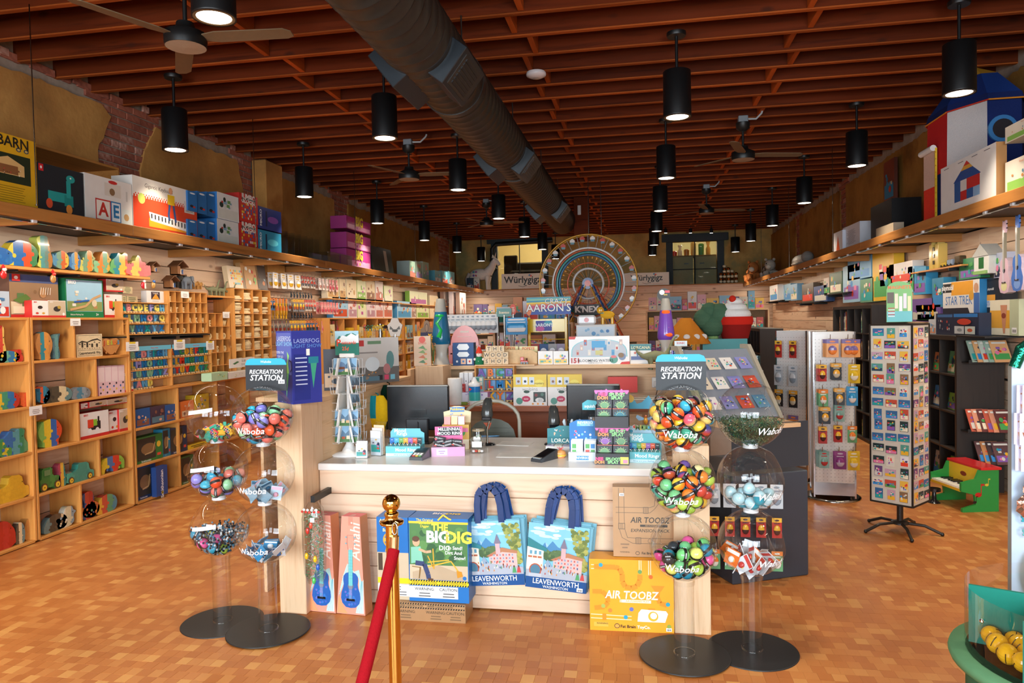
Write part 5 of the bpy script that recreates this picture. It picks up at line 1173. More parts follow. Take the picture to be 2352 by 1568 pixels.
for s_ in(-1,1):MB(0xA8A090).TU([(s_*(hw-.03),.34,.02),(s_*(hw-.03),.02,.50)],.012,8).B('leg','metal',fc)
m_=MB(0x5A5848);m_.PR([(-.17,.62)]+[(-.17*cos(a),.80+.13*sin(a))for a in[k*pi/8 for k in range(9)]]+[(.17,.62)],-.02,-.008,0x55564A);bk=m_.B('backrest','metal',fc)
for i in range(7):q=MB(0x3E3E34);q.box(-.15,.15,-.023,-.019,.65+i*.035,.653+i*.035);q.B('rib','metal',bk)
MB(0xC85A3A).PR([(-.06,.90),(.0,.90),(-.02,.85)],-.024,-.021).B('sticker','card',bk);MB(0x55564A).box(-.19,.19,.0,.36,.44,.46,b=.008).B('seat','metal',fc)
def laser(p,y,w,h,tall=True):
 p.R(-w/2,w/2,0,h,y,0x34409A);p.R(-w/2+.01,w/2-.01,h*.35,h-.01,y-.0004,0x5A68B0);p.R(-w/2+.01,w/2-.01,.01,h*.4,y-.0006,0x2E3678)
 p.TX('LASERFOG',w*.19,0,h*.89,y-.001,0xC8D4E8,.004);p.TX('LIGHT SHOW',w*.17,0,h*.82,y-.001,0x8FC8E8,.004)
 for i,t in enumerate(('OPEN THE','TOP LID','AND')):p.TX(t,w*.10,-w*.25,h*(.70-.06*i),y-.001,0xE8EEF8,.004)
 p.PO([(.02,h*.05),(.055,h*.42),(.025,h*.42)],y-.0012,0x5FB87A);p.PO([(.025,h*.42),(.06,h*.42),(.05,h*.58),(.065,h*.66),(.04,h*.72),(.045,h*.6),(.02,h*.52)],y-.0014,0x9ADF7A);p.LI([(.06,h*.6),(.09,h*.58),(.095,h*.48),(.075,h*.44)],.007,y-.0014,0x1E2440)
def laser2(p,y,w,h):
 p.R(-w/2,w/2,0,h,y,0x2A3388);p.TX('LASERFOG',w*.19,0,h*.86,y-.001,0x9AA8D8,.004);p.TX('LIGHT SHOW',w*.17,0,h*.79,y-.001,0x5A88C8,.004);p.R(-w*.45,w*.1,h*.05,h*.68,y-.0005,0x1C2A78)
 for i in range(7):p.R(-w*.4,w*.0,h*(.62-.06*i),h*(.635-.06*i),y-.001,0xC8D0E8)
 p.PO([(w*.2,h*.2),(w*.34,h*.55),(w*.12,h*.55)],y-.001,0x3A9A7A);p.R(w*.05,w*.4,h*.55,h*.64,y-.001,0x1E7A8A);p.R(-w*.02,w*.1,h*.66,h*.75,y-.0012,0xE8E4D8)
cz=on_z(680,929,1.19)
lz=CT('light_show_box','tall blue light show box facing the globe stand on the counter wing','box',.20,.17,.40,(cz.x-.045,cz.y+.135,1.19),rad(-38),0x34409A,0x2A3388,0x3A4694,lambda p,y:laser(p,y,.20,.40))
p=MB();p.M=MR(rad(90),4,'Z');laser2(p,-.1006,.17,.40);p.B('side_print','card',lz)
def poke(p,y,w,h):
 p.R(-w/2,w/2,0,h,y,0xC8C2BC);p.R(-w/2,w/2,0,h*.35,y-.0004,0x6A6460);p.R(-w*.42,-w*.28,h*.82,h*.95,y-.0006,0xB83A3A);p.R(-w*.2,w*.1,h*.86,h*.93,y-.0006,0x6A8A6A);p.R(-w*.4,w*.02,h*.66,h*.69,y-.0006,0x8A8480);p.D(-w*.1,h*.42,w*.16,h*.16,y-.0008,0xD8E0E4,16);art(p,-w*.45,w*.05,h*.05,h*.3,y-.0008,'photo',5,[0x8A7A6A,0xC88A4A,0x5A7A8A,0xB84A3A]);p.D(w*.3,h*.5,w*.09,h*.2,y-.0008,0x5F8A8A,14);p.D(w*.22,h*.3,w*.08,h*.12,y-.001,0xB87A7A,14)
 for i in range(3):p.R(w*(.02+.14*i),w*(.12+.14*i),h*.06,h*.17,y-.001,[0x2A2A2E,0xD84A6A,0x7AB8C8][i])
cz=on_z(845,895,1.19)
CT('building_set_box','grey building set box standing on the counter wing behind the postcards','box',.36,.08,.33,(-1.93,4.98,1.19),rad(48),0xC8C2BC,0xB4AEA8,0xC0BAB4,lambda p,y:poke(p,y,.36,.33))
pr_=on_z(745,905,1.19)
acr2=CT('card_game_box','dark game box standing between the light show box and the postcards','box',.14,.05,.27,(-1.99,4.42,1.19),rad(25),0x3A3A44,0x2E2E36,0x44444E,lambda p,y:art(p,-.065,.065,.02,.25,y,'photo',8,[0x5A6A7A,0xC8A88A,0x8A5A4A,0x2A3A4A]))
for nm,lab,x0,x1,yt,yb,Y,cs in(('drawstring_bag','yellow and teal nylon bag hanging behind the left monitor',843,892,908,990,4.75,(0xE8B81E,0x1E8A98)),('green_sack','dark green plastic sack hanging beside the yellow bag',876,912,884,985,4.95,(0x123A2A,0x0E3024))):
 xc,w,zb,h=span_y(x0,x1,yt,yb,Y);o=EM(nm,(xc,Y,zb));tag(o,lab,'bag');m_=MB();n=16;vs=[]
 for i in range(9):
  t=i/8
  for k in range(n):a=2*pi*k/n;rr=(.30+.25*sin(pi*min(1,(1-t)*1.25)))*(1+.12*sin(3*a+4*t)+.08*sin(5*a+2));vs.append((w*rr*cos(a)*1.0,.05*rr*sin(a)*1.4,h*t))
 for i in range(8):
  for k in range(n):m_.add([vs[i*n+k],vs[i*n+(k+1)%n],vs[(i+1)*n+(k+1)%n],vs[(i+1)*n+k]],[(0,1,2,3)],cs[1]if(k in(8,9,10,11)and i>2)else cs[0],True)
 m_.B('sack_body','fabric',o);MB(cs[1]).TU([(0,0,h*.97),(.0,.02,h*1.03),(-.03,.05,h*1.05)],.004,5).B('drawstring','fabric',o)
# back counter and hutch
HY=5.60
bc=EM('back_counter',(-.75,6.0,0));tag(bc,'low back counter with red brown worktop edge and pale shelf hutch','back counter')
board('worktop',-1.86,.35,HY,6.35,.90,.94,'redwood',bc);board('side_panel',-.52,-.49,HY+.02,6.3,0,.90,'palex',bc);board('back_panel',-1.86,.35,6.25,6.28,.0,1.22,'palex',bc);board('front_panel',-1.3,-.52,5.95,5.97,.0,.9,'redwood',bc)
board('side_panel',-1.90,-1.87,5.63,6.3,0,1.24,'palex',bc);board('drawer_front',-.48,-.0,HY+.03,HY+.05,.62,.88,'palex',bc)
board('hutch_shelf',-1.9,.42,5.98,6.30,1.215,1.245,'palex',bc);board('hutch_side',-1.86,-1.62,5.72,5.98,.94,1.26,'pale',bc)
board('hutch_side',.30,.34,5.72,6.3,.94,1.215,'palex',bc)
ZH=1.245
o=EM('paper_towel',(-1.52,5.72,.94));tag(o,'white paper towel roll on the back counter beside the wipes','paper roll');MB(0xEFEAE4).LA([(.02,0),(.058,0),(.06,.006),(.06,.215),(.058,.22),(.02,.22)],24).B('roll','matte',o);MB(0xB89A78).LA([(.0205,.002),(.0205,.221)],12,cap=False).B('core','matte',o)
o=EM('file_binders',(-1.45,5.9,.94));tag(o,'white binders standing behind the paper towel roll','binders')
for i in range(3):MB(0xE6E4E4).box(-.018,.018,-.12,.12,0,.26,b=.003).B('binder','card',o,(-.03+i*.04,0,0));MB(0x3A3A40).D(-.03+i*.04,.19,.005,.005,-.1206,None,10).B('ring_hole','card',o)
o=EM('wipes_canister',(-1.345,5.68,.94));tag(o,'white and blue cleaning wipes canister with a pointed lid','canister')
MB().LA([(.045,0),(.047,.004),(.047,.045)],24,0xEDEFF0).LA([(.0472,.04),(.0472,.11)],24,0x3FB4B0,cap=False).LA([(.0472,.11),(.0472,.155)],24,0x1E7CC4,cap=False).B('bottle','gloss',o);MB(0xF2F0EE).LA([(.046,.155),(.05,.158),(.05,.18),(.03,.186),(.018,.21),(.01,.23)],24).B('lid','gloss',o);p=MB(0xE0383A);p.PO([(-.035,.12),(-.01,.135),(-.035,.15)],-.0478,0xE0383A);p.B('label_mark','card',o)
o=BY('red_box','small red box on the back counter beside the wipes','box',(1050,1068,882,932),5.75,.06,0xB8302A,None,A('type',[0xE8B0A0],.1),.94)
BY('picture_card','framed ink drawing leaning at the back of the counter shelf','picture',(1053,1082,862,905),6.2,.012,0xE8D8B8,0xC8B088,A('photo',[0x4A4A44,0x8A8478,0xE8D8B8],.1,seed=4),.94)
BY('wooden_toy_box','long white box with purple pattern on the back counter','box',(1055,1120,901,924),5.72,.12,0xE8DCE8,0xB880C8,A('blobs',[0x8A6ABA,0xB89AD8,0xC8B8E0],.03,seed=3),.955)
BY('code_game_box','flat green and white game box under the purple patterned box','box',(1050,1112,923,934),5.70,.16,0xE6E4DC,0x7A8A2A,lambda p,y,w,h:(p.R(-w/2,-w*.1,0,h,y-.0003,0x8A9A3A),p.TX('watchcode',h*.7,0,h*.5,y-.001,0xC8402A,.02)),.94)
BY('geometric_box','box printed with orange and teal triangles leaning on the back counter','box',(1068,1112,865,902),5.80,.05,0x8AB8B0,0xC8C4BC,A('grid',[0xE0683A,0x3A8A80,0xF0E0C8,0x8AB8B0],.03),.985,rz=-.15)
o=EM('bagged_craft',(-.80,5.70,.94));tag(o,'clear bag with pink and yellow felt pieces on the back counter','bag');MB(0xE8A89A).BA(0,0,.04,.05,.035,.04,n=12,m=8,col=0xE8907A,c2=0xF0DC9A).B('felt_pieces','fabric',o);MB().BA(0,0,.045,.06,.045,.05,n=14,m=9).B('clear_bag','bag',o)
def craft(p,y,w,h):
 p.R(-w/2,w/2,h*.6,h,y,0xE8C23A);p.R(-w/2,w/2,0,h*.6,y,0xEDE6E0)
 for i in range(3):p.R(-w*.42+i*w*.2,-w*.27+i*w*.2,h*.68,h*.92,y-.0005,[0xC8C8D0,0xE8E8EC,0xD0D4D8][i]);p.D(-w*.34+i*w*.2,h*.78,w*.04,w*.04,y-.0009,[0x8A5A3A,0x2A2A30,0x3A5A7A][i],9)
 p.D(w*.28,h*.72,w*.14,h*.12,y-.0006,0xF0D85A,14);p.TX('mystery',w*.09,w*.28,h*.72,y-.001,0x8A6A1A,.02);p.TX('wolpins',w*.15,.0,h*.53,y-.001,0x9A948E,.0)
 p.D(-w*.12,h*.22,w*.13,h*.10,y-.0008,0xC8305A,10);p.TX('new',w*.08,-w*.12,h*.22,y-.0012,0xFFE8E8,.01);p.D(-w*.32,h*.15,w*.1,w*.1,y-.0009,0x5A9A8A,12);p.D(-w*.1,h*.45,w*.09,h*.05,y-.0009,0x2E4A3A,12)
 p.R(w*.1,w*.46,h*.12,h*.44,y-.0006,0x3A4640);p.D(w*.28,h*.18,w*.13,h*.08,y-.0009,0xE8E4E0,12);p.D(w*.18,h*.34,w*.05,w*.05,y-.0009,0x8A3A3A,8);p.D(w*.36,h*.36,w*.05,w*.05,y-.0009,0x5A7A6A,8)
 for i in range(3):p.D(w*(.08+.15*i),h*.06,w*.03,w*.03,y-.0009,0xE89A3A,8)
BY('craft_kit_box','yellow topped felt craft kit box beside the letter train rack','box',(1179,1256,860,938),5.66,.07,0xEDE6E0,0xE0D8D0,craft,.94,top=0xE8C23A,group='craft kits')
BY('craft_kit_box','yellow topped felt craft kit box beside the right till monitor','box',(1258,1337,860,938),5.66,.07,0xEDE6E0,0xE0D8D0,craft,.94,top=0xE8C23A,group='craft kits')
o=BY('red_gift_box','flat red wrapped box behind the scale','box',(1396,1464,865,886),6.1,.1,0xD8342A,0xB82A22,None,1.0)
o=EM('label_printer',(-.0,5.85,.94));tag(o,'beige flat scale with a cable below the hutch shelf','scale');MB(0xB8B0A0).box(-.2,.2,-.1,.1,.0,.045,b=.006).B('body','gloss',o);MB(0x8A8478).box(-.18,.18,-.09,.09,.045,.055,b=.003).B('platform','metal',o);MB(0x3A3A38).TU([(.1,-.1,.03),(.12,-.13,.12),(.22,-.1,.2),(.26,.05,.3)],.004,5).B('cable','black',o)
o=EM('wall_plug',(.12,6.22,1.03));tag(o,'white power adapter plugged in under the hutch shelf','plug');MB(0xE8E4DC).box(-.035,.035,-.02,.02,0,.09,b=.006).B('outlet','gloss',o);MB(0xD8D4CC).box(-.02,.025,-.05,-.02,.01,.06,b=.004).B('adapter','gloss',o);MB(0x2A2A28).TU([(0,-.05,.02),(.03,-.08,.0),(.07,-.05,.08),(.1,-.02,.16)],.003,5).B('cord','black',o)
WAG={}
def wagon(ch,c,loc,rz,s,label,group,pale=True):
 k=(ch,c)
 if k not in WAG:
  m_=MB(0xD8B482).box(-.026,.026,-.01,.01,.008,.016,b=.002);o=m_.B('letter_wagon','raw')
  q=MB(c);vs,fs=glyphs(ch,.045,0,'CENTER');S=.082
  q.add([(a*S,-.007,.047+b_*S)for a,b_ in vs]+[(a*S,.007,.047+b_*S)for a,b_ in vs],fs+[tuple(i+len(vs)for i in reversed(f))for f in fs]);
  ec={}
  for f in fs:
   for a,b_ in zip(f,f[1:]+f[:1]):
    e_=(min(a,b_),max(a,b_));ec[e_]=None if e_ in ec else(a,b_)
  q.f+=[[b_+(len(q.v)-2*len(vs)),a+(len(q.v)-2*len(vs)),a+len(vs)+(len(q.v)-2*len(vs)),b_+len(vs)+(len(q.v)-2*len(vs))]for a,b_ in[v for v in ec.values()if v]]
  nx=len(q.f)-len(q.c);q.c+=[lin(c)]*nx;q.sm+=[False]*nx
  q.B('letter','gloss',o)
  for sx in(-1,1):
   w_=MB(0xE4C690);w_.M=MT((sx*.016,0,.0085))@MR(pi/2,4,'X');w_.LA([(.0085,-.014),(.0085,.014)],10);w_.B('wheel','raw',o)
  WAG[k]=[o,False]
 e=WAG[k]
 if e[1]:o=dup(e[0])
 else:o=e[0];e[1]=True
 o.location=loc;o.rotation_euler=(0,0,rz);o.scale=(s,s,s);tag(o,label,'letter toy',group)
 return o
CN={0xE8402C:'red',0xF2B632:'yellow',0x2A7FBF:'blue',0x3A9A5A:'green',0xF07A2E:'orange',0x7A5AA8:'purple',0x1E9AA0:'teal',0x6A3A2A:'brown',0xF0DC6A:'pale yellow',0x8FC8A0:'mint',0xEE9A96:'pink',0xA9A0DA:'lilac',0x6AB4DC:'sky blue'}
BRI=[0xE8402C,0xF2B632,0x2A7FBF,0x3A9A5A,0xF07A2E,0x7A5AA8,0x1E9AA0]
PAS=[0x6AB4DC,0xF0DC6A,0x8FC8A0,0xEE9A96,0xA9A0DA,0x1E9AA0,0x2A7FBF]
def letter_rack(name,label,loc,rz,W,rows,rh,pal,where,seed,header=None,back=True,s=1.0,d=.10,shelf='shelf'):
 """open wooden rack with rows of letter wagons; blue card behind each row"""
 o=EM(name,loc,rz);tag(o,label,'letter rack');r_=RN(seed);n=len(rows);Hh=n*rh
 for sx in(-1,1):MB().box(-.006,.006,-d/2,d/2,0,Hh+.01,b=.002).B('side_panel','shelf_z',o,(sx*(W/2+.006),0,0))
 for j in range(n+1):MB().box(-W/2,W/2,-d/2,d/2,-.004,.004,b=.001).B('shelf_board',shelf,o,(0,0,j*rh))
 MB(0xC8A070).box(-W/2,W/2,d/2-.004,d/2,0,Hh).B('back_board','raw',o)
 o2=[]
 R4=MR(rz,4,'Z')
 ordn=['bottom','second','third','top']if n==4 else(['bottom','middle','top']if n==3 else['only'])
 for j,txt in enumerate(reversed(rows)):
  m_=max(len(txt),1);step=W/m_
  cards=MB(0x4A86C0)
  for i,ch in enumerate(txt):
   if ch==' ':continue
   x=-W/2+step*(i+.5)
   cd=MB(0x5A90C8).box(-step*.42,step*.42,-.001,.001,0,rh*.82,r_.choice([0x86B2DC,0x96BEE2,0x78A6D4]));cd.B('letter_card','card',o,(x,d/2-.02,j*rh+.004))
   c=r_.choice(pal);ss=s*min(1.0,rh*.93/.078)
   p=R4@Vector((x,-d*.12,j*rh+.0045))+Vector(loc)
   wagon(ch,c,p,rz,ss,'%s letter %s wagon in the %s row of the %s'%(CN[c],ch,ordn[j],where),'letter wagons in the '+where)
 if header:
  MB(0x6AB8D4).box(-W/2,W/2,-d/2-.004,-d/2-.001,Hh-.002,Hh+.04).B('header_strip','card',o);p=MB();p.R(-W*.45,-W*.25,Hh+.005,Hh+.035,-d/2-.0045,0xF0E0A0);p.TX(header,.02,.06,Hh+.02,-d/2-.0046,0xD84A2A,.01);p.B('header_print','card',o)
 return o
xc,w,zb,h=span_y(1093,1178,853,926,5.80)
letter_rack('letter_rack','wooden rack of letter trains on the back counter below the block sign',(xc,5.86,.945),0,w,['ABCD','KLMN','RXYZ'],.098,BRI,'back counter letter rack',3)
o=EM('toy_tray',(xc+.07,5.98,ZH));tag(o,'shaped plywood tray on the hutch shelf holding the block sign','tray');w2=w+.20
MB().box(-w2/2,w2/2,-.08,.08,.0,.012,b=.002).B('tray_board','palex',o)
bk=MB(0xDDB888);bk.PR([(-w2/2,.012),(w2/2,.012),(w2/2,.10),(w2/2-.04,.125),(w2*.25,.13),(-w2*.2,.13),(-w2/2+.03,.125),(-w2/2,.10)],.07,.08);bk.B('back_board','raw',o)
BL=None
zz=ZH+.0125
for row,txt in enumerate(('SHOP','WOOD','THE')):
 for i,ch in enumerate(txt):
  b=MB(0xE6CCA8);b.box(-.026,.026,-.026,.026,0,.052,b=.003);ob=b.B('letter_block','raw',None,(xc-.01+(i-1.5)*.0535+(.02 if row==2 else 0),5.965,zz+row*.0525));tag(ob,'wooden letter block %s in the %s row of the sign'%(ch+(' by the %s'%('W' if i==1 else 'D')if ch=='O' and row==1 else ''),['bottom','middle','top'][row]),'block','letter blocks of the sign');q=MB(0x3A3430);q.TX(ch,.044,0,.026,-.0266,0x38322E,.012);q.R(-.025,.025,.0015,.003,-.0264,0xC8A880);q.B('lettering','card',ob)
o=EM('gnome_figure',(xc-.155,5.94,ZH+.0125));tag(o,'small gnome figure with a red hat beside the block sign','figurine')
MB(0x2A7A52).LA([(.036,0),(.038,.02),(.03,.06),(.018,.07)],16).B('body','fabric',o);MB(0xF0E4DC).BA(0,-.008,.085,.024,n=12,m=8).B('beard','fabric',o);MB(0xE0A88A).BA(0,-.032,.095,.007,n=8,m=6).B('nose','gloss',o);MB(0xD84030).LA([(.03,.095),(.026,.115),(.014,.14),(.002,.155)],14).B('hat','fabric',o)
for s_ in(-1,1):MB(0xF0E8E0).BA(s_*.036,-.012,.045,.012,n=8,m=6).B('mitten','fabric',o)
MB(0xF4F0E8).BA(0,-.036,.03,.004,n=6,m=4).B('button','gloss',o)
o=EM('wooden_train',(xc+.235,5.95,ZH+.0125));tag(o,'small red wooden toy train beside the block sign','toy')
MB(0xB83028).box(-.035,.03,-.015,.015,.012,.03,b=.004).B('chassis','gloss',o);MB(0xC8342A).box(-.035,-.005,-.014,.014,.03,.06,b=.003).B('cab','gloss',o);MB(0x5A2A22).LA([(.007,.03),(.008,.05)],10,cx=.018).B('funnel','gloss',o)
for i in range(3):
 w_=MB(0x2A2422);w_.M=MT((-.025+.024*i,0,.010))@MR(pi/2,4,'X');w_.LA([(.010,-.017),(.010,.017)],10);w_.B('wheel','gloss',o)
def vtext(s):return s
def hape(p,y,w,h):
 p.D(0,h*.88,w*.2,w*.2,y-.0004,0xD8482A,14);p.TX('bilibo',w*.22,0,h*.77,y-.0006,0xD8482A,.01)
 for i,(z_,c)in enumerate(((.60,0x5A8A4A),(.45,0x7A9A4A),(.28,0xC8642A),(.12,0x4A7A4A))):p.PO([(-w*.25,h*z_),(w*.2,h*(z_-.04)),(w*.05,h*(z_+.09))],y-.0004,c);p.D(w*.18,h*(z_-.05),w*.1,h*.03,y-.0006,[0x8AA85A,0xD8843A][i%2],10)
BY('stacking_game_box','tall narrow kraft box with printed vegetables on the hutch end','box',(948,985,772,850),5.74,.11,0xD8B898,0xC8A888,hape,1.262,rz=.25)
def lava(lab,xp,ytop,ybot,Y,z0,c_liq,c_wax,base):
 p=on_y(xp,ybot,Y);H_=on_y(xp,ytop,Y).z-z0;o=EM('lava_lamp',(p.x,Y,z0));tag(o,lab,'lava lamp');S=H_
 MB(0xB8B4AC).LA([(.13*S,0),(.12*S,.01*S),(.075*S,.16*S),(.085*S,.24*S),(.12*S,.31*S)],28).B('base','metal',o)
 m_=MB();m_.LA([(.118*S,.305*S),(.132*S,.34*S),(.128*S,.42*S),(.085*S,.76*S)],28,c_liq);m_.B('bottle','lavaliq' if 0 else 'gloss',o)
 wx=MB(c_wax);
 if not base:
  wx.TU([(0,-.115*S,.40*S),(.03*S,-.105*S,.5*S),(-.03*S,-.095*S,.60*S),(.03*S,-.085*S,.68*S)],[.04*S,.022*S,.025*S,.02*S],10);wx.BA(0,-.05*S,.70*S,.07*S,.05*S,.04*S,col=c_wax)
 else:wx.BA(.02*S,-.085*S,.38*S,.08*S,.05*S,.05*S,col=c_wax);wx.BA(0,-.045*S,.72*S,.07*S,.05*S,.07*S,col=c_wax);wx.TU([(0,-.08*S,.42*S),(.04*S,-.098*S,.50*S)],[.03*S,.015*S],8)
 wx.B('wax','gloss',o);MB(0x96928A).LA([(.086*S,.755*S),(.06*S,.93*S),(.05*S,.94*S)],24).B('cap','metal',o);return o
lava('tall green and blue lava lamp on the hutch shelf',1015,676,850,5.98,ZH,0x0F5F84,0x1FA04A,False)
o=EM('flower_bottle',(on_y(1003,848,5.93).x-.03,5.93,ZH));tag(o,'glass bottle of daffodils in front of the green lava lamp','vase');MB().LA([(.03,0),(.032,.01),(.03,.08),(.016,.10),(.016,.13)],20,cap=False).B('bottle','clear',o)
for i in range(4):
 a=i*1.4;m_=MB(0x2F7A3E);m_.TU([(0,0,.02),(.01*cos(a),.01*sin(a),.13),(.03*cos(a),.03*sin(a),.2+.02*i)],.003,5);st_=m_.B('stem','gloss',o);f_=MB(0xF2C22A)
 P0=Vector((.03*cos(a),.03*sin(a),.2+.02*i))
 for k in range(6):b_=2*pi*k/6;f_.add([P0,P0+Vector((.02*cos(b_-.3),-.004,.02*sin(b_-.3))),P0+Vector((.028*cos(b_),-.006,.028*sin(b_))),P0+Vector((.02*cos(b_+.3),-.004,.02*sin(b_+.3)))],[(0,1,2,3)])
 f_.TU([P0+Vector((0,0,0)),P0+Vector((0,-.018,0))],[.006,.009],8,0xF09A1E);f_.B('blossom','matte',o)
def cards_disp(p,y,w,h):
 p.R(-w/2,w/2,0,h,y,0x1E4A80);p.PO([(-w*.3,h*.80),(-w*.2,h*.95),(w*.2,h*.95),(w*.3,h*.80),(w*.2,h*.68),(-w*.2,h*.68)],y-.0005,0xE8ECEE);p.PO([(-w*.3,h*.48),(-w*.2,h*.60),(w*.2,h*.60),(w*.3,h*.48),(w*.2,h*.38),(-w*.2,h*.38)],y-.0005,0xE8ECEE)
 for i,c in enumerate((0x2A4A78,0xE4B89A,0xE4E0DC)):p.R(-w*.42+i*w*.3,-w*.18+i*w*.3,h*.06,h*.30,y-.0005,c);p.D(-w*.30+i*w*.3,h*.18,w*.05,h*.05,y-.0009,[0xE8E8E8,0x3A78B8,0xD8483A][i],8)
BY('playing_card_display','blue playing card display box on the hutch shelf','display box',(1040,1088,787,843),6.02,.09,0x1E4A80,0x16386A,cards_disp,ZH)
BY('blue_pattern_box','white box with a blue pattern beside the tray of blocks','box',(1093,1132,803,846),6.12,.06,0xE4ECF2,0xC8D4E0,A('blobs',[0x8AB8DC,0x4A8AC0,0xB8D4E8],.08,seed=2),ZH)
def popeye(p,y,w,h):
 p.TX('POPEYE',w*.2,0,h*.87,y-.0006,0xE0682A,.03);art(p,-w*.4,w*.4,h*.1,h*.7,y,'blobs',3,[0xE8D890,0x5A7AA8,0xC85A3A])
for i,(bb,lab)in enumerate((((1150,1190,795,840),'yellow comic figure card hanging above the block sign'),((1193,1235,795,848),'yellow comic figure card right of the block sign'))):BY('figure_card',lab,'carded toy',bb,6.2,.015,0xE8DCA0,None,popeye,ZH if i else ZH+.02)
puz=A('photo',[0xE8E4E0,0x8A7AB8,0x5AA8A0,0xD86A8A,0xF0C86A],.08,seed=6)
BY('puzzle_box','white puzzle box with a racing picture, left one of the pair','box',(1236,1270,806,846),6.06,.05,0xEDE8E4,0xD8D4D0,puz,ZH,group='white puzzle boxes');BY('puzzle_box','white puzzle box with a racing picture, next to the wide card set','box',(1271,1305,806,846),6.06,.05,0xEDE8E4,0xD8D4D0,puz,ZH,group='white puzzle boxes')
def bloom(p,y,w,h):
 p.R(-w/2,w/2,0,h,y,0xE9E6E4);pts=[(w*.46*cos(a),h*.30+h*.58*sin(a)**.6 if sin(a)>0 else h*.30)for a in[pi*k/16 for k in range(17)]]
 p.PO([(-w*.46,h*.28)]and[(w*.465*cos(a),h*.27+h*.63*max(0,sin(a))**.55)for a in[pi*k/18 for k in range(19)]],y-.0005,0x7AC0C8);p.PO([(w*.45*cos(a),h*.28+h*.60*max(0,sin(a))**.55)for a in[pi*k/18 for k in range(19)]],y-.0009,0xB8BEC6)
 r_=RN(2)
 for i in range(12):x=-w*.38+i*w*.065;z_=h*(.32+.18*(i%3));p.R(x,x+w*.05,z_,z_+h*.2,y-.0012-i*.00003,r_.choice([0xC8ACA4,0xB85A52,0xD8D4CC,0x5A9AC0]));p.R(x+w*.01,x+w*.04,z_+h*.03,z_+h*.12,y-.0020,r_.choice([0xB84A42,0xE8D8C8,0x4A8AB8]))
 p.R(-w*.12,w*.10,h*.60,h*.84,y-.0022,0x4A9AC8);p.R(-w*.06,w*.06,h*.34,h*.5,y-.0022,0xC8C07A);p.PO([(-w/2,h),(-w*.38,h),(-w*.40,h*.9),(-w/2,h*.9)],y-.0005,0xC8302A)
 p.D(w*.24,h*.17,w*.07,h*.14,y-.0026,0x5A9A8A,12);p.D(w*.24,h*.27,w*.05,h*.05,y-.003,0xD8787A,10);p.D(w*.38,h*.27,w*.06,h*.13,y-.0026,0x7A8AA8,12);p.D(w*.36,h*.32,w*.05,h*.09,y-.003,0x8A6A4A,10)
 p.TX('151',w*.11,-w*.40,h*.13,y-.0026,0xB8403A,.05);p.TX('BLOOMING WATERS',w*.062,-w*.06,h*.13,y-.0026,0x4A4A4A,.006);p.TX('PREMIUM COLLECTION',w*.022,-w*.06,h*.05,y-.0026,0x8A8A8A,.006);p.PO([(w*.34,.0),(w*.5,0),(w*.5,h*.1),(w*.37,h*.08)],y-.0024,0xC8302A)
BY('card_set_box','wide white trading card set box with an arched window','box',(1307,1446,772,847),6.03,.09,0xE9E6E4,0xD4D0CC,bloom,ZH)
BY('figure_set_box','teal and white figure box right of the wide card set','box',(1447,1496,790,846),6.06,.07,0xE4E0DC,0xC8C4C0,lambda p,y,w,h:(p.R(-w/2,w/2,h*.68,h,y,0x3A7A7E),p.TX('LORCANA',w*.19,0,h*.82,y-.0008,0xE8D8A8,.01),art(p,-w*.45,w*.45,h*.2,h*.65,y-.0003,'photo',12,[0x4A8AA8,0xC86A5A,0xD8DCE0,0x5A6A9A])),ZH)
def sauropod(lab,xp,yp,Y,s,rz,flip=1):
 p=on_y(xp,yp,Y);o=EM('dinosaur_toy',(p.x,Y,p.z),rz);tag(o,lab,'toy dinosaur');G=0x7A7A5C;b=MB(G)
 b.TU([(flip*q[0]*s,0,q[1]*s)for q in((-.62,.62),(-.58,.5),(-.44,.38),(-.3,.36),(-.1,.38),(.1,.36),(.24,.4),(.34,.58),(.40,.78),(.46,.88),(.54,.9))],[.015*s,.03*s,.06*s,.11*s,.15*s,.14*s,.09*s,.055*s,.04*s,.038*s,.03*s],12)
 for x,yy in((-.22,-.07),(-.22,.07),(.12,-.07),(.12,.07)):b.TU([(flip*x*s,yy*s,.34*s),(flip*(x+.01)*s,yy*s*1.2,.16*s),(flip*x*s,yy*s*1.2,0)],[.085*s,.05*s,.05*s],9)
 b.B('body','matte',o)
 for s_ in(-1,1):MB(0x2A2A22).BA(flip*.5*s,s_*.03*s,.91*s,.008*s,n=6,m=4).B('eye','gloss',o)
 return o
sauropod('large green long tailed dinosaur toy on the hutch shelf',1512,848,6.05,.30,.2,1)
lava('tall orange and purple lava lamp behind the right globe stand sign',1530,676,800,6.3,ZH+.02,0x6A3FA0,0xF0642A,True)
p=on_y(1530,660,6.28);o=EM('toy_sign',(p.x-.02,6.30,p.z-.06));tag(o,'round black sign card perched above the orange lava lamp','sign');MB(0x2A2622).LA([(.055,-.002),(.055,.002)],24).B('disc','card',o).rotation_euler=(pi/2,0,0);MB(0xE8E4E0).D(-.015,.02,.022,.022,-.004,None,14).B('portrait','card',o);p=MB();p.TX('lava',.02,.015,.0,-.005,0xE8C84A,.02);p.R(.01,.05,.015,.035,-.0045,0xD84A5A);p.B('lettering','card',o)
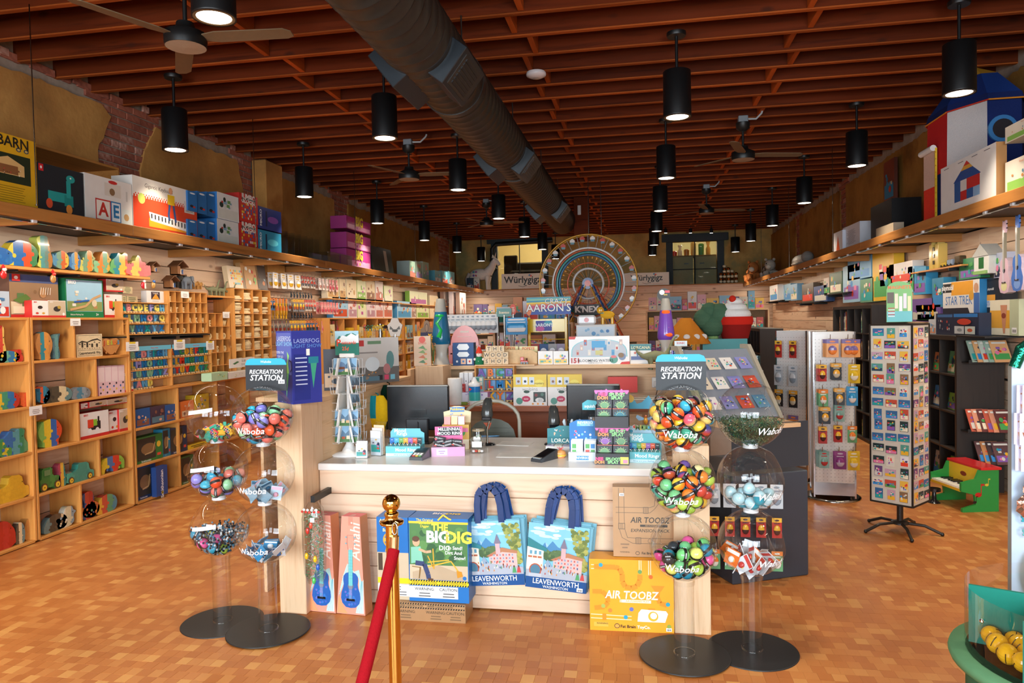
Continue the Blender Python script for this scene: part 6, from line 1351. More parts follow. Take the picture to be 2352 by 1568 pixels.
p=on_y(1565,830,5.9);o=EM('metallic_tube_jar',(p.x,5.95,ZH));tag(o,'round display jar of silver tubes with a black lid behind the sign','display jar');MB(0xA8B8C8).LA([(.085,0),(.085,.12)],24).B('jar','foil',o);MB(0x1C1E20).LA([(.09,.12),(.09,.14),(.08,.145)],24).B('lid','gloss',o);MB(0xD8E4E8).box(-.05,.05,-.004,.004,.148,.19).B('tag','card',o);p=MB();p.TX('SONIC',.022,0,.172,-.0046,0xC83A3A,.03);p.B('lettering','card',o)
for i in range(12):a=-1.4+i*.25;MB([0x8AC0D8,0xD0D4DC,0x8A7AB8,0x5A6A7A][i%4]).TU([(.087*sin(a),-.087*cos(a),.005),(.087*sin(a),-.087*cos(a),.115)],.009,6).B('tube','foil',o)
# left wall
def BX(name,label,cat,bb,X,d,col,side=None,fn=None,z=None,top=None,group=None,mat='card',rz=0.0,tilt=0.0,right=False):
 """box on a side wall whose front, in the plane X, fills the pixel box bb"""
 yc,w,zb,h=span_x(*bb,X)
 if yc+w>18.5:X*=17.9/(yc+w);yc,w,zb,h=span_x(*bb,X)
 if z is not None:h+=zb-z;zb=z
 s=1 if right else-1
 return CT(name,label,cat,w,d,h,(X+s*d/2,yc,zb),(RW if right else LW)+rz,col,side,top,(lambda p,y:fn(p,y,w,h))if fn else None,group,tilt,mat)
XS=-4.565
def cubby(name,label,y0,y1,zs,divs,X0=PXL,X1=XS,mat='shelf',matz='shelf_z',cat='shelf unit',t=.02,back=False,divn='divider'):
 o=EM(name,((X0+X1)/2,(y0+y1)/2,0));tag(o,label,cat);L_=o.location;dx=abs(X1-X0)/2
 for y in(y0+t/2,y1-t/2):MB().box(-t/2,t/2,-dx,dx,zs[0],zs[-1]+t/2,b=.002).B('side_panel',matz,o,(0,y-L_.y,0),pi/2)
 for z in zs:MB().box(-(y1-y0)/2+t,(y1-y0)/2-t,-dx,dx,-t/2,t/2,b=.002).B('shelf_board',mat,o,(0,0,z),pi/2)
 for r_,ys in divs.items():
  for y in ys:MB().box(-t/2,t/2,-dx+.004,dx-.004,zs[r_]+t/2,zs[r_+1]-t/2,b=.002).B(divn,matz,o,(0,y-L_.y,0),pi/2)
 if back:MB(0xB88A54).box(-(y1-y0)/2+t,(y1-y0)/2-t,-.003,.003,zs[0],zs[-1]).B('back_board','raw',o,((X0-L_.x)+.004*(1 if X1>X0 else-1),0,0),pi/2)
 return o
ZS=[.015,.352,.69,1.035,1.378,1.71]
cubby('cube_shelf','tall pine shelf unit of wooden puzzles at the near end of the left wall',3.3,4.69,ZS,{0:[3.95],1:[3.8],2:[3.95],3:[3.8],4:[3.95]})
cubby('cube_shelf','tall pine shelf unit holding the tractor puzzles and red toy boxes',4.70,5.765,ZS,{0:[5.137],1:[5.357],2:[5.142],3:[5.35],4:[5.126]})
cubby('low_shelf','low pine shelf unit with dinosaur boxes under the letter racks',5.785,7.75,ZS[:3]+[1.03],{0:[6.43,7.1],1:[6.43,7.1],2:[6.43,7.1]})
OUT={'whale':[(-.5,.05),(-.35,0),(.3,0),(.45,.15),(.5,.45),(.42,.75),(.2,.95),(-.1,1.0),(-.3,.85),(-.42,.6),(-.5,.3)],'fish':[(-.5,.25),(-.3,.1),(.1,0),(.4,.2),(.5,.5),(.4,.8),(.1,1),(-.25,.85),(-.38,.65),(-.5,.8)],'bird':[(-.4,0),(.2,0),(.4,.2),(.35,.5),(.5,.65),(.35,.75),(.3,.95),(.05,1),(-.1,.8),(-.15,.5),(-.5,.55),(-.45,.2)],'tractor':[(-.5,.2),(-.45,.0),(-.25,0),(-.18,.12),(.15,.12),(.22,0),(.45,0),(.5,.25),(.48,.55),(.1,.6),(.1,1),(-.4,1),(-.42,.55),(-.5,.5)],'truck':[(-.5,0),(.5,0),(.5,.45),(.35,.5),(.3,.95),(-.05,1),(-.1,.6),(-.5,.55)],'elephant':[(-.5,0),(-.38,0),(-.35,.3),(-.1,.28),(-.05,0),(.2,0),(.28,.35),(.4,.3),(.4,.05),(.5,.05),(.5,.6),(.35,.9),(.1,1),(-.3,.95),(-.48,.7)],'dog':[(-.4,0),(.4,0),(.5,.3),(.35,.55),(.3,.8),(.2,1),(-.15,1),(-.45,.9),(-.35,.7),(-.25,.55),(-.45,.25)],'castle':[(-.5,0),(.5,0),(.5,.5),(.42,.58),(.42,.5),(.34,.58),(.28,.5),(.25,.68),(.12,.7),(.1,.85),(0,1),(-.1,.85),(-.12,.7),(-.25,.68),(-.28,.5),(-.36,.58),(-.42,.5),(-.5,.56)],'barn':[(-.5,0),(.5,0),(.5,.55),(.25,.9),(0,1),(-.25,.9),(-.5,.55)],'vase':[(-.35,0),(.35,0),(.32,.18),(.48,.4),(.5,.65),(.32,.92),(.1,1),(-.1,1),(-.32,.92),(-.5,.65),(-.48,.4),(-.32,.18)],'dolphin':[(-.3,0),(.3,0),(.4,.2),(.2,.5),(.3,.8),(.5,1),(.05,.95),(-.3,.75),(-.45,.45),(-.2,.2)],'cat':[(-.5,0),(.5,0),(.5,.3),(.35,.6),(.4,.9),(.25,1),(.1,.85),(-.05,.95),(-.15,.75),(-.4,.55)],'heart':[(0,0),(.3,.25),(.5,.6),(.47,.85),(.3,1),(.1,.95),(0,.82),(-.1,.95),(-.3,1),(-.47,.85),(-.5,.6),(-.3,.25)]}
def clip(poly,x,keep_left):
 out=[]
 for(x0,z0),(x1,z1)in zip(poly,poly[1:]+poly[:1]):
  a,b_=(x0<=x)==keep_left,(x1<=x)==keep_left
  if a:out.append((x0,z0))
  if a!=b_ and x0!=x1:t=(x-x0)/(x1-x0);out.append((x,z0+t*(z1-z0)))
 return out
def puzzle(kind,label,loc,rz,w,h,d,pal,seed,group=None,wheels=False,cat='wooden puzzle',tilt=0.0):
 r_=RN(seed);o=EM('wooden_puzzle',loc,rz);o.rotation_euler=(tilt,0,rz);tag(o,label,cat,group)
 pts=[(x*w,z*h)for x,z in OUT[kind]]
 for _ in range(1):pts=[q for a,b_ in zip(pts,pts[1:]+pts[:1])for q in((a[0]*.8+b_[0]*.2,a[1]*.8+b_[1]*.2),(a[0]*.2+b_[0]*.8,a[1]*.2+b_[1]*.8))]
 n=4 if w>.12 else 3;cuts=[-w/2+w*(i+1)/n+r_.uniform(-.03,.03)*w for i in range(n-1)]
 rest=pts;cs=[pal[(i+seed)%len(pal)]for i in range(n)]
 for i in range(n):
  pc=clip(rest,cuts[i],True)if i<n-1 else rest
  if i<n-1:rest=clip(rest,cuts[i],False)
  if len(pc)<3:continue
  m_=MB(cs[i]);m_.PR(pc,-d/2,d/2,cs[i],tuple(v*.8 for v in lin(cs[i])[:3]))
  if i<n-1:zz=h*r_.uniform(.3,.6);m_.D(cuts[i]+w*.025,zz,w*.055,w*.055,-d/2-.001,cs[i],10)
  if i:zz=h*r_.uniform(.15,.3);m_.D(cuts[i-1]-w*.02,zz,w*.045,w*.045,-d/2-.0016,cs[i],10)
  m_.B('puzzle_piece','wrap',o)
 if wheels:
  for sx in(-.33,.33):
   m_=MB(0x4A3A28);m_.D(sx*w,h*.17,h*.19,h*.19,-d/2-.004,0x5A4630,18);m_.D(sx*w,h*.17,h*.125,h*.125,-d/2-.007,0xE8C03A,18);m_.D(sx*w,h*.17,.005,.005,-d/2-.009,0x3A2A18,8);m_.B('wheel','wrap',o)
  if kind=='tractor':MB(0x2A2A24).R(-.3*w,-.0*w,h*.66,h*.9,-d/2-.003,0x6A8A5A).B('window','wrap',o)
 else:MB(0x1E1E1E).D(w*.3,h*.66,.004,.004,-d/2-.003,None,8).B('eye','wrap',o)
 return o
def PX(kind,label,bb,X,d,pal,seed,z=None,**k):
 yc,w,zb,h=span_x(*bb,X)
 if z is not None:h+=zb-z;zb=z
 return puzzle(kind,label,(X-d/2,yc,zb),LW,w,h,d,pal,seed,**k)
BRT=[0xD8452E,0xE8B83A,0x2E7FB8,0x4A9A62,0xE8782E];SEA=[0x3A8A98,0x4AA08A,0x5A7AA0,0xD8C87A];GRN=[0x5AA078,0xE0C060,0xE09A3A,0x8AB868];PST=[0xC8CE8A,0x8AB89A,0xE0B060,0xC86A4A];DRK=[0x5A5040,0xE0CCA0,0x6A8A8A,0x4A4438];RED=[0xC03A2E,0xD8503A,0xE8C060,0x4A9A8A]
z=2.105
sh=EM('wall_shelf',(-4.70,4.75,2.09));tag(sh,'long pine wall shelf on black brackets under the ledge, with animal puzzles','shelf')
MB().box(-1.30,1.30,-.15,.15,-.012,.012,b=.003).B('shelf_board','shelf',sh,(0,0,0),pi/2)
for y in(-.9,-.15,.45,1.0):MB(0x161616).box(-.15,.13,-.012,.012,-.03,-.013).B('bracket','black',sh,(0,y,0));MB(0x161616).box(-.16,-.15,-.012,.012,-.14,-.013).B('bracket','black',sh,(0,y,0))
for i,(k,bb,pal,d,lab)in enumerate((('whale',(-40,33,566,600),[0x2A68B0,0x3A7AC0],.06,'blue slide shaped wooden puzzle at the near end of the wall shelf'),('whale',(12,90,551,607),[0x4A8A5A,0xE8C840,0x2E6FB8,0xE0562E],.07,'turtle shaped puzzle in green, yellow, blue and red on the wall shelf'),('dog',(82,121,541,611),[0x6A8A80,0xB07A40,0xC8D060,0x5A9A98],.07,'tall seated dog puzzle on the wall shelf'),('fish',(121,160,574,614),[0x7AA088,0xD06A3A,0xE0B84A,0x5A90B0],.06,'fish puzzle in red and green, first of the fish on the wall shelf'),('fish',(158,186,577,615),[0xE09A3A,0x4A80B8,0x6A9AC0],.06,'orange and blue fish puzzle on the wall shelf'),('bird',(180,220,574,617),[0xA8B070,0xC8C060,0x7AA080,0xE0883A],.08,'olive bird puzzle beside the fish puzzles'),('bird',(213,257,576,622),[0x7AAE8A,0xD0A84A,0x8ABE90,0xE0843A],.08,'green and orange bird puzzle in the middle of the wall shelf'),('cat',(250,299,577,625),[0x3A90A0,0xE0C050,0xD8603A,0x6AB06A],.07,'cat puzzle in blue, red and green next to the castle'),('castle',(289,346,585,632),[0xD87A7A,0xE0C868,0xD87A7A,0xDA8080],.05,'pink and yellow castle puzzle at the end of the wall shelf'))):PX(k,lab,bb,-4.57,d,pal,i,z)
for i,(k,bb,zi,pal,d,wh,lab)in enumerate((('vase',(82,121,762,829),4,[0xC88A4E,0x3A90A0,0xE09A4A,0xC88A4E],.05,0,'globe puzzle in a wooden frame in the top cubby'),('dolphin',(120,140,765,826),4,[0x5A7A80,0x6A9A98,0x4A6A70],.06,0,'grey green dolphin puzzle beside the globe puzzle'),('fish',(84,116,885,928),3,[0x3A8AA8,0x2E6F90,0xD8603A],.06,0,'blue fish puzzle in the second cubby row'),('whale',(100,167,886,924),3,DRK,.06,0,'dark hippo puzzle in the second cubby row'),('whale',(166,209,888,918),3,[0x8A8E90,0x5A8AA0,0x9AA4A8],.06,0,'grey whale puzzle in the second cubby row'),('vase',(88,143,962,1030),2,[0xD8502E,0x8ABE5A,0xE8C83A,0x3A68B0],.07,0,'owl puzzle in red, green, yellow and blue in the third row'),('tractor',(92,139,1072,1128),1,[0x3A7A3A,0x4A8A42,0x3A7A3A],.06,1,'dark green tractor puzzle with yellow wheels'),('dog',(132,153,1062,1112),1,[0xB04A5A,0xE0B040,0x3A8A80],.05,0,'maroon and teal dog puzzle between the tractors'),('truck',(151,216,1062,1108),1,[0x3A9080,0x46A08A,0x3A9080],.06,1,'teal tractor puzzle with yellow wheels'),('elephant',(233,286,1046,1086),1,[0x8ABE4A,0xE0C83A,0x4A78B0,0xD0402E],.05,0,'elephant puzzle in green, yellow, blue and red'),('whale',(100,156,1180,1220),0,DRK,.05,0,'brown hedgehog puzzle in the bottom row'),('bird',(128,176,1163,1212),0,[0xD8CFA8,0x8AA0A8,0xE8E0C8],.05,0,'cream and grey house puzzle behind the hedgehog'),('fish',(190,230,1150,1190),0,[0x5A9078,0xD88A3A,0xC86A3A],.05,0,'green and orange fish puzzle in the bottom row'),('whale',(222,270,1134,1178),0,[0x4A8AA0,0xE0A83A,0xC8503A,0x5A9A70],.06,0,'patterned bus puzzle in the bottom row'),('dog',(186,222,1128,1165),0,[0xB83A30,0x3A5A90,0xC84A3A],.05,0,'red and blue dog puzzle behind the fish puzzle'),('cat',(-20,14,745,818),4,RED,.06,0,'dark red bird puzzle in the near top cubby'),('whale',(-10,46,805,836),4,[0xE8C83A,0x6AB09A,0x3A80B0],.05,0,'yellow and teal dinosaur puzzle in the near top cubby'),('dog',(34,54,802,832),4,[0xC8322A,0xD84838,0xC8322A],.05,0,'small red dog puzzle in the near top cubby'),('whale',(-10,46,898,945),3,[0x3A78B0,0xC84030,0xE8C03A,0x4A9A78],.06,0,'blue, red and yellow dinosaur puzzle in the near second row'),('barn',(49,73,900,934),3,[0xD8502A,0xE0602E],.06,0,'orange red barn block in the near second row'),('cat',(-12,66,985,1042),2,[0x3A8A60,0x3A6FA8,0x5A9AA0,0x3A8A60],.07,0,'green and blue jet puzzle in the near third row'),('tractor',(-14,28,1015,1050),2,[0x5AA050,0xE0C83A,0x5AA050],.05,0,'green train puzzle with yellow trim in the near third row'),('truck',(-16,67,1092,1155),1,[0xD8A82E,0xE0B030,0xD8A82E],.07,0,'yellow bulldozer puzzle in the near fourth row'),('barn',(-24,36,1196,1258),0,[0xB82A20,0xC0302A],.06,0,'red barn puzzle with a brown horse in the near bottom row'),('whale',(36,58,1198,1242),0,DRK,.05,0,'dark striped badger puzzle beside the red barn'))):PX(k,lab,bb,-4.60,d,pal,i+20,ZS[zi]+.0105,wheels=bool(wh))
PX('barn','natural wood block puzzle end on in the near bottom row',(56,75,1190,1240),-4.62,.06,[0xC8904E,0xB8803E],77,ZS[0]+.0105)
def town(p,y,w,h):
 p.R(-w*.47,w*.47,h*.04,h*.96,y,0xE0CBA4);p.LI([(-w*.45,h*.30),(w*.45,h*.30)],h*.012,y-.0006,0x2A241C);p.LI([(-w*.45,h*.06),(w*.45,h*.06),(w*.45,h*.94),(-w*.45,h*.94),(-w*.45,h*.06)],h*.012,y-.0006,0x2A241C)
 r_=RN(8);p.PO([(-w*.44,h*.62),(-w*.3,h*.72),(-w*.1,h*.66),(w*.1,h*.76),(w*.3,h*.8),(w*.44,h*.7),(w*.44,h*.66),(w*.3,h*.74),(w*.1,h*.7),(-w*.1,h*.62),(-w*.3,h*.66),(-w*.44,h*.58)],y-.0008,0x2A241C)
 for i in range(9):x=-w*.42+i*w*.095;hh=r_.uniform(.1,.2);p.R(x,x+w*.07,h*.42,h*(.42+hh),y-.0008,0x3A3228 if i%2 else 0xE0CBA4);p.PO([(x-w*.01,h*(.42+hh)),(x+w*.08,h*(.42+hh)),(x+w*.035,h*(.47+hh))],y-.0009,0x2A241C);p.R(x+w*.01,x+w*.06,h*.36,h*.38,y-.0008,0x2A241C)
 p.TX('Leavenworth Wa',w*.115,0,h*.17,y-.001,0x2A241C,.02)
BX('town_sign','cream engraved wooden town sign in the top cubby','sign',(176,235,767,821),-4.60,.02,0xE0CBA4,0xC8A878,town,ZS[4]+.0105,mat='raw')
ht=PX('heart','plain wooden heart with coloured raised letters in the top cubby',(234,276,776,816),-4.62,.03,[0xCB8E52],3,ZS[4]+.0105)
q=MB()
for i,(ch,c)in enumerate(zip('JESUS',(0xC8402E,0xE8D040,0xA8C04A,0xE8802E,0x3A90C0))):q.TX(ch,.05,(i-2)*.042,.11,-.020,c,.04)
q.B('lettering','gloss',ht)
for i in range(4):BX('growth_chart_box','tall pink box with small children printed, %s of four'%['first','second','third','last'][i],'box',(226+i*15.2,241+i*15.2,840-i*.6,911-i*3),-4.60,.05,0xE8C4CC,0xD08AA8,lambda p,y,w,h:(p.R(-w*.45,w*.45,h*.45,h*.95,y,0xEED8DA),[p.D(w*.2*(1 if j%2 else-1),h*(.08+.1*j),w*.12,w*.12,y-.0004-j*.0001,[0x2A2228,0xE8C040,0x3A6AB0,0x2A2228][j],9)for j in range(4)]),ZS[3]+.0105,group='pink chart boxes')
RT=0xC8302C
def redtoy(style):
 def f(p,y,w,h):
  p.R(-w/2+.004,w/2-.004,h*.12,h*.97,y,0xC8B49A if style==1 else 0xE8E4E0);p.R(-w/2,w/2,0,h*.12,y-.0002,RT);p.TX('BRIO',h*.10,-w*.3,h*.90,y-.001,0xC8302C if style!=1 else 0xF0E8E0,.04)
  if style==0:p.R(-w*.22,w*.2,h*.3,h*.62,y-.0008,0x2A2628);p.R(-w*.25,-w*.05,h*.4,h*.72,y-.0010,0xD8482E);p.R(-w*.05,w*.08,h*.45,h*.7,y-.0012,0x8ABE3A);p.R(w*.1,w*.16,h*.6,h*.8,y-.0010,0x2A2628);[p.D(x*w,h*.28,h*.10,h*.10,y-.0014,0xE8E8E8,14)or p.D(x*w,h*.28,h*.05,h*.05,y-.0018,RT,12)for x in(-.18,.08)]
  elif style==1:p.D(0,h*.5,w*.2,h*.16,y-.0008,0x3A3432,12);p.D(w*.12,h*.6,w*.1,h*.1,y-.001,0xB8963A,10);p.D(w*.36,h*.2,h*.09,h*.09,y-.0012,0xF0EEEC,12)
  else:p.D(0,h*.6,w*.16,h*.1,y-.0008,0x3A2E2C,12);p.D(-w*.2,h*.25,w*.1,h*.06,y-.0008,0xC83A2E,10);p.D(w*.2,h*.25,w*.1,h*.06,y-.0008,0xD8A03A,10)
 return f
for i,(bb,st_,z_,lab)in enumerate((((186,212,925,952),2,.952,'flat red toy box at the back left of the top row'),((184,250,945,1010),0,ZS[2]+.0105,'red and white wooden train box in the red box cubby'),((250,276,942,997),2,ZS[2]+.0105,'red toy box with a narrow white front beside the train box'),((274,301,938,990),1,ZS[2]+.0105,'red toy box with a duck window in the red box cubby'),((206,246,920,946),1,.955,'flat red toy box lying on the train box'),((246,296,914,942),1,.950,'flat red toy box lying on the duck box'),((286,306,856,905),1,ZS[3]+.0105,'red toy box beside the pink chart boxes'))):BX('toy_train_box',lab,'toy box',bb,-4.60 if i not in(0,2)else-4.62,.12,0xE8E4E0,RT,redtoy(st_),z_,top=RT)
ZT1=1.7205
def dinoset(p,y,w,h):
 p.R(-w/2,w/2,h*.82,h,y,0x4A5A88);art(p,-w*.48,w*.48,h*.08,h*.8,y-.0002,'photo',9,[0x8A6A4A,0xB88A5A,0x5A7A4A,0xD8C8A8,0x6A4A3A,0xC86A3A]);p.R(-w/2,w/2,0,h*.07,y-.006,RT);p.R(-w*.46,-w*.3,h*.84,h*1.0,y-.006,RT);p.D(-w*.38,h*.92,w*.04,h*.04,y-.0066,0xF0E8E8,10);p.R(-w*.45,-w*.2,h*.1,h*.26,y-.006,0xE8DCC0);p.PO([(-w*.45,h*.4),(-w*.2,h*.55),(-w*.1,h*.45),(-w*.3,h*.32)],y-.0064,0x5A7A3A)
 for i in range(5):p.LI([(w*.1+i*w*.05,h*.55),(w*.12+i*w*.05,h*.72)],.006,y-.0066,0xE8E0D0)
BX('dinosaur_set_box','large brown dinosaur railway set box on top of the shelf','toy box',(22,134,632,728),-4.66,.10,0x9A7A5A,0x6A4A3A,dinoset,ZT1)
def rail(p,y,w,h):
 p.R(-w*.47,w*.47,h*.16,h*.97,y,0x9CC4DC);art(p,-w*.46,w*.46,h*.17,h*.8,y-.0003,'photo',5,[0xC83A2E,0xD8C8A8,0x3A6AA8,0xE8E4DC,0x8A9A5A,0xB88A5A]);p.LI([(-w*.4,h*.2),(0,h*.3),(w*.2,h*.5),(w*.42,h*.6)],.02,y-.006,0xC8A070);p.LI([(-w*.3,h*.4),(w*.1,h*.45)],.014,y-.0064,0x2E5FA8);p.TX('BRIO',h*.12,-w*.34,h*.90,y-.0066,0xF4F4F4,.04);p.TX('Deluxe Railway Set',h*.055,-w*.22,h*.08,y-.001,0xF0F0E8,.01);p.TX('3+',h*.09,w*.32,h*.08,y-.001,0xF4F4F4,.02)
BX('railway_set_box','large green railway set box on top of the shelf','toy box',(150,237,641,730),-4.64,.14,0x1E7A4A,0x186A40,rail,ZT1,top=0x186A40)
for bb,st_,z_,lab in(((74,110,690,729),2,ZT1,'white faced red toy box in front of the dinosaur set'),((110,151,690,728),1,ZT1,'red toy box with a beetle window in front of the dinosaur set'),((240,281,676,730),0,ZT1,'red and white train box beside the railway set'),((244,283,642,674),1,1.955,'red toy box with a green window on top of the train box')):BX('toy_train_box',lab,'toy box',bb,-4.585 if bb[0]<160 else-4.66,.08,0xE8E4E0,RT,redtoy(st_),z_,top=RT)
BX('train_card_box','blue and white train box cut off by the frame edge','toy box',(-30,22,668,730),-4.66,.09,0xB8C8D8,0x8A9AB0,A('photo',[0xC83A2E,0xE8E8E8,0x4A7AA8],.05,seed=3),ZT1)
for i,(bb,z_)in enumerate((((281,290,680,702),1.86),((291,316,680,702),1.86),((282,304,657,679),1.945))):BX('mint_tin_box','small green and cream card box %s'%['at the shelf end, half hidden','beside the white picture box','stacked on the other cream boxes'][i],'box',bb,-4.66,.05,0xC8B890,0x5A7A5A,A('type',[0x5A6A4A],.12),z_)
BX('white_picture_box','white box with a sunset tunnel picture above the first letter rack','box',(337,377,668,706),-4.66,.06,0xEAE6E4,0xD8D4D0,lambda p,y,w,h:(p.R(-w*.25,w*.25,h*.28,h*.92,y,0x3A2A3A),p.PO([(-w*.22,h*.3),(w*.22,h*.3),(w*.02,h*.8)],y-.0006,0xE0A03A),p.TX('TUNNEL',w*.09,0,h*.78,y-.001,0xE8D8C8,.01),art(p,-w*.2,w*.2,h*.08,h*.2,y,'type',2,[0xA8A4A4])),1.868)
for i,(xp,yp,c1,c2,lab)in enumerate(((8,630,0xC82A2A,0xF0E8E0,'red Santa ornament hanging at the frame edge'),(122,640,0xB8864A,0xC8382E,'brown bird ornament with a Santa hat hanging from the shelf'),(330,655,0xC82A34,0xE8E0D8,'red cross shaped ornament hanging from the shelf'),(352,655,0xB88A4A,0x3A6AB0,'small wooden doll ornament on a thread'))):
 p_=on_x(xp,yp,-4.53);o=EM('hanging_ornament',(p_.x,p_.y,p_.z),LW);tag(o,lab,'ornament');top=2.078-p_.z
 MB(0x3A3A3A).TU([(0,0,.03),(0,0,top)],.001,4).B('thread','black',o);MB(c1).BA(0,0,0,.026 if i!=2 else.034,.016,.034,n=10,m=7).B('body','gloss',o);MB(c2).BA(.004,-.006,.036,.016,.014,.015,n=8,m=6).B('head','gloss',o)
 if i<2:MB(0xC82A2A).LA([(.016,.045),(.010,.06),(.001,.075)],10).B('hat','fabric',o)
 if i==2:MB(0xE8E0D8).box(-.01,.01,-.018,-.016,-.03,.02).B('stripe','gloss',o)
for i,(bb,X,lab)in enumerate((((162,185,731,748),-4.555,'white handwritten note clipped on the top edge of the cube shelf'),((68,97,932,953),-4.555,'white handwritten note between the two cube shelves'),((290,318,785,806),-4.53,'white note with yellow tape on the near lower letter rack'),((400,425,780,803),-4.53,'white note with yellow tape between the lower letter racks'),((474,492,783,803),-4.53,'white note with yellow tape at the far end of the letter racks'),((416,434,669,684),-4.597,'white note on the pigeonhole rack of letters'),((512,527,716,730),-4.637,'white note on the second pigeonhole rack'))):
 o=BX('price_note',lab,'note',bb,X,.002,0xEDEAE6,None,lambda p,y,w,h:(art(p,-w*.4,w*.4,h*.15,h*.7,y,'type',3,[0xA09088]),p.R(-w*.25,w*.25,h*.8,h,y-.0006,0xE8C83A)if X>-4.54 else None))
def rackbb(bb,X):yc,w,zb,h=span_x(*bb,X);return(X-.05,yc,zb),w,h
loc,w,h=rackbb((284,387,706,773),-4.58)
letter_rack('letter_rack','wooden rack of pastel letter trains high on the wall beside the red boxes',(loc[0],loc[1],1.565),LW,w,['ABCDEFGH','KLMNOPQ','UVWXYZ'],.098,PAS,'high letter rack',5)
so=EM('bracket_shelf',(-4.72,6.36,1.55));tag(so,'dark wall shelf carrying the high letter rack and pigeonholes','shelf');MB(0x2A2420).box(-.64,.66,-.14,.14,-.012,.0).B('shelf_board','matte',so,(0,0,0),pi/2)
for y in(-.5,.1,.55):MB(0x161616).box(-.14,.12,-.012,.012,-.04,-.013).B('bracket','black',so,(0,y,0))
loc,w,h=rackbb((294,394,820,895),-4.58)
letter_rack('letter_rack','wooden rack of pastel letter trains on the low shelf, nearer one',(loc[0],loc[1],1.046),LW,w,['ABCDEFGH','KLMNOPQR','STUVWXYZ',' YAND   '],.092,PAS,'near low letter rack',6,'Name Trains')
loc,w,h=rackbb((397,486,810,887),-4.58)
letter_rack('letter_rack','wooden rack of bright letter trains on the low shelf, farther one',(loc[0],loc[1],1.046),LW,w,['ABCDEFGH','KLMNOPQR','STUVWXYZ','        '],.092,BRI+[0x6A3A2A],'far low letter rack',7,'Name Trains')
def pigeon(name,label,y0,y1,z0,z1,nc,nr,X1,seed,what,fillp=.6,stacks=False):
 zs=[z0+(z1-z0)*i/nr for i in range(nr+1)];ys=[y0+(y1-y0)*i/nc for i in range(1,nc)]
 o=cubby(name,label,y0,y1,zs,{r_:ys for r_ in range(nr)},PXL,X1,t=.008,cat='pigeonhole rack',back=True);r_=RN(seed);cw=(y1-y0)/nc;ch=(z1-z0)/nr
 ordr=['bottom','second','third','fourth','fifth','sixth']
 for i in range(nc):
  for j in range(nr):
   if r_.random()>fillp:continue
   yc=y0+cw*(i+.5);zb=zs[j]+.0045
   if stacks:
    n=r_.randint(3,6);t=(ch*.85)/6
    for k in range(n):plaq(yc+r_.uniform(-.01,.01),zb+k*t,X1-.06+r_.uniform(-.01,.015),cw*r_.uniform(.36,.46),t*.92,r_.choice((0,1,2)),'plain wooden cut-out, column %s, %s row of the %s'%(['one','two','three','four'][i],(ordr+['top'])[j],what),'cut-outs in the '+what)
   else:
    for k in range(r_.randint(1,2)):
     L_=r_.choice('ABCDEGHKMNORSTW');plain_letter(L_,(X1-.03-k*.03,yc+(k-.5)*cw*.25,zb),min(cw*.62,ch*.62)/.06,'small plain wooden letter %s in the %s row of the %s'%(L_,ordr[j],what),'plain letters in the '+what)
 return o
PL={}
def plain_letter(ch,loc,s,label,group):
 if ch not in PL:
  q=MB(0xE2C795);vs,fs=glyphs(ch,.045,0,'CENTER');S=.062;n=len(vs);mz=min(b_ for a,b_ in vs)
  q.add([(a*S,-.006,(b_-mz)*S)for a,b_ in vs]+[(a*S,.006,(b_-mz)*S)for a,b_ in vs],fs+[tuple(i+n for i in reversed(f))for f in fs]);ec={}
  for f in fs:
   for a,b_ in zip(f,f[1:]+f[:1]):e_=(min(a,b_),max(a,b_));ec[e_]=None if e_ in ec else(a,b_)
  ex=[[b_,a,a+n,b_+n]for a,b_ in[v for v in ec.values()if v]];q.f+=ex;q.c+=[q.c[0]]*len(ex);q.sm+=[False]*len(ex)
  PL[ch]=[q.B('wooden_letter','raw'),False]
 e=PL[ch]
 if e[1]:o=bpy.data.objects.new('wooden_letter',e[0].data);COL.objects.link(o)
 else:o=e[0];e[1]=True
 o.location=loc;o.rotation_euler=(0,0,LW);o.scale=(s,s,s);tag(o,label,'wooden letter',group)
PQ={}
def plaq(y,z,x,hw,t,kind,label,group):
 if kind not in PQ:
  m_=MB(0xE6CFA2);n=[14,8,20][kind];pts=[(cos(2*pi*k/n)*(1 if kind!=2 else 1+.12*cos(8*pi*k/n)),sin(2*pi*k/n)*.7)for k in range(n)]
  m_.add([(a,b_,0)for a,b_ in pts]+[(a,b_,1)for a,b_ in pts],[tuple(range(n-1,-1,-1)),tuple(range(n,2*n))]+[(i,(i+1)%n,(i+1)%n+n,i+n)for i in range(n)]);PQ[kind]=[m_.B('wooden_cutout','raw'),False]
 e=PQ[kind]
 if e[1]:o=bpy.data.objects.new('wooden_cutout',e[0].data);COL.objects.link(o)
 else:o=e[0];e[1]=True
 o.location=(x,y,z);o.rotation_euler=(0,0,LW);o.scale=(hw,.075,t);tag(o,label,'wooden cut-out',group)
pigeon('pigeonhole_rack','six by four pigeonhole rack of plain wooden letters on the wall',6.385,7.015,1.56,1.985,6,4,-4.60,3,'six by four rack')
pigeon('pigeonhole_rack','narrow pigeonhole rack of plain wooden letters beside the letter trains',7.09,7.50,1.045,1.77,3,5,-4.64,4,'narrow rack',.8)
pigeon('cutout_rack','large rack crammed with stacked plain wooden cut-outs',7.54,8.36,1.045,2.06,4,7,-4.60,5,'large cut-out rack',.97,True)
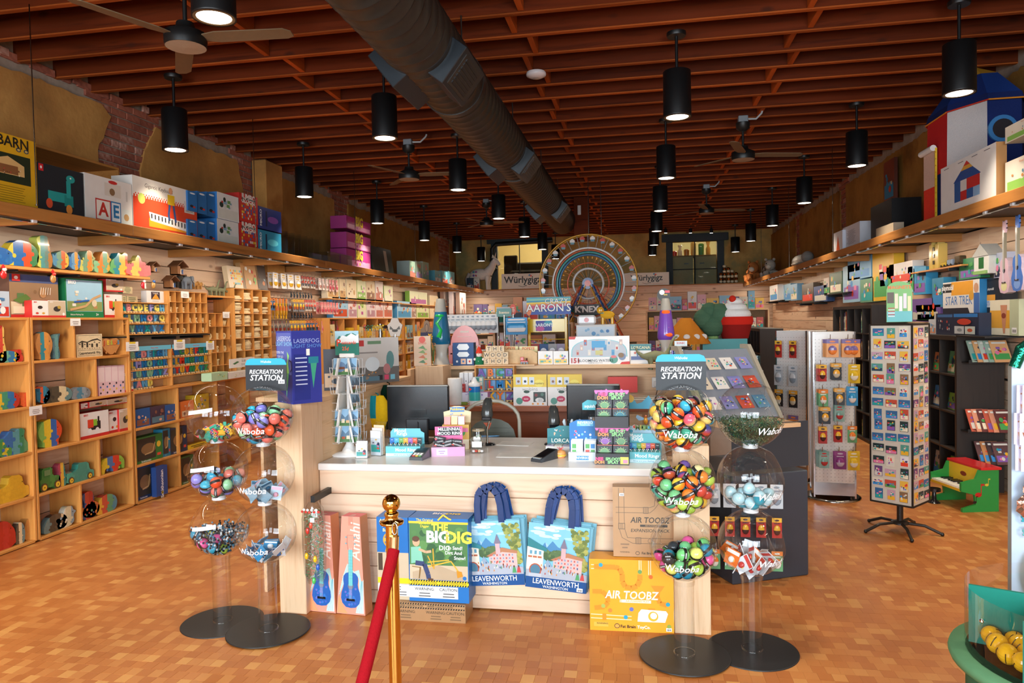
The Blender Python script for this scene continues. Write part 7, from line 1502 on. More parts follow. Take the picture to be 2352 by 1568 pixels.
def quad(lab,xp,yp,X,s,c,kind,rz=LW):
 p_=on_x(xp,yp,X);o=EM(kind,(X,p_.y,p_.z),rz);tag(o,lab,'toy animal');b=MB(c)
 b.BA(0,0,.55*s,.42*s,.2*s,.26*s,n=14,m=9)
 for x in(-.28,.24):
  for yy in(-.1,.1):b.TU([(x*s,yy*s,.5*s),(x*s,yy*s,.25*s),(x*s,yy*s,0)],[.11*s,.08*s,.09*s],8)
 b.BA(.44*s,0,.68*s,.19*s,.15*s,.2*s,n=12,m=8)
 if kind=='toy_elephant':b.TU([(.58*s,0,.68*s),(.7*s,0,.45*s),(.74*s,0,.2*s)],[.1*s,.06*s,.04*s],8)
 else:b.TU([(.56*s,0,.62*s),(.7*s,0,.56*s)],[.1*s,.07*s],8)
 b.B('body','matte',o)
 if kind=='toy_elephant':
  for s_ in(-1,1):MB(c).BA(.38*s,s_*.17*s,.7*s,.14*s,.03*s,.18*s,n=10,m=7).B('ear','matte',o);MB(0xE8E0D0).TU([(.55*s,s_*.08*s,.55*s),(.68*s,s_*.1*s,.44*s),(.8*s,s_*.1*s,.5*s)],[.03*s,.022*s,.006*s],6).B('tusk','gloss',o)
 MB(c).TU([(-.42*s,0,.6*s),(-.52*s,0,.4*s),(-.54*s,0,.25*s)],[.03*s,.02*s,.015*s],6).B('tail','matte',o)
quad('grey toy elephant with tusks on top of the pigeonhole rack',430,664,-4.66,.16,0x6A7078,'toy_elephant');quad('dark grey toy elephant behind on the pigeonhole rack',413,662,-4.76,.17,0x4A4640,'toy_elephant');quad('tan toy lion at the end of the pigeonhole rack',449,664,-4.68,.10,0xA8783E,'toy_lion');quad('small tan toy antelope beside the toy lion',458,664,-4.72,.09,0xB8884A,'toy_antelope')
ws=EM('bracket_shelf',(-4.72,7.28,1.955));tag(ws,'short wall shelf with toy dinosaurs between the wooden racks','shelf');MB().box(-.24,.24,-.14,.14,-.01,.01).B('shelf_board','shelf',ws,(0,0,0),pi/2);MB(0x161616).box(-.14,.13,-.012,.012,-.03,-.011).B('bracket','black',ws)
for i,(xp,s,lab)in enumerate(((490,.20,'brown winged toy dinosaur on the short wall shelf'),(508,.19,'tan long necked toy dinosaur on the short wall shelf'),(530,.17,'olive toy dinosaur at the shelf end'))):
 d_=sauropod(lab,xp,672,7.2,s,1.35,1);y_=on_x(xp,672,-4.68).y;d_.location=(-4.68,y_,1.9655)
def hut(lab,xp,yp,X,s):
 p_=on_x(xp,yp,X);o=EM('wooden_hut',(X,p_.y,p_.z),LW);tag(o,lab,'model hut')
 MB(0x8A5A32).box(-.5*s,-.2*s,-.3*s,.3*s,0,.6*s).B('wall','raw',o);MB(0x7A4E2A).box(-.5*s,.5*s,-.3*s,.3*s,0,.06*s).B('floor_board','raw',o);MB(0x7A4E2A).box(-.5*s,.5*s,.24*s,.3*s,0,.6*s).B('wall','raw',o)
 m_=MB(0x6A4226);m_.PR([(-.62*s,.55*s),(0,.95*s),(.62*s,.55*s),(.62*s,.62*s),(0,1.02*s),(-.62*s,.62*s)],-.38*s,.38*s);m_.B('roof','raw',o)
 for i in range(3):MB([0xC83A2E,0xE8E0D0,0x3A5A90][i]).LA([(.07*s,.06*s),(.05*s,.25*s),(.06*s,.32*s),(.01,.4*s)],8,cx=(-.1+.2*i)*s,cy=-.1*s).B('figure','gloss',o)
hut('small wooden nativity hut on the wall above the pigeonhole rack',410,632,-4.70,.15);hut('small wooden nativity hut standing on the pigeonhole rack',393,662,-4.68,.13);hut('tiny wooden hut ornament at the castle end of the wall shelf',352,625,-4.60,.10)
for i,(bb,c,s_,fn,lab)in enumerate((((527,566,612,664),0xE4D2B8,0xD8C4A0,A('grid',[0xE0502E,0xF0A83A,0x7AC0D0,0xF0D86A],.15,seed=2),'cream box with a rainbow pattern on the cut-out rack'),((559,597,605,664),0xC89A68,0xB88A58,A('blobs',[0xE8E4DC,0x8AB86A,0xC8503A],.1,seed=5),'brown box with white curves on the cut-out rack'),((593,615,610,665),0x4A3C36,0x3A2E2A,A('photo',[0x5A4A42,0xC87A4A,0x8AA0A8],.05,seed=8),'dark framed picture box on the cut-out rack'))):BX('picture_box',lab,'box',bb,-4.70,.06,c,s_,fn,2.072,tilt=rad(-8))
BX('paper_label','blank white shelf label high on the plank wall','label',(602,640,605,616),-4.86,.003,0xEDE6DE,None,None)
PKT={}
def packet(key,w,h,c,c2,c3,bag=False):
 m_=MB(c);m_.PR([(-w/2,-h),(w/2,-h),(w/2,0),(-w/2,0)],-.001,.001,c);o=m_.B('carded_toy','card')
 q=MB(c2);q.R(-w/2,w/2,-h*.22,0,-.0016,c2);q.D(0,-h*.12,w*.25,h*.05,-.0020,c3,8);q.R(-w*.3,w*.3,-h*.3,-h*.25,-.0018,c3);q.B('print','card',o)
 b=MB(c3);b.BA(0,-.008,-h*.6,w*.36,.012,h*.26,n=10,m=6,col=c3,c2=c2);b.B('blister','gloss' if not bag else 'bag',o);PKT[key]=[o,False]
packet('figure_orange',.075,.16,0x3A78B0,0xE8883A,0x3A3A40);packet('figure_yellow',.075,.17,0x8A9098,0xF0C03A,0xC86A3A);packet('pink_bag',.08,.18,0xE8B8B4,0xE08A8A,0xD85A6A);packet('white_bag',.09,.17,0xECE4E0,0xF0D8D4,0xC8948A);packet('red_card',.06,.16,0xD8D0C8,0xD8402E,0x6A6A70);packet('black_peg',.035,.08,0x2E3034,0x3A3E44,0x5A626A);packet('mask_bag',.15,.20,0xEDE8E4,0xEDE8E4,0xE8B83A);packet('snake',.03,.27,0xE8B42A,0xE8783A,0xD8A024);packet('grey_fig',.08,.16,0xA8A098,0x6A6460,0x8A3A32)
packet('green_card',.08,.15,0x6AA878,0xE8843A,0xE8ECE4);packet('black_card',.085,.15,0x26262A,0xE8A83A,0xC8BFA8);packet('teal_bag',.085,.15,0x8FB0A8,0x7AA098,0xB83A3A);packet('purple_card',.10,.16,0x7A2A6A,0x8A3A78,0xB8A8B8);packet('yellow_card',.10,.17,0xD8B42A,0xE0BC34,0xE8E4D0);packet('orange_bag',.10,.16,0xE8A05A,0x7A6AA0,0xE8803A);packet('blue_card',.09,.17,0x2A8AC0,0x3A9AD0,0xE8E4E0);packet('red_pack',.07,.15,0xB8302A,0xE8B43A,0x4A2A2A)
packet('lilac_card',.055,.10,0xE4DCEA,0xD8D0E4,0xC88A6A);packet('silver_bag',.09,.18,0xC4CCD2,0xD8DCE0,0x8A9AA8)
def hang(key,loc,rz,label,group,s=1.0,tilt=0.0):
 e=PKT[key]
 if e[1]:o=dup(e[0])
 else:o=e[0];e[1]=True
 o.location=loc;o.rotation_euler=(tilt,0,rz);o.scale=(s,s,s);tag(o,label,'carded toy',group);return o
HOOK=None
def hook_row(X,y0,y1,z,keys,lab,n,depth=.16,seed=0,s=1.0,per=2,rz=LW,sgn=1):
 """peg hooks on the wall, each with a few packets one behind the other"""
 global HOOK
 r_=RN(seed)
 for i in range(n):
  y=y0+(y1-y0)*(i+.5)/n;key=keys[i*len(keys)//n]
  h=EM('peg_hook',(X,y,z),rz);tag(h,'thin wire peg hook holding %s'%lab,'hook','peg hooks with '+lab)
  if HOOK is None:HOOK=MB(0xB8B4AE).TU([(0,0,.004),(0,-1,.004),(0,-1.05,.04)],.003,5,cap=False).B('wire','chrome',h);HOOK.scale=(1,depth,1)
  else:w_=inst(HOOK,'wire',h,(0,0,0));w_.scale=(1,depth,1)
  for k in range(per):hang(key,(X+sgn*depth*(.95-.35*k),y+r_.uniform(-.006,.006),z-.002),rz+r_.uniform(-.08,.08),'%s, %s on its hook'%(lab,['front','back','rear'][k]),lab,s,rad(r_.uniform(-4,2)))
hook_row(PXL,8.55,9.35,2.315,['mask_bag'],'white and yellow mask bags on the top hook row',4,.2,1,1.0)
hook_row(PXL,9.38,9.85,2.315,['red_card'],'slim red carded toys on the top hook row',5,.18,2)
hook_row(PXL,9.9,10.6,2.315,['white_bag','pink_bag'],'white and pink bagged toys on the top hook row',6,.2,3)
hook_row(PXL,8.5,9.1,1.985,['figure_orange','snake','snake','grey_fig'],'blue carded animal toys on the middle hook row',7,.17,4)
hook_row(PXL,9.15,9.85,1.985,['figure_yellow','red_card'],'yellow carded figure toys on the middle hook row',8,.17,5)
hook_row(PXL,9.95,10.6,1.965,['pink_bag'],'pink bagged dolls on the middle hook row',6,.2,6)
hook_row(PXL,9.2,9.9,2.09,['black_peg'],'small black figures on the upper short hooks',8,.1,7,1.0,1);hook_row(PXL,9.2,9.9,1.80,['black_peg'],'small black figures on the middle short hooks',8,.1,8,1.0,1);hook_row(PXL,9.2,9.85,1.53,['black_peg'],'small black figures on the lower short hooks',7,.1,9,1.0,1)
hook_row(PXL,8.5,9.05,1.69,['grey_fig'],'grey carded knights on the lower hook row',5,.17,10);hook_row(PXL,9.05,9.9,1.69,['figure_yellow','figure_orange'],'orange and yellow carded figures on the lower hook row',9,.17,11);hook_row(PXL,9.95,10.6,1.68,['pink_bag'],'pink bagged dolls on the lower hook row',5,.2,12)
zs2=[.015,.36,.70,1.02,1.30,1.715]
cubby('cube_shelf','long orange pine cube shelf of yellow animal boxes along the far left wall',10.0,13.4,zs2,{r_:[10.55,11.05,11.45,12.0,12.5,13.0]for r_ in range(5)})
cubby('cube_shelf','orange pine cube shelf at the far end of the left wall',13.45,17.4,zs2,{r_:[14.1,14.8,15.5,16.2,16.8]for r_ in range(5)})
zt2=1.726
FIG=[(0xE4CFA4,[0xC89A5A,0x8A5A3A,0xE8D8B8]),(0xEADFD8,[0xC8705A,0xE8E4E0,0xA88A7A]),(0xE8D8DA,[0xC8786A,0xB890A0,0xE8E0E4]),(0x9CC8E4,[0xC8502E,0x8A4A32,0x4A9AD0,0xE8C88A]),(0xE4E8B8,[0xB85AA0,0xE8E8D0,0x8AB84A])]
row=[((752,778,640,681),0,2.03,'tan craft box in the upper box row, nearest'),((780,794,641,684),0,2.03,'kraft box with a dark oval window in the upper box row'),((796,819,642,685),0,2.03,'tan stencil kit box in the upper box row'),((820,840,644,687),4,2.03,'green forest figure box in the upper box row'),((841,861,645,688),0,2.03,'pink and tan chart box in the upper box row'),((862,880,646,689),1,2.03,'white figure box in the upper box row'),((882,902,657,690),4,2.03,'lime edged fairy box in the upper box row'),((764,799,681,727),3,zt2,'blue lion family box in the lower box row'),((800,820,683,728),2,zt2,'pale pink figure box in the lower box row, first'),((821,841,685,727),4,zt2,'green squirrel figure box in the lower box row'),((842,862,687,728),2,zt2,'pale pink figure box in the lower box row, second'),((863,880,687,728),2,zt2,'pale pink figure box in the lower box row, third'),((881,901,685,727),1,zt2,'white fox family box in the lower box row'),((912,945,692,728),3,zt2,'blue and yellow vehicle box beside the small figures'),((945,956,694,728),1,zt2,'slim white box beside the blue vehicle box'),((941,981,670,700),4,2.02,'row of yellow flower boxes high on the wall'),((957,985,700,728),4,zt2,'yellow boxed animals on the far cube shelf'),((987,1006,679,722),0,zt2,'plain brown carton on the far cube shelf'),((1020,1040,668,722),1,zt2,'white tall carton on the far cube shelf, near the lamp cap'),((1040,1056,665,722),2,zt2,'orange edged tall carton on the far cube shelf'),((1056,1070,672,718),1,zt2,'coral carton at the far end of the left wall')]
for i,(bb,k,z_,lab)in enumerate(row):c,pal=FIG[k];BX('figure_box',lab,'toy box',bb,-4.70,.10,c,pal[2],A('photo',pal,.07,seed=i+3,title=None),z_)
wsh=EM('bracket_shelf',(-4.75,11.9,2.018));tag(wsh,'thin wall shelf under the upper row of figure boxes','shelf');MB().box(-1.6,1.6,-.12,.12,-.008,.008).B('shelf_board','shelf',wsh,(0,0,0),pi/2);MB(0x161616).box(-.12,.1,-.01,.01,-.03,-.009).B('bracket','black',wsh)
wsh=EM('bracket_shelf',(-4.75,14.9,2.008));tag(wsh,'thin wall shelf at the far end of the left wall','shelf');MB().box(-1.3,3.2,-.12,.12,-.008,.008).B('shelf_board','shelf',wsh,(0,0,0),pi/2);MB(0x161616).box(-.12,.1,-.01,.01,-.03,-.009).B('bracket','black',wsh)
r_=RN(40)
yel=[0xE8B82A,0xF0C83A,0x8A5A3A,0xE8E0C8,0x5A7A8A]
for i,(ya,yb_)in enumerate(((10.05,10.53),(10.58,11.03),(11.08,11.43),(11.48,11.98),(12.03,12.48),(12.53,12.98),(13.03,13.38),(13.5,14.08),(14.13,14.78),(14.83,15.48),(15.5,16.18),(16.25,16.78))):
 for j in(2,3,4):
  n=2 if yb_-ya<.5 else 3
  for k in range(n):
   w=(yb_-ya)/n*.86;h=r_.uniform(.16,.30)if j<4 else r_.uniform(.2,.34)
   h=min(h,zs2[j+1]-zs2[j]-.04);c=r_.choice([0xE8BC34,0xE8D8A8,0xF0C83A,0xD8C8B0])if i<7 else r_.choice([0xE8BC34,0xD8E0E4,0xE89A6A,0xE8E0D0,0x8AB8C8])
   CT('animal_box','%s toy box %s on shelf %s of bay %s in the orange cube shelves'%(cname(c),'abc'[k],['two','three','four'][j-2],['one','two','three','four','five','six','seven','eight','nine','ten','eleven','twelve'][i]),'toy box',w,.12,h,(XS-.10,ya+(yb_-ya)*(k+.5)/n,zs2[j]+.0105),LW,c,c,None,(lambda p,y,w=w,h=h,s_=i*9+j*3+k:art(p,-w*.42,w*.42,h*.1,h*.9,y,'photo',s_,yel)),'boxes in the orange cube shelves')
def dino(bg,tt):
 def f(p,y,w,h):
  p.R(-w*.47,w*.47,h*.1,h*.94,y,0x3A3630);p.D(-w*.05,h*.5,w*.28,h*.22,y-.0006,0x8A6A46,14);p.LI([(-w*.2,h*.3),(w*.1,h*.35),(w*.2,h*.7)],h*.04,y-.0009,0xC8A878);p.R(w*.22,w*.47,h*.1,h*.94,y-.0008,bg);p.D(w*.34,h*.6,w*.08,w*.08,y-.0014,0xE0B83A,14);p.TX(tt,w*.075,-w*.15,h*.05,y-.0012,0xF0F0F0,.01);p.R(w*.27,w*.42,h*.15,h*.25,y-.0014,0xD84A3A)
 return f
low=[((313,374,1000,1068),1,0x3A7A3A,'Smithsonian','green dinosaur skeleton box in the low shelf'),((374,391,984,1055),1,0x2A7A9A,'SKY','slim teal box beside the green dinosaur box'),((391,430,980,1048),1,0x2A3A5A,'Smithsonian','navy dinosaur skeleton box in the low shelf'),((313,358,1068,1146),0,0x1E3A6A,'Smithsonian','navy dinosaur box in the bottom of the low shelf'),((415,445,1046,1115),0,0x3A6A3A,'Smithsonian','green dinosaur box in the bottom of the low shelf beyond the divider'),((311,345,938,986),2,0x2A5A9A,'PUZZLE','pink puzzle tin box in the top of the low shelf, nearest'),((346,379,932,974),2,0x4A3A4A,'Cornwall','brown scenic puzzle box in the top of the low shelf'),((380,412,928,973),2,0x2A5A9A,'PUZZLE','blue edged scenic puzzle box in the top of the low shelf'),((415,446,920,963),2,0xE0783A,'GAME','orange game boxes in the top of the low shelf'),((446,480,905,955),2,0xD8B42A,'GAME','yellow boxed game behind the globe stand')]
for bb,r_i,c,tt,lab in low:BX('dinosaur_kit_box' if r_i<2 else 'jigsaw_box',lab,'toy box',bb,-4.60,.10,c,c,dino(c,tt)if r_i<2 else A('photo',[0xD8A890,0x5A7A8A,0xE8C8A0,c,0x8A5A4A],.08,seed=len(lab)),ZS[r_i]+.0105 if r_i<2 else.70)
bd=BX('science_box','upright blue science box standing at the low shelf edge','toy box',(359,385,1070,1138),-4.52,.05,0x2A4A8A,0x22407A,lambda p,y,w,h:(p.TX('Smithsonian',w*.34,.0,h*.4,y-.001,0xE8ECF0,.02,rot=pi/2),p.D(0,h*.1,w*.1,w*.1,y-.001,0xE8C84A,10)),ZS[0]+.0105)
tr_=on_x(455,1030,-4.62);BX('toy_truck_tray','yellow tray with a green toy tractor in the low shelf','toy',(432,476,1018,1035),-4.6,.10,0xE0B82A,0xD0A824,A('type',[0x2A2A2A],.1),ZS[1]+.0105)
BX('price_sign','white price sign with a green banknote symbol beside the wooden racks','sign',(527,585,822,852),-4.52,.004,0xEFECE8,None,lambda p,y,w,h:(p.PO([(-w*.38,h*.45),(-w*.2,h*.7),(-w*.12,h*.6),(-w*.3,h*.35)],y,0x4A7A4A),p.TX('$1.00',h*.34,w*.05,h*.68,y,0x5A5A58,.005),p.TX('TOYS',h*.30,w*.02,h*.28,y,0x5A5A58,.005)),1.155)
for i,(bb,c)in enumerate((((486,524,855,882),0xB8D8B0),((523,585,852,886),0xE8E4DC))):o=BX('clear_bin',['small clear bin with a green tint under the price sign','white clear bin of small toys under the price sign'][i],'bin',bb,-4.47,.12,c,None,A('blobs',[0xE8E0D0,0x6AA06A,0xD8C84A],.15,seed=i),1.045)
# left ledge
ZG=2.465;XG=-4.22
def barn(p,y,w,h):
 p.TX('BARN',w*.19,w*.14,h*.90,y-.001,0x2A2620,.02);p.R(-w*.45,w*.40,h*.34,h*.74,y,0x26301E);p.PO([(-w*.2,h*.45),(w*.3,h*.45),(w*.3,h*.6),(w*.05,h*.70),(-w*.2,h*.62)],y-.0006,0xD8B070);p.R(-w*.12,w*.2,h*.46,h*.58,y-.001,0x8A5A34);art(p,-w*.12,w*.28,h*.44,h*.54,y-.0012,'blobs',2,[0xE8D8C0,0xB8503A,0x5A3A28])
 for i in range(7):p.R(-w*.15,w*.3-w*.02*(i%3),h*(.28-.032*i),h*(.287-.032*i),y-.0006,0x7A5A10)
 for x in(.22,.34):p.D(w*x,h*.82,w*.04,h*.03,y-.0006,0x2A3A5A,10);p.D(w*x,h*.82,w*.025,h*.018,y-.001,0xC8B060,8)
BX('barn_box','tall yellow toy barn box at the near end of the ledge','toy box',(-70,84,305,482),XG,.2,0xD8A51E,0xC8961A,barn,ZG)
def ride(p,y,w,h):
 p.R(-w*.48,-w*.38,h*.84,h*.98,y-.0006,0xC8282E);p.D(-w*.43,h*.91,w*.02,h*.03,y-.001,0xF0F0F0,8)
 T_=0x2A9A96;p.R(-w*.3,w*.15,h*.28,h*.48,y-.0006,T_);p.R(w*.05,w*.25,h*.22,h*.45,y-.0008,0x1E8480);p.R(w*.1,w*.2,h*.4,h*.75,y-.001,T_);p.D(w*.2,h*.8,w*.1,h*.08,y-.0012,T_,12);p.D(w*.2,h*.82,w*.018,h*.02,y-.0016,0xF0F0F0,8);p.D(-w*.28,h*.22,w*.07,h*.1,y-.0014,0xD8502E,14);p.D(w*.15,h*.16,w*.07,h*.1,y-.0014,0xE08A3A,14)
BX('ride_on_box','black box with a teal dinosaur ride-on picture on the ledge','toy box',(88,192,385,498),XG,.25,0x23282E,0x1C2026,ride,ZG)
def blocks(p,y,w,h):
 p.R(-w*.1,w*.25,h*.62,h*.9,y,0xD8D0C4);p.D(w*.08,h*.93,w*.1,h*.04,y-.0006,0xC8302A,10);p.D(w*.06,h*.72,w*.06,h*.08,y-.0006,0x8A6A4A,10);p.R(-w*.3,w*.02,h*.06,h*.52,y-.0004,0xC8382E);p.R(-w*.28,.0,h*.09,h*.49,y-.0008,0xEDE4D8);p.TX('A',h*.40,-w*.14,h*.29,y-.0012,0xC8382E,.03);p.R(w*.02,w*.24,h*.06,h*.52,y-.0004,0x2E7AB0);p.R(w*.04,w*.22,h*.09,h*.49,y-.0008,0xE4E8EC);p.TX('E',h*.38,w*.13,h*.29,y-.0012,0x2E7AB0,.03);p.TX('1',h*.3,w*.38,h*.68,y-.0006,0xC8C4BE,.03);p.R(w*.26,w*.48,h*.06,h*.4,y-.0004,0xDCE2DC);p.D(w*.36,h*.22,w*.06,h*.08,y-.0008,0xC8A06A,10)
BX('block_set_box','white box with large letters A and E on the ledge','toy box',(196,303,410,520),XG,.25,0xE4E0DA,0xD0CCC4,blocks,ZG)
def keyb(p,y,w,h):
 p.R(-w/2,w/2,0,h*.62,y,0xD8482A);p.R(-w/2,w/2,h*.62,h,y,0xE8E2D8)
 for i in range(26):p.D(-w*.48+i*w*.038,h*.64,w*.014,w*.014,y-.0004,0xD8482A,6);p.D(-w*.46+i*w*.038,h*.68,w*.009,w*.009,y-.0004,0xD8482A,6)
 p.TX('Gigantic Keyboard',h*.11,-w*.12,h*.86,y-.001,0x4A4038,.0,.15);p.D(-w*.38,h*.6,h*.1,h*.1,y-.001,0xC8D86A,14);p.R(-w*.28,w*.42,h*.1,h*.26,y-.001,0xE89A2A);p.PO([(-w*.26,h*.22),(w*.40,h*.12),(w*.36,h*.30),(-w*.28,h*.38)],y-.0014,0xF0ECE6)
 for i in range(12):x=-w*.25+i*w*.052;p.R(x,x+w*.018,h*(.26-.007*i),h*(.35-.006*i),y-.002,0x22201E)
 art(p,-w*.26,w*.4,h*.02,h*.12,y-.0016,'blobs',4,[0x5A3A9A,0x2A8AC0,0xD83A5A,0xF0C83A]);p.D(w*.06,h*.88,h*.06,h*.07,y-.0024,0xD8A078,10);p.R(w*.01,w*.12,h*.6,h*.8,y-.0022,0xE8C02A);p.LI([(w*.04,h*.6),(w*.02,h*.4),(w*.03,h*.28)],h*.06,y-.0023,0x3A5A90);p.LI([(w*.10,h*.6),(w*.12,h*.4),(w*.13,h*.27)],h*.06,y-.0023,0x3A5A90);p.R(w*.28,w*.45,h*.52,h*.76,y-.0014,0xD8D0C8);p.TX('100cm x 74cm',h*.04,w*.365,h*.56,y-.002,0x3A3430,.01)
BX('floor_keyboard_box','wide red and white floor keyboard box on the ledge','toy box',(306,452,422,547),XG,.2,0xE8E2D8,0xDCD6CE,keyb,ZG)
k=0
for j in range(2):
 for i in range(3):
  c=0x2E6FB0;BX('playset_box','blue narrow play set box end, %s in the %s row'%(['first','second','third'][i],['lower','upper'][j]),'toy box',(432+i*22,453+i*22,(505 if j==0 else 440)+i*1.5,(560 if j==0 else 504)+i*2),XG-.02*i+.02,.25,c,0x28609A,lambda p,y,w,h:(p.D(0,h*.9,w*.3,h*.04,y,0xE8ECF0,10),p.D(-w*.1,h*.25,w*.2,h*.07,y,0x2A2A30,10),p.D(w*.15,h*.22,w*.15,h*.05,y-.0005,0xC83A2E,8)),ZG+j*.265,group='blue play set boxes')
tr=A('photo',[0x6A9A5A,0x2A3A34,0xC83A2E,0xD8DCD4,0x8AB0C8],.05,seed=12,bg=0xE4E6E4)
for j in range(2):BX('train_playset_box','white train play set box, %s of the pair on the ledge'%['lower','upper'][j],'toy box',(499,548,507 if j==0 else 447,565 if j==0 else 506),XG,.25,0xE4E6E4,0x2E6FB0,tr,ZG+j*.262)
def jumbo(p,y,w,h):p.R(-w/2,w/2,0,h,y,0xC8302A);art(p,-w*.4,w*.4,h*.1,h*.7,y-.0004,'grid',4,[0xE8C03A,0x2E6AB0,0xD8402E,0xE8E0D0]);p.TX('JUMBO',w*.24,0,h*.88,y-.002,0xF0E8E0,.05);p.TX('BLOCKS',w*.2,0,h*.76,y-.002,0xF0E8E0,.05)
for j in range(2):BX('jumbo_blocks_box','red jumbo blocks box, %s of the pair on the ledge'%['lower','upper'][j],'toy box',(550,592,513 if j==0 else 448,572 if j==0 else 512),XG,.25,0xC8302A,0xB02822,jumbo,ZG+j*.29)
for j in range(2):BX('scooter_box','blue scooter box with tall lettering, %s one on the ledge'%['lower teal','upper navy'][j],'toy box',(594,646,532 if j==0 else 480,580 if j==0 else 531),XG,.2,[0x2A8AB0,0x2A3A80][j],[0x1E6A90,0x222E68][j],lambda p,y,w,h,c=j:(p.TX('MICRO',h*.24,-w*.4,h*.5,y,0xE8ECF0,.03,rot=pi/2),p.D(w*.12,h*.5,w*.24,h*.16,y,[0x5AC0D8,0x7A4AA0][c],12),p.R(-w*.2,-w*.14,h*.15,h*.85,y-.0005,0x1E2A4A)),ZG+j*.262)
o=EM('acrylic_sheets',(-4.35,8.55,ZG));tag(o,'row of clear acrylic sheets standing on the ledge','acrylic sheets')
for i in range(6):MB().box(-.004,.004,-.14,.14,0,.30).B('sheet','bag',o,(0,-.45+i*.17,0),pi/2+.02*i)
o=EM('clear_bin',(-4.35,9.62,ZG));tag(o,'milky clear storage bins on the ledge before the pink boxes','bin')
for i in range(2):
 m_=MB(0xD8D4CC);
 for a0,a1,b0,b1 in((-.2,.2,-.14,-.135),(-.2,.2,.135,.14),(-.2,-.195,-.14,.14),(.195,.2,-.14,.14)):m_.box(a0,a1,b0,b1,.01,.16)
 m_.box(-.2,.2,-.14,.14,.005,.01);m_.box(-.215,.215,-.15,-.14,.15,.165);m_.B('bin','bag',o,(.0,-.2+.44*i,.0),pi/2)
def pink(p,y,w,h):art(p,-w*.46,w*.46,h*.06,h*.94,y,'photo',7,[0xB83A8A,0x8A5AB0,0xE8A0C8,0xC84A6A,0xE8C83A],0xB8408A);p.TX('BIG',w*.2,0,h*.72,y-.006,0xF0D84A,.05)
for j in range(3):BX('pink_toy_box','magenta doll vehicle box, %s of the stack on the ledge'%['lowest','middle','topmost'][j],'toy box',(796,851,504+36*(2-j),541+36*(2-j)),XG,.25,0xB03A84,0x9A3072,pink,ZG+j*.285,group='magenta boxes')
for i,(bb,lab)in enumerate((((858,884,566,620),'dark framed picture leaning on the ledge, nearer'),((876,905,570,627),'dark framed picture with a pale strip leaning on the ledge'))):BX('framed_picture',lab,'picture',bb,XG+.02-.04*i,.03,0x262826,0x1C1E1C,(lambda p,y,w,h:p.R(-w*.12,w*.1,h*.1,h*.9,y,0xB8A898))if i else None,ZG,tilt=rad(-8))
for i in range(3):BX('board_game_box','green and lilac game box on the ledge, %s of three'%['nearest','middle','farthest'][i],'game box',(941+i*15,955+i*15,600+i,637+i*2.4),XG,.25,0x8AA898,0xA8B8B0,A('photo',[0x6A9A88,0x9A8AC0,0xE8E0E0,0xC87A6A],.05,seed=i),ZG,group='green game boxes on the ledge')
for i in range(3):BX('aqua_toy_box','aqua toy box at the far end of the left ledge, %s of three'%['nearest','middle','farthest'][i],'toy box',(999+i*15.5,1013+i*15.5,622+i,646+i*2.2),XG,.25,0x6AB8C8,0x5AA0B0,A('photo',[0xC8503A,0x8AD0E0,0xE8E4E0,0x3A8AA0],.06,seed=i+5),ZG,group='aqua boxes on the ledge')
wb=EM('wall_box',(-4.80,5.0,ZG));tag(wb,'open stained wooden box frame standing on the ledge behind the black box','box frame')
for nm,a in(('top_board',(-.75,.75,-.2,.2,.58,.602)),('side_board',(.728,.75,-.2,.2,0,.58)),('back_board',(-.75,.75,.19,.2,0,.58))):x0,x1,y0,y1,z0,z1=a;MB().box(x0,x1,y0,y1,z0,z1,b=.002).B(nm,'ledge',wb,(0,0,0),pi/2)
# right side
def black_case(label,y0,y1,nc,nr,X0=2.79,X1=3.18,zt=1.41,t=.02):
 o=EM('bookcase',((X0+X1)/2,(y0+y1)/2,0));tag(o,label,'bookcase');dx=(X1-X0)/2;hw=(y1-y0)/2
 for s_ in(-1,1):MB().box(-.02,.02,-dx,dx,0,zt,b=.002).B('side_panel','espresso',o,(0,s_*(hw-.02),0),pi/2)
 for j in range(nr+1):tt=.02 if j in(0,nr)else.008;z=.02+(zt-.04)*j/nr;MB().box(-hw+.04,hw-.04,-dx,dx,-tt,tt).B('shelf_board','espresso',o,(0,0,z),pi/2)
 for i in range(1,nc):MB().box(-.008,.008,-dx+.003,dx-.003,.04,zt-.04).B('divider','espresso',o,(0,-hw+.04+(2*hw-.08)*i/nc,0),pi/2)
 MB(0x15110E).box(-hw+.04,hw-.04,-.004,.004,.02,zt-.02).B('back_board','matte',o,(dx-.006,0,0),pi/2);return o
black_case('near black cube bookcase behind the magnet card stand',7.03,8.82,5,4,zt=1.41)
black_case('taller black cube bookcase in the middle of the right wall',9.435,11.23,5,5,zt=1.735)
black_case('low black bookcase deep in the shop behind the pegboard stands, nearer',11.0,12.3,4,4,1.72,2.05,1.44)
black_case('low black bookcase deep in the shop behind the pegboard stands, farther',12.6,13.9,4,4,1.74,2.07,1.44)
BKC=[0xC8503A,0xE8D8B8,0x3A7AA8,0x8AB86A,0xE8B84A,0x6A5A8A,0xD8DCD8,0x2A4A6A,0xC88A5A]
def book(label,loc,rz,w,h,d,c,group,seed,tilt=0.0,cover=True):
 m_=MB(c);m_.box(-w/2,w/2,-d/2,d/2,0,h,c,b=.0008);o=m_.B('book','card',None,loc,rot=(tilt,0,rz));tag(o,label,'book',group)
 p=MB()
 if cover and w>.06:art(p,-w*.42,w*.42,h*.12,h*.8,-d/2-.0006,'photo',seed);p.R(-w*.4,w*.4,h*.84,h*.92,-d/2-.0012,0xF0ECE0)
 else:p.R(-w*.35,w*.35,h*.6,h*.8,-d/2-.0006,0xF0E8D8);p.R(-w*.35,w*.35,h*.15,h*.2,-d/2-.0006,0xF0E8D8)
 p.B('cover_print' if cover and w>.06 else 'spine_print','card',o);return o
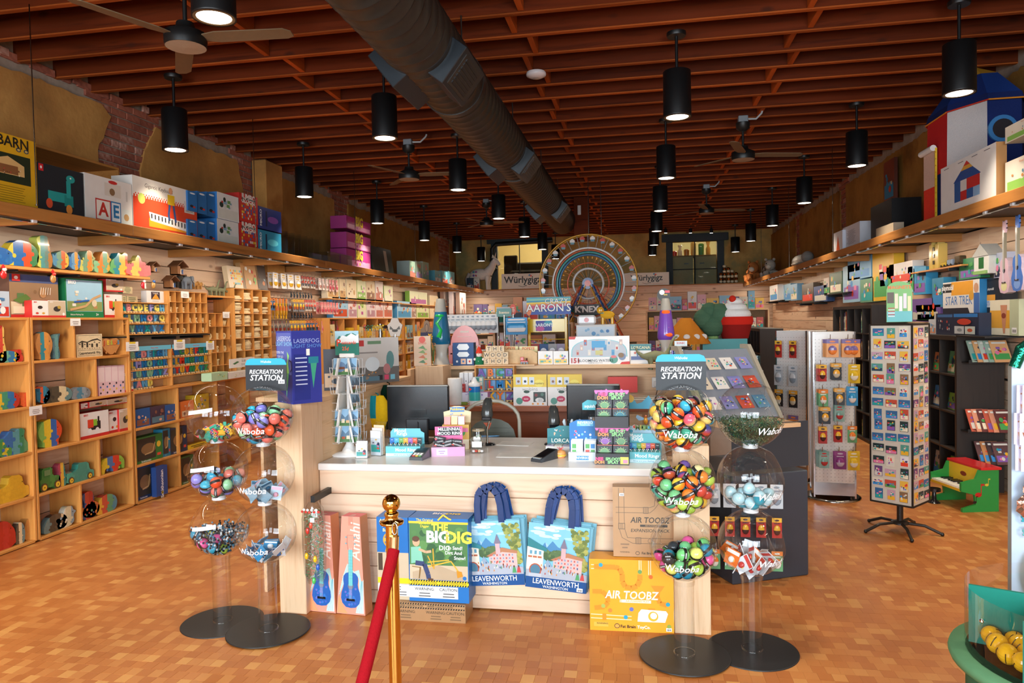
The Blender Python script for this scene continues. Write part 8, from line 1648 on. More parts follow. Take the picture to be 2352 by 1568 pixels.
def spines(X,y0,y1,z,n,where,seed,hmax=.28,rz=RW):
 r_=RN(seed);y=y0
 for i in range(n):
  w=r_.uniform(.012,.03);h=hmax*r_.uniform(.7,.98);c=r_.choice(BKC)
  if y+w>y1:break
  book('book spine in the %s'%where,(X+.08,y+w/2,z),rz,w-.001,h,.15,c,'books in the '+where,i,cover=False);y+=w
r_=RN(90)
def cellz(zt,nr,j):return.02+(zt-.04)*j/nr+(.0205 if j==0 else.0085)
for(y0,zt,nr,X,where,hm)in((9.435,1.735,5,2.82,'taller black bookcase',.29),(11.0,1.44,4,1.75,'nearer low black bookcase',.28),(12.6,1.44,4,1.77,'farther low black bookcase',.28)):
 nc=5 if zt>1.5 else 4;cw=(1.795 if zt>1.5 else 1.3)/nc
 for i in range(nc):
  for j in range(nr):
   if r_.random()<.72:spines(X,y0+.05+cw*i+r_.uniform(0,.1),y0+cw*(i+1)-.02,cellz(zt,nr,j),r_.randint(3,7),where,i*7+j,hm)
for i,(bb,j,c,lab)in enumerate((((2171,2192,806,861),3,0x6AA878,'green picture book with an orange animal leaning in the near bookcase'),((2133,2156,808,852),3,0xC87A4A,'orange spined books in the near bookcase'),((2172,2195,902,946),2,0x8AB84A,'green picture book in the second row of the near bookcase'),((2136,2158,884,938),2,0x4A7AB0,'blue boxed activity set in the near bookcase'),((2136,2160,1034,1100),0,0xB8B4B0,'pale picture book at the bottom of the near bookcase'),((2166,2192,1046,1102),0,0x8AA84A,'green wooden toy panel at the bottom of the near bookcase'))):BX('picture_book',lab,'book',bb,2.86,.03,c,0xE8E0D0,A('photo',None,.06,seed=i+50),cellz(1.41,4,j),right=True,tilt=rad(-7))
for i,(bb,pal,n,lab)in enumerate((((2236,2290,784,828),[0x9CB8A8,0xE8B07A,0xC8D0C0],5,'green and cream activity books racked on the bookcase end'),((2232,2290,937,986),[0xC8604A,0xE0987A,0x6A3A3A],6,'red activity books racked on the bookcase end'),((2262,2300,1012,1060),[0x6A4A4A,0xC88A5A,0x4A3A3A],4,'brown picture books racked low on the bookcase end'))):
 xc,w,zb,h=span_y(*bb,6.95);o=EM('wire_book_rack',(xc,7.025,zb-.02));tag(o,'black wire shelf holding the '+lab,'wire rack');MB(0x141414).box(-.16,.2,-.14,0,0,.008).B('tray','black',o);MB(0x141414).box(-.16,.2,-.145,-.14,0,.03).B('front_lip','black',o)
 for k in range(n):book(lab,(xc-.06+k*.04,6.885-.012*k,zb-.008),rad(8),.15,.21,.008,pal[k%3],lab,i*10+k,rad(-28))
zt=1.411
def meccano(p,y,w,h):p.R(-w/2,w/2,0,h,y,0x1E2A44);p.R(-w*.05,w*.48,h*.82,h*.97,y-.0006,0x2A78C0);p.R(-w*.46,-w*.08,h*.82,h*.95,y-.0006,0x3A6AA0);art(p,-w*.46,-w*.1,h*.1,h*.8,y-.0006,'blobs',5,[0xC8402E,0x8A8A90,0x2A2A30,0xE8E4E0]);p.D(w*.2,h*.62,w*.16,h*.14,y-.006,0xC8402E,12);p.R(-w*.02,w*.2,h*.08,h*.42,y-.006,0xC8CCD0);p.R(w*.22,w*.44,h*.08,h*.42,y-.006,0xC8D0C8);p.D(w*.1,h*.25,w*.06,h*.08,y-.0066,0x8A9098,8);p.D(w*.33,h*.25,w*.06,h*.08,y-.0066,0xC85A3A,8)
BX('model_car_box','dark blue model car kit box on the near bookcase','toy box',(2150,2248,719,767),2.88,.10,0x1E2A44,0x18223A,meccano,zt,right=True)
def trek(p,y,w,h):
 p.R(-w/2,w/2,0,h,y,0xE4E0DC);p.R(-w*.25,w*.34,h*.74,h*.99,y-.0005,0xE8A22E);p.R(-w/2,-w*.24,h*.8,h*.97,y-.0008,0x1C1C22);p.TX('playmobil',w*.09,-w*.36,h*.89,y-.0012,0xF0F0F0,.03,.1);p.TX('STAR TREK',w*.15,-w*.05,h*.63,y-.0012,0x3A78C0,.0);p.R(-w/2,w*.42,0,h*.5,y-.0008,0x1A1E2E);p.PO([(w*.2,h*.52),(w*.45,0),(w*.5,0),(w*.5,h*.6)],y-.0012,0xE4E0DC);p.D(-w*.3,h*.2,w*.13,h*.09,y-.0014,0x9AA4B0,14);p.LI([(-w*.2,h*.3),(w*.2,h*.1)],h*.07,y-.0014,0xB8C0C8);p.D(w*.02,h*.26,w*.05,h*.06,y-.0018,0xE8903A,12);p.D(w*.3,h*.72,w*.06,h*.09,y-.0016,0xD8A03A,14);p.D(w*.42,h*.85,w*.06,h*.09,y-.0018,0xC89878,10);p.R(w*.36,w*.5,h*.4,h*.76,y-.0016,0x3A6AB0)
BX('spaceship_set_box','large white and orange spaceship set box behind the model car kit','toy box',(2166,2250,645,735),3.0,.14,0xE4E0DC,0x2A78B0,trek,zt,right=True)
BX('spaceship_set_box','dark spaceship set box standing side on beside the large one','toy box',(2251,2302,640,748),3.06,.12,0x202228,0x1A1C22,lambda p,y,w,h:(p.R(-w/2,w*.2,h*.62,h*.72,y,0xE8A22E),p.R(-w/2,w*.2,h*.5,h*.62,y,0xE0E0E4),p.TX('STAR',h*.11,-w*.05,h*.56,y-.001,0x3A78C0,.0),p.TX('playmobil',h*.06,0,h*.82,y-.001,0xE8E8E8,.02)),zt,right=True)
BX('dried_flower_box','cream and orange dried flower kit box beside the bookcase','toy box',(2274,2340,688,750),2.98,.07,0xE4DCC4,0xB8C0A0,lambda p,y,w,h:(p.R(-w*.5,w*.2,h*.2,h*.7,y,0xE0A43A),p.R(w*.2,w*.5,0,h,y,0xB8C0A0),p.PO([(-w*.02,h*.05),(w*.04,h*.05),(w*.12,h*.85),(-w*.12,h*.85)],y-.0008,0xC88A6A),p.D(0,h*.55,w*.08,h*.08,y-.0014,0x8A3A2A,10),barcode(p,w*.28,h*.06,w*.16,y-.0012)),1.425,right=True)
o=EM('wire_shelf',(2.98,6.75,1.418));tag(o,'black wire wall shelf beside the near bookcase','shelf');MB(0x141414).box(-.2,.22,-.28,.27,-.012,.0).B('shelf_board','black',o)
WRB=[((1768,1786,655,691),0xD8D4D0,'white book box in the far row of slim boxes, first'),((1786,1800,656,691),0xC8D8E8,'pale blue slim box in the far row'),((1801,1816,652,690),0x7AB0D0,'sky blue slim box in the far row'),((1816,1831,652,690),0x6AA0C8,'blue slim box in the far row'),((1842,1868,651,694),0x5A4A3A,'brown book box on the black wall shelf'),((1869,1900,656,693),0x2A4A80,'navy book box on the black wall shelf'),((1905,1934,625,674),0x3A5A3A,'dark green book standing on the high wall shelf'),((1892,1906,638,676),0xC8B0A0,'slim beige book on the high wall shelf'),((1947,2001,592,640),0x7AB0D8,'light blue tile game carton on top of the display'),((1936,1975,608,694),0x9AC0D8,'pale blue blister box on the taller bookcase'),((1976,2006,640,694),0x6A9A7A,'green blister pack on the taller bookcase'),((2004,2053,576,690),0xE8B82E,'tall yellow craft box on the taller bookcase'),((2020,2042,616,660),0xE8E4E0,'white box before the yellow craft box'),((2042,2096,603,650),0xE8E0DC,'white family game box high on the wall'),((2085,2100,612,670),0x9AC8E4,'blue bagged puppet hanging high on the wall'),((2098,2127,614,676),0x3A9AC8,'bright blue craft bag hanging high on the wall'),((2092,2160,685,738),0x7A5AA0,'violet activity box with a red top edge behind the magnet sign'),((2104,2150,700,737),0xC8D4E8,'pale blue activity pad before the violet box'),((2141,2167,638,705),0x3A8AB0,'slim teal box beside the spaceship set'),((2203,2252,592,640),0x3A8A5A,'green science kit box on the wall above the spaceship'),((2283,2310,580,640),0xB8C0D8,'pale lilac house box beside the ukuleles')]
for i,(bb,c,lab)in enumerate(WRB):
 o=BX('toy_carton',lab,'toy box',bb,3.06,.12 if bb[0]<2200 else.08,c,c,A('photo',None,.08,seed=i+100),right=True)
BX('toy_carton','white picture box at the bookcase end behind the magnet stand','toy box',(2133,2150,733,766),2.90,.06,0xD8DCE4,0xC8C8D0,A('photo',[0xE8A07A,0x8AB8D8,0xF0E8E0],.06,seed=3),zt,right=True)
for nm,y0,y1,z,lab in(('bracket_shelf',16.2,18.2,1.975,'thin black wall shelf at the far right end'),('bracket_shelf',12.9,14.8,1.865,'black wall shelf with brown and navy book boxes'),('bracket_shelf',11.2,12.6,1.965,'high black wall shelf with the dark green book'),('bracket_shelf',7.45,8.75,2.085,'pine wall shelf with the golden toy castle')):
 o=EM(nm,(3.10,(y0+y1)/2,z));tag(o,lab,'shelf');MB(0x1E1A18).box(-(y1-y0)/2,(y1-y0)/2,-.12,.1,-.02,-.004).B('shelf_board','shelf' if y0<8 else 'matte',o,(0,0,0),pi/2)
 for yy in(-.3,.3):MB(0x161616).box(-.11,.11,-.01,.01,-.05,-.021).B('bracket','black',o,(0,yy*(y1-y0),0))
o=EM('castle_model',(3.08,8.2,2.082));tag(o,'golden toy cathedral model on the pine wall shelf','model')
for yy in(-.08,.08):MB(0xD8B860).box(-.045,.045,yy-.04,yy+.04,0,.26,b=.004).B('tower','gloss',o);MB(0xE8CE7A).LA([(.04,.26),(.03,.3),(.004,.40)],8,cy=yy).B('spire','gloss',o)
MB(0xD0AE54).box(-.04,.06,-.06,.06,0,.2,b=.003).B('nave','gloss',o)
for i in range(3):MB(0x3A2E1A).box(-.047,-.044,-.02,.02,.05+i*.07,.09+i*.07).B('window','gloss',o)
for i,(y_,c,lab)in enumerate(((7.95,0xC8A83A,'small golden toy vehicle on the pine wall shelf'),(7.8,0x8A9AB0,'small grey toy aircraft on the pine wall shelf'),(7.62,0x4A3A22,'dark brass toy engine at the shelf end'))):
 o=EM('toy_vehicle',(3.06,y_,2.082));tag(o,lab,'toy vehicle');MB(c).box(-.03,.03,-.06,.06,.012,.05+.02*i,b=.006).B('body','gloss',o)
 for yy in(-.04,.04):w_=MB(0x2A2622);w_.M=MT((0,yy,.014))@MR(pi/2,4,'Y');w_.LA([(.014,-.036),(.014,.036)],10);w_.B('wheel','gloss',o)
def uke_obj(lab,yp,X,c,c2,z0):
 o=EM('ukulele',(X,yp,z0),RW);tag(o,lab,'ukulele')
 prof=[(0,0),(.06,.01),(.085,.06),(.09,.11),(.07,.16),(.062,.18),(.07,.22),(.062,.265),(.03,.29),(0,.295)]
 out=prof+[(-x,z)for x,z in reversed(prof[1:-1])];m_=MB(c);m_.PR(out,-.03,.03,c,0xC8B8C8);m_.D(0,.06,.05,.04,-.0305,c2,12);bd_=m_.B('body','gloss',o);MB(0x2A2228).D(0,.19,.022,.022,-.0315,None,14).B('sound_hole','matte',bd_);MB(0x2A2A2E).box(-.028,.028,-.036,-.030,.085,.097).B('bridge','gloss',bd_)
 MB(0x8A8470).box(-.014,.014,-.036,-.016,.20,.50).B('neck','gloss',o);m_=MB(c);m_.PR([(-.018,.50),(.018,.50),(.028,.53),(.024,.60),(0,.59),(-.024,.60),(-.028,.53)],-.03,-.016,c);m_.B('headstock','gloss',o)
 for sx in(-1,1):
  for zz in(.53,.565):MB(0x2A2A2A).box(sx*.03-.008,sx*.03+.008,-.026,-.018,zz,zz+.01).B('peg','gloss',o)
 for k_ in range(4):MB(0xE0E0E0).box(-.009+k_*.006,-.0082+k_*.006,-.038,-.0372,.09,.52).B('string','gloss',o)
uke_obj('pastel rainbow ukulele hanging on the right wall',6.53,2.98,0xD8B8C8,0xE0DCA8,1.77);uke_obj('blue cloud patterned ukulele hanging at the frame edge',6.28,2.96,0x4A78C8,0x7AA0DC,1.78)
o=EM('house_model',(3.06,7.05,1.96));tag(o,'white model house with a green door on the right wall','model house');MB(0xD8D8D4).box(-.06,.06,-.14,.14,0,.16,b=.003).B('wall','matte',o)
m_=MB(0xB8B8B4);m_.M=MR(pi/2,4,'Z');m_.PR([(-.16,.16),(.16,.16),(0,.27)],-.07,.07);m_.B('roof','matte',o);MB(0x2A6A3A).box(-.064,-.06,-.05,.04,.05,.15).B('door_panel','gloss',o);MB(0x8AB06A).box(-.075,-.06,-.12,.12,0,.03).B('hedge','matte',o)
def world(o,v):return MT(o.location)@MR(o.rotation_euler.z,4,'Z')@Vector(v)
ms=EM('magnet_stand',(1.88,5.71,0),-.707);tag(ms,'square revolving stand covered with picture magnets on a five legged foot','display stand')
S_=.146;z0,z1=.235,1.54
for nm,rz in(('panel',0),('panel',pi/2),('panel',pi),('panel',-pi/2)):
 MB(0xD6CCBC).box(-S_,S_,-S_,-S_+.006,z0,z1).B('panel','matte',ms,(0,0,0),rz)
 f_=MB(0x2E241C);f_.box(-S_-.006,-S_+.004,-S_-.006,-S_+.006,z0-.006,z1+.006);f_.B('corner_frame','matte',ms,(0,0,0),rz);f_=MB(0x2E241C);f_.box(-S_,S_,-S_-.006,-S_+.004,z1-.004,z1+.008);f_.box(-S_,S_,-S_-.006,-S_+.004,z0-.008,z0+.004);f_.B('rail_frame','matte',ms,(0,0,0),rz)
MB(0x2A221C).LA([(.022,.07),(.022,z0)],14).B('post','black',ms);MB(0x2A221C).LA([(.06,.06),(.06,.075),(.03,.085)],18).B('hub','black',ms)
for k in range(5):a=k*2*pi/5+.35;MB(0x2A221C).TU([(.04*cos(a),.04*sin(a),.068),(.16*cos(a),.16*sin(a),.062),(.27*cos(a),.27*sin(a),.014)],.011,8).B('leg','black',ms);MB(0x141210).BA(.27*cos(a),.27*sin(a),.014,.014,n=8,m=6).B('rubber_foot','black',ms)
sgn=MB();sgn.PR([(-.085,1.56),(.085,1.56),(.085,1.80)]+[(.085*cos(a),1.80+.06*sin(a))for a in[pi*i/8 for i in range(1,8)]]+[(-.085,1.80)],-.004,.004,0x7AB86A);so=sgn.B('sign_panel','card',ms,(0,0,0),.55)
p=MB();p.R(-.083,.083,1.562,1.64,-.0046,0x6ABCC0);p.TX('MAGNETS',.034,0,1.815,-.0056,0xE0742E,.03);p.R(-.08,-.035,1.70,1.78,-.0052,0x5A4A3A)
for i in range(4):p.R(-.03+i*.028,-.008+i*.028,1.66-.02*(i%2),1.77-.02*(i%2),-.0054,[0xE8DCC0,0xF0E8E4,0xE8D8E0,0xE8E0B0][i])
for i in range(6):p.R(-.075,-.03,1.60+i*.012,1.606+i*.012,-.0054,0xC83A3A if i%2 else 0xF0F0F0)
p.B('lettering','card',so)
MC=[0x8A6A4A,0x3A6A9A,0xE8DCC8,0xC8503A,0x5A9A8A,0xE8B84A,0x6A4A7A,0xE8E4E4,0x2A3A3A,0xC8A0B0];MN=['brown','blue','cream','red','teal','yellow','purple','white','dark','pink']
r_=RN(66)
MG={}
def magnet(lab,pos,rz,w,h,ci,seed,grp):
 k=(ci,seed%3)
 if k not in MG:
  m_=MB(MC[ci]);m_.box(-.5,.5,-.5,.5,-.5,.5,MC[ci]);o=m_.B('picture_magnet','card');p=MB();art(p,-.46,.46,-.46,.46,-.52,'photo',seed+ci*7);p.B('print','card',o);MG[k]=[o,False]
 e=MG[k]
 if e[1]:o=dup(e[0])
 else:o=e[0];e[1]=True
 o.location=pos;o.rotation_euler=(0,0,rz);o.scale=(w,.004,h);tag(o,lab,'magnet',grp)
ordn=['first','second','third','fourth','fifth','sixth','seventh','eighth','ninth','tenth','eleventh','twelfth','thirteenth','fourteenth','fifteenth','sixteenth']
for face,rz,fn_ in((0,0.0,'front'),(1,pi/2,'side')):
 for j in range(15):
  for i in range(3):
   ci=r_.randrange(10);land=r_.random()<.45;w,h=(.078,.055)if land else(.055,.075)
   x=(-.092+i*.092)+r_.uniform(-.006,.006);z=1.485-j*.085+r_.uniform(-.006,.006)
   v=MR(rz,4,'Z')@Vector((x,-S_-.0025,z));magnet('%s picture magnet, %s row, %s column on the %s of the magnet stand'%(MN[ci],ordn[j],['left','middle','right'][i],fn_),world(ms,v),ms.rotation_euler.z+rz,w,h,ci,r_.randrange(99),'picture magnets on the stand')
def pegstand(lab,X,Y,rz):
 o=EM('pegboard_stand',(X,Y,0),rz);tag(o,lab,'display stand');W=.165
 MB(0xA8A8A4).LA([(.235,0),(.235,.012),(.22,.018)],40).B('base','chrome',o)
 for k in range(4):
  MB(0xE8E4E0).box(-W,W,-W,-W+.006,.05,1.46,b=.002).B('panel','gloss',o,(0,0,0),k*pi/2)
  hm=MB(0x9A948C)
  if k in(0,3):
   for a in range(11):
    for b_ in range(44):hm.D(-.15+a*.03,.12+b_*.03,.0035,.0035,-W-.0008,None,5)
   h_=hm.B('peg_holes','matte',o,(0,0,0),k*pi/2);h_['kind']='stuff'
  MB(0xC8C8CC).box(-W-.006,-W+.006,-W-.006,-W+.006,.03,1.475).B('corner_post','chrome',o,(0,0,0),k*pi/2)
 MB(0xB8BCC0).box(-W,W,-W-.003,-W-.001,.05,.16).B('kick_plate','chrome',o)
 MB(0xE8E4E0).box(-W,W,-W,W,1.46,1.475).B('top_cap','gloss',o)
 return o
p1=pegstand('white pegboard tower with carded toys, nearer of the two',1.664,6.75,-.12)
p2=pegstand('white pegboard tower hung with bags, farther of the two',1.56,7.47,-.8)
PG=[((1908,1948),800,'orange_bag',4,'orange bagged ducks at the top of the pegboard tower'),((1960,1960),800,'orange_bag',2,'orange bagged duck at the top right of the pegboard tower'),((1886,1886),858,'red_pack',3,'red carded toys in the second row of the pegboard tower'),((1920,1920),855,'black_card',4,'black carded bugs in the second row of the pegboard tower'),((1958,1958),857,'yellow_card',1,'yellow carded bug in the second row of the pegboard tower'),((1890,1890),915,'green_card',4,'green carded novelties in the third row of the pegboard tower'),((1928,1928),912,'black_card',3,'black carded novelties in the third row of the pegboard tower'),((1954,1954),908,'blue_card',2,'blue carded novelties in the third row of the pegboard tower'),((1892,1892),955,'black_card',3,'black carded spiders in the fourth row of the pegboard tower'),((1926,1926),950,'teal_bag',3,'pale bagged tricks in the fourth row of the pegboard tower'),((1890,1890),1000,'red_pack',3,'red and black packs in the fifth row of the pegboard tower'),((1924,1924),997,'red_pack',2,'red packs mid fifth row of the pegboard tower'),((1956,1956),998,'green_card',1,'green card in the fifth row of the pegboard tower'),((1890,1890),1056,'teal_bag',4,'pale green bags in the lowest row of the pegboard tower'),((1928,1928),1056,'purple_card',2,'purple cards in the lowest row of the pegboard tower'),((1960,1960),1056,'yellow_card',2,'yellow cards in the lowest row of the pegboard tower')]
for xs_,yc_,key,n,lab in PG:
 for xq in sorted(set(xs_)):
  c=on_y(xq,yc_,6.5);z_=c.z+.08
  lx=max(-.15,min(.19,(c.x-1.664)));h=EM('peg_hook',(1.664+lx,6.58,z_),-.12);tag(h,'peg hook of the %s'%lab,'hook','hooks on the pegboard tower');w_=inst(HOOK,'wire',h,(0,0,0));w_.scale=(1,.13,1)
  for k in range(n):hang(key,(1.664+lx+r_.uniform(-.008,.008),6.47+k*.025,z_-.002),-.12+r_.uniform(-.15,.15),lab,lab,.95,rad(r_.uniform(-3,3)))
for j in range(5):
 for i in range(2):
  hang(['red_pack','silver_bag','black_card','orange_bag','silver_bag'][j],world(p2,(-.09+.16*i,-.24,1.38-j*.24)),-.8,'bagged novelty in the %s row of the farther pegboard tower'%ordn[j],'novelties on the farther pegboard tower',1.1)
pi_=EM('toy_piano',(2.66,6.55,0),rad(-78));tag(pi_,'green, yellow and red wooden toy piano on the floor','toy piano')
for s_ in(-1,1):
 m_=MB(0x2A8A3E);m_.M=MT((s_*.20,0,0))@MR(pi/2,4,'Z');m_.PR([(-.16,.0),(.14,0),(.14,.34),(-.02,.34),(-.05,.27),(-.17,.24),(-.17,.17),(-.06,.14),(-.05,.06),(-.16,.03)],-.012,.012);sd_=m_.B('side_panel','gloss',pi_)
m_=MB(0xC8282A);m_.box(-.22,.22,-.01,.16,.34,.362,b=.003);m_.B('lid','gloss',pi_);MB(0xE0B42A).box(-.19,.19,-.01,.02,.14,.34).B('front_panel','gloss',pi_);MB(0xE0B42A).box(-.19,.19,-.17,-.01,.165,.185).B('key_bed','gloss',pi_);MB(0x8A2A1E).D(0,.27,.04,.02,-.0115,None,14).B('badge','gloss',pi_)
for i in range(12):MB(0xF0ECE4).box(-.185+i*.031,-.157+i*.031,-.165,-.02,.186,.20).B('white_key','gloss',pi_)
for i in(0,1,3,4,5,7,8,10):MB(0x16161A).box(-.163+i*.031,-.147+i*.031,-.10,-.02,.20,.212).B('black_key','gloss',pi_)
for i,(c,x,z_,s_)in enumerate(((0xB82A22,-.03,.14,.028),(0xC8B43A,.04,.22,.016),(0x1A1A1A,-.06,.08,.016))):m_=MB(c);m_.M=MT((.2125,0,0))@MR(pi/2,4,'Z');m_.D(x,z_,s_,s_*.7,-.0006,None,12);m_.R(x+s_*.7,x+s_*.95,z_,z_+s_*3.2,-.0006);m_.R(x+s_*.9,x+s_*1.8,z_+s_*2.6,z_+s_*3.2,-.0006);m_.B('music_note','gloss',pi_)
o=EM('piano_stool',(2.45,6.62,0));tag(o,'small black stool foot under the toy piano','stool');MB(0x16161A).LA([(.05,.10),(.05,.125)],16).B('seat','gloss',o);MB(0x16161A).LA([(.05,0),(.02,.03),(.015,.1)],12).B('pedestal','gloss',o)
for(xp,yp,s,lab)in((1822,905,.20,'small pale wooden play stove on the floor behind the pegboard towers'),(1800,925,.17,'small wooden stool beside the play stove')):
 pz=on_z(xp,yp,0);o=EM('play_stove',(pz.x,pz.y,0),.3);tag(o,lab,'wooden toy');MB().box(-s,s,-s*.8,s*.8,.03,s*1.8,b=.004).B('body','shelf',o);MB().box(-s*1.08,s*1.08,-s*.9,s*.9,s*1.8,s*1.95,b=.004).B('top_board','shelf',o);MB(0x2A221C).box(-s*.4,s*.4,-s*.82,-s*.8,s*.7,s*1.3).B('window','gloss',o);MB(0x3A2E24).box(-s*.9,s*.9,-s*.7,s*.7,0,.03).B('plinth','matte',o)
# right ledge
def octo(o,nm,rx,ry,z0,z1,cols,mat,t0=1.0,t1=1.0,n=8,a0=pi/8):
 pts=[(cos(2*pi*k/n+a0),sin(2*pi*k/n+a0))for k in range(n)]
 for k in range(n):
  (a,b_),(c,d)=pts[k],pts[(k+1)%n];m_=MB(cols[k]);m_.add([(a*rx*t0,b_*ry*t0,z0),(c*rx*t0,d*ry*t0,z0),(c*rx*t1,d*ry*t1,z1),(a*rx*t1,b_*ry*t1,z1)],[(0,1,2,3)]);m_.B(nm,mat,o)
zr=ZL-.012
tn=EM('rocket_tent',(2.95,7.05,zr));tag(tn,'red, white and blue rocket play tent standing on the right ledge','play tent')
MB(0xC8A03A).box(-.36,.33,-.60,.60,0,.012).B('base_board','matte',tn)
RD,NV,WH=0xC02A2A,0x1C2A5E,0xC8C4C4
octo(tn,'lower_panel',.34,.58,.012,.40,[NV,NV,RD,NV,WH,NV,WH,RD],'fabric',1.0,1.0);octo(tn,'upper_panel',.34,.58,.40,.90,[NV,RD,RD,RD,WH,NV,NV,NV],'fabric',1.0,.98)
octo(tn,'roof_band',.345,.60,.90,.96,[NV]*8,'fabric',1.0,.96);octo(tn,'roof_panel',.34,.58,.96,1.2,[0x1E3478,0x22408A]*4,'fabric',.98,.5);octo(tn,'roof_tip',.34,.58,1.2,1.33,[0xE0A83A,0xD89A2E]*4,'fabric',.5,.03)
for k in range(8):a=2*pi*k/8+pi/8;MB(0xE08A2E if k%2 else 0xC83A2A).TU([(.345*cos(a),.605*sin(a),.90),(.345*cos(a+pi/4),.605*sin(a+pi/4),.90)],.007,5).B('piping','fabric',tn)
ph=MB(0x3A78B0);ph.TU([(0,0,0),(0,0,.02)],.11,24);w_=ph.B('porthole_ring','gloss',tn,(-.02,-.53,.66),rot=(rad(90),0,0));m_=MB(0x2A2A30).TU([(0,0,.02),(0,0,.026)],.078,24);m_.B('porthole_window','gloss',w_)
dm=MB(0xB8B0A8);dm.box(-.13,.13,-.012,.0,.02,.62,0xD8B8A8);dd=dm.B('door_panel','fabric',tn,(-.325,.10,0),RW);MB(0xE0402E).box(-.125,.125,-.014,-.012,.02,.3).B('door_print','fabric',dd);MB(0xE8C03A).box(.13,.145,-.016,.0,.02,.64).B('door_trim','fabric',dd);MB(0xE0DCD8).TU([(-.14,-.03,.64),(.14,-.03,.64)],.028,10).B('rolled_flap','fabric',dd)
for i in range(10):MB(0xE8C03A).D(.16,.06+i*.06,.007,.007,-.018,None,6).B('stud','fabric',dd)
def tentbox(p,y,w,h):
 p.R(-w*.47,w*.47,h*.03,h*.97,y,0xE6E4E2);c=[(-.22,.15),(.24,.15),(.24,.5),(-.22,.5)]
 for i,cc in enumerate((NV,WH,RD,0x3A6AB0)):p.R(-w*.22+i*w*.115,-w*.105+i*w*.115,h*.15,h*.34,y-.0005,[0x2A5A9A,RD,0x2A5A9A,0x8AB0D8][i]);p.R(-w*.22+i*w*.115,-w*.105+i*w*.115,h*.34,h*.56,y-.0005,[0x2A5A9A,0xD8D4D0,RD,RD][i])
 p.PO([(-w*.24,h*.56),(w*.26,h*.56),(w*.12,h*.75),(-w*.1,h*.75)],y-.0008,0x1E4A90);p.PO([(-w*.1,h*.75),(w*.12,h*.75),(w*.01,h*.92)],y-.0008,0xD8A03A);p.PO([(-w*.05,h*.83),(w*.07,h*.83),(w*.01,h*.92)],y-.001,0xC8302A)
 for x in(-.38,-.1,.15,.36):p.R(w*x-w*.05,w*x+w*.05,h*.93,h*.945,y-.0006,0x6A6A70)
BX('tent_box','white box printed with the rocket tent on the right ledge','toy box',(2161,2288,357,485),2.54,.07,0xE6E4E2,0xA87A4A,tentbox,zr,right=True)
wood=A('photo',[0xC88A4A,0x8ABE5A,0xC83A2E,0xE8DCC8,0x5A8AA8],.06,seed=21,bg=0xE4DCCC,title='Wood Toy',tc=0xC86A2E,ts=.1)
for j in range(2):BX('wooden_set_box','cream wooden play set box, %s of the pair at the frame edge'%['lower','upper'][j],'toy box',(2309,2400,355-85*j,440-85*j),2.58,.2,0xE4DCCC,0xD0C8B8,wood,zr+j*.36,right=True)
BX('speaker_box','plain black box on the right ledge beyond the tent','box',(2000,2048,466,532),2.7,.3,0x1A1A1C,0x141416,None,zr,right=True)
BX('tall_poster_box','tall narrow poster box leaning on the right wall beyond the tent','box',(2030,2054,368,462),3.2,.04,0x8A4A3A,0x6A3A2E,A('photo',[0x3A8AB0,0xC8402E,0xD8C8A0],.08,seed=8),right=True)
BX('white_game_box','white box with an orange cone picture on the right ledge','toy box',(1915,1935,532,572),2.6,.18,0xD8D8DC,0xC8CCD8,lambda p,y,w,h:p.PO([(-w*.2,h*.1),(w*.2,h*.1),(0,h*.8)],y,0xE0602E),zr,right=True);BX('white_carton','large white carton with handwriting on the right ledge','carton',(1936,1975,516,562),2.64,.2,0xD4D4DC,0xC8C8D0,A('type',[0x8A8A98],.2),zr,right=True);BX('white_carton','smaller white carton behind the handwritten one','carton',(1977,2000,515,550),2.9,.2,0xC8CCD8,0xB8BCC8,None,zr,right=True)
BX('plank_offcut','long grey offcut board lying on the ledge under the black box','board',(2012,2052,518,530),2.56,.1,0xA89A84,None,None,zr,right=True)
def tiger(lab,xp,X,s,c,st_):
 pz=on_x(xp,625,X);o=EM('plush_tiger',(X,pz.y,zr),RW);tag(o,lab,'plush toy');b=MB(c);b.BA(-.1*s,0,.26*s,.42*s,.2*s,.22*s,n=14,m=9);b.BA(.38*s,-.05*s,.42*s,.19*s,.17*s,.18*s,n=12,m=8);b.BA(.5*s,-.12*s,.36*s,.1*s,.09*s,.08*s,n=10,m=6,col=0xE8DCC8)
 for x,yy in((.3,-.16),(.3,.12),(-.35,-.16)):b.TU([(x*s,yy*s,.2*s),((x+.08)*s,yy*s,.04*s),((x+.2)*s,yy*s,.04*s)],[.1*s,.08*s,.06*s],8)
 b.B('body','fabric',o)
 for i in range(7):m_=MB(st_);m_.TU([((-.4+.11*i)*s,-.205*s*(1-abs(i-3)*.06),.2*s),((-.38+.11*i)*s,-.15*s,.40*s),((-.38+.11*i)*s,0,.475*s)],.014*s,5);m_.B('stripe','fabric',o)
 for s_ in(-1,1):MB(c).BA(.34*s,(-.05+s_*.12)*s,.6*s,.05*s,n=8,m=6).B('ear','fabric',o);MB(0x1A1A16).BA(.53*s,(-.12+s_*.07)*s,.46*s,.02*s,n=6,m=4).B('eye','gloss',o)
tiger('large orange plush tiger at the far end of the right ledge',1730,2.66,.75,0xB8703A,0x2A1E14);tiger('white plush tiger lying behind the orange one on the ledge',1768,2.86,.7,0xB8B0A4,0x3A342E)
pz=on_x(1835,590,2.7);o=EM('plush_seal',(2.75,pz.y,zr),RW);tag(o,'grey plush seal lying on the right ledge','plush toy');MB(0x9A948E).BA(0,0,.11,.45,.15,.11,n=14,m=8).B('body','fabric',o);MB(0x8A847E).BA(.42,0,.14,.12,.1,.1,n=10,m=7).B('head','fabric',o)
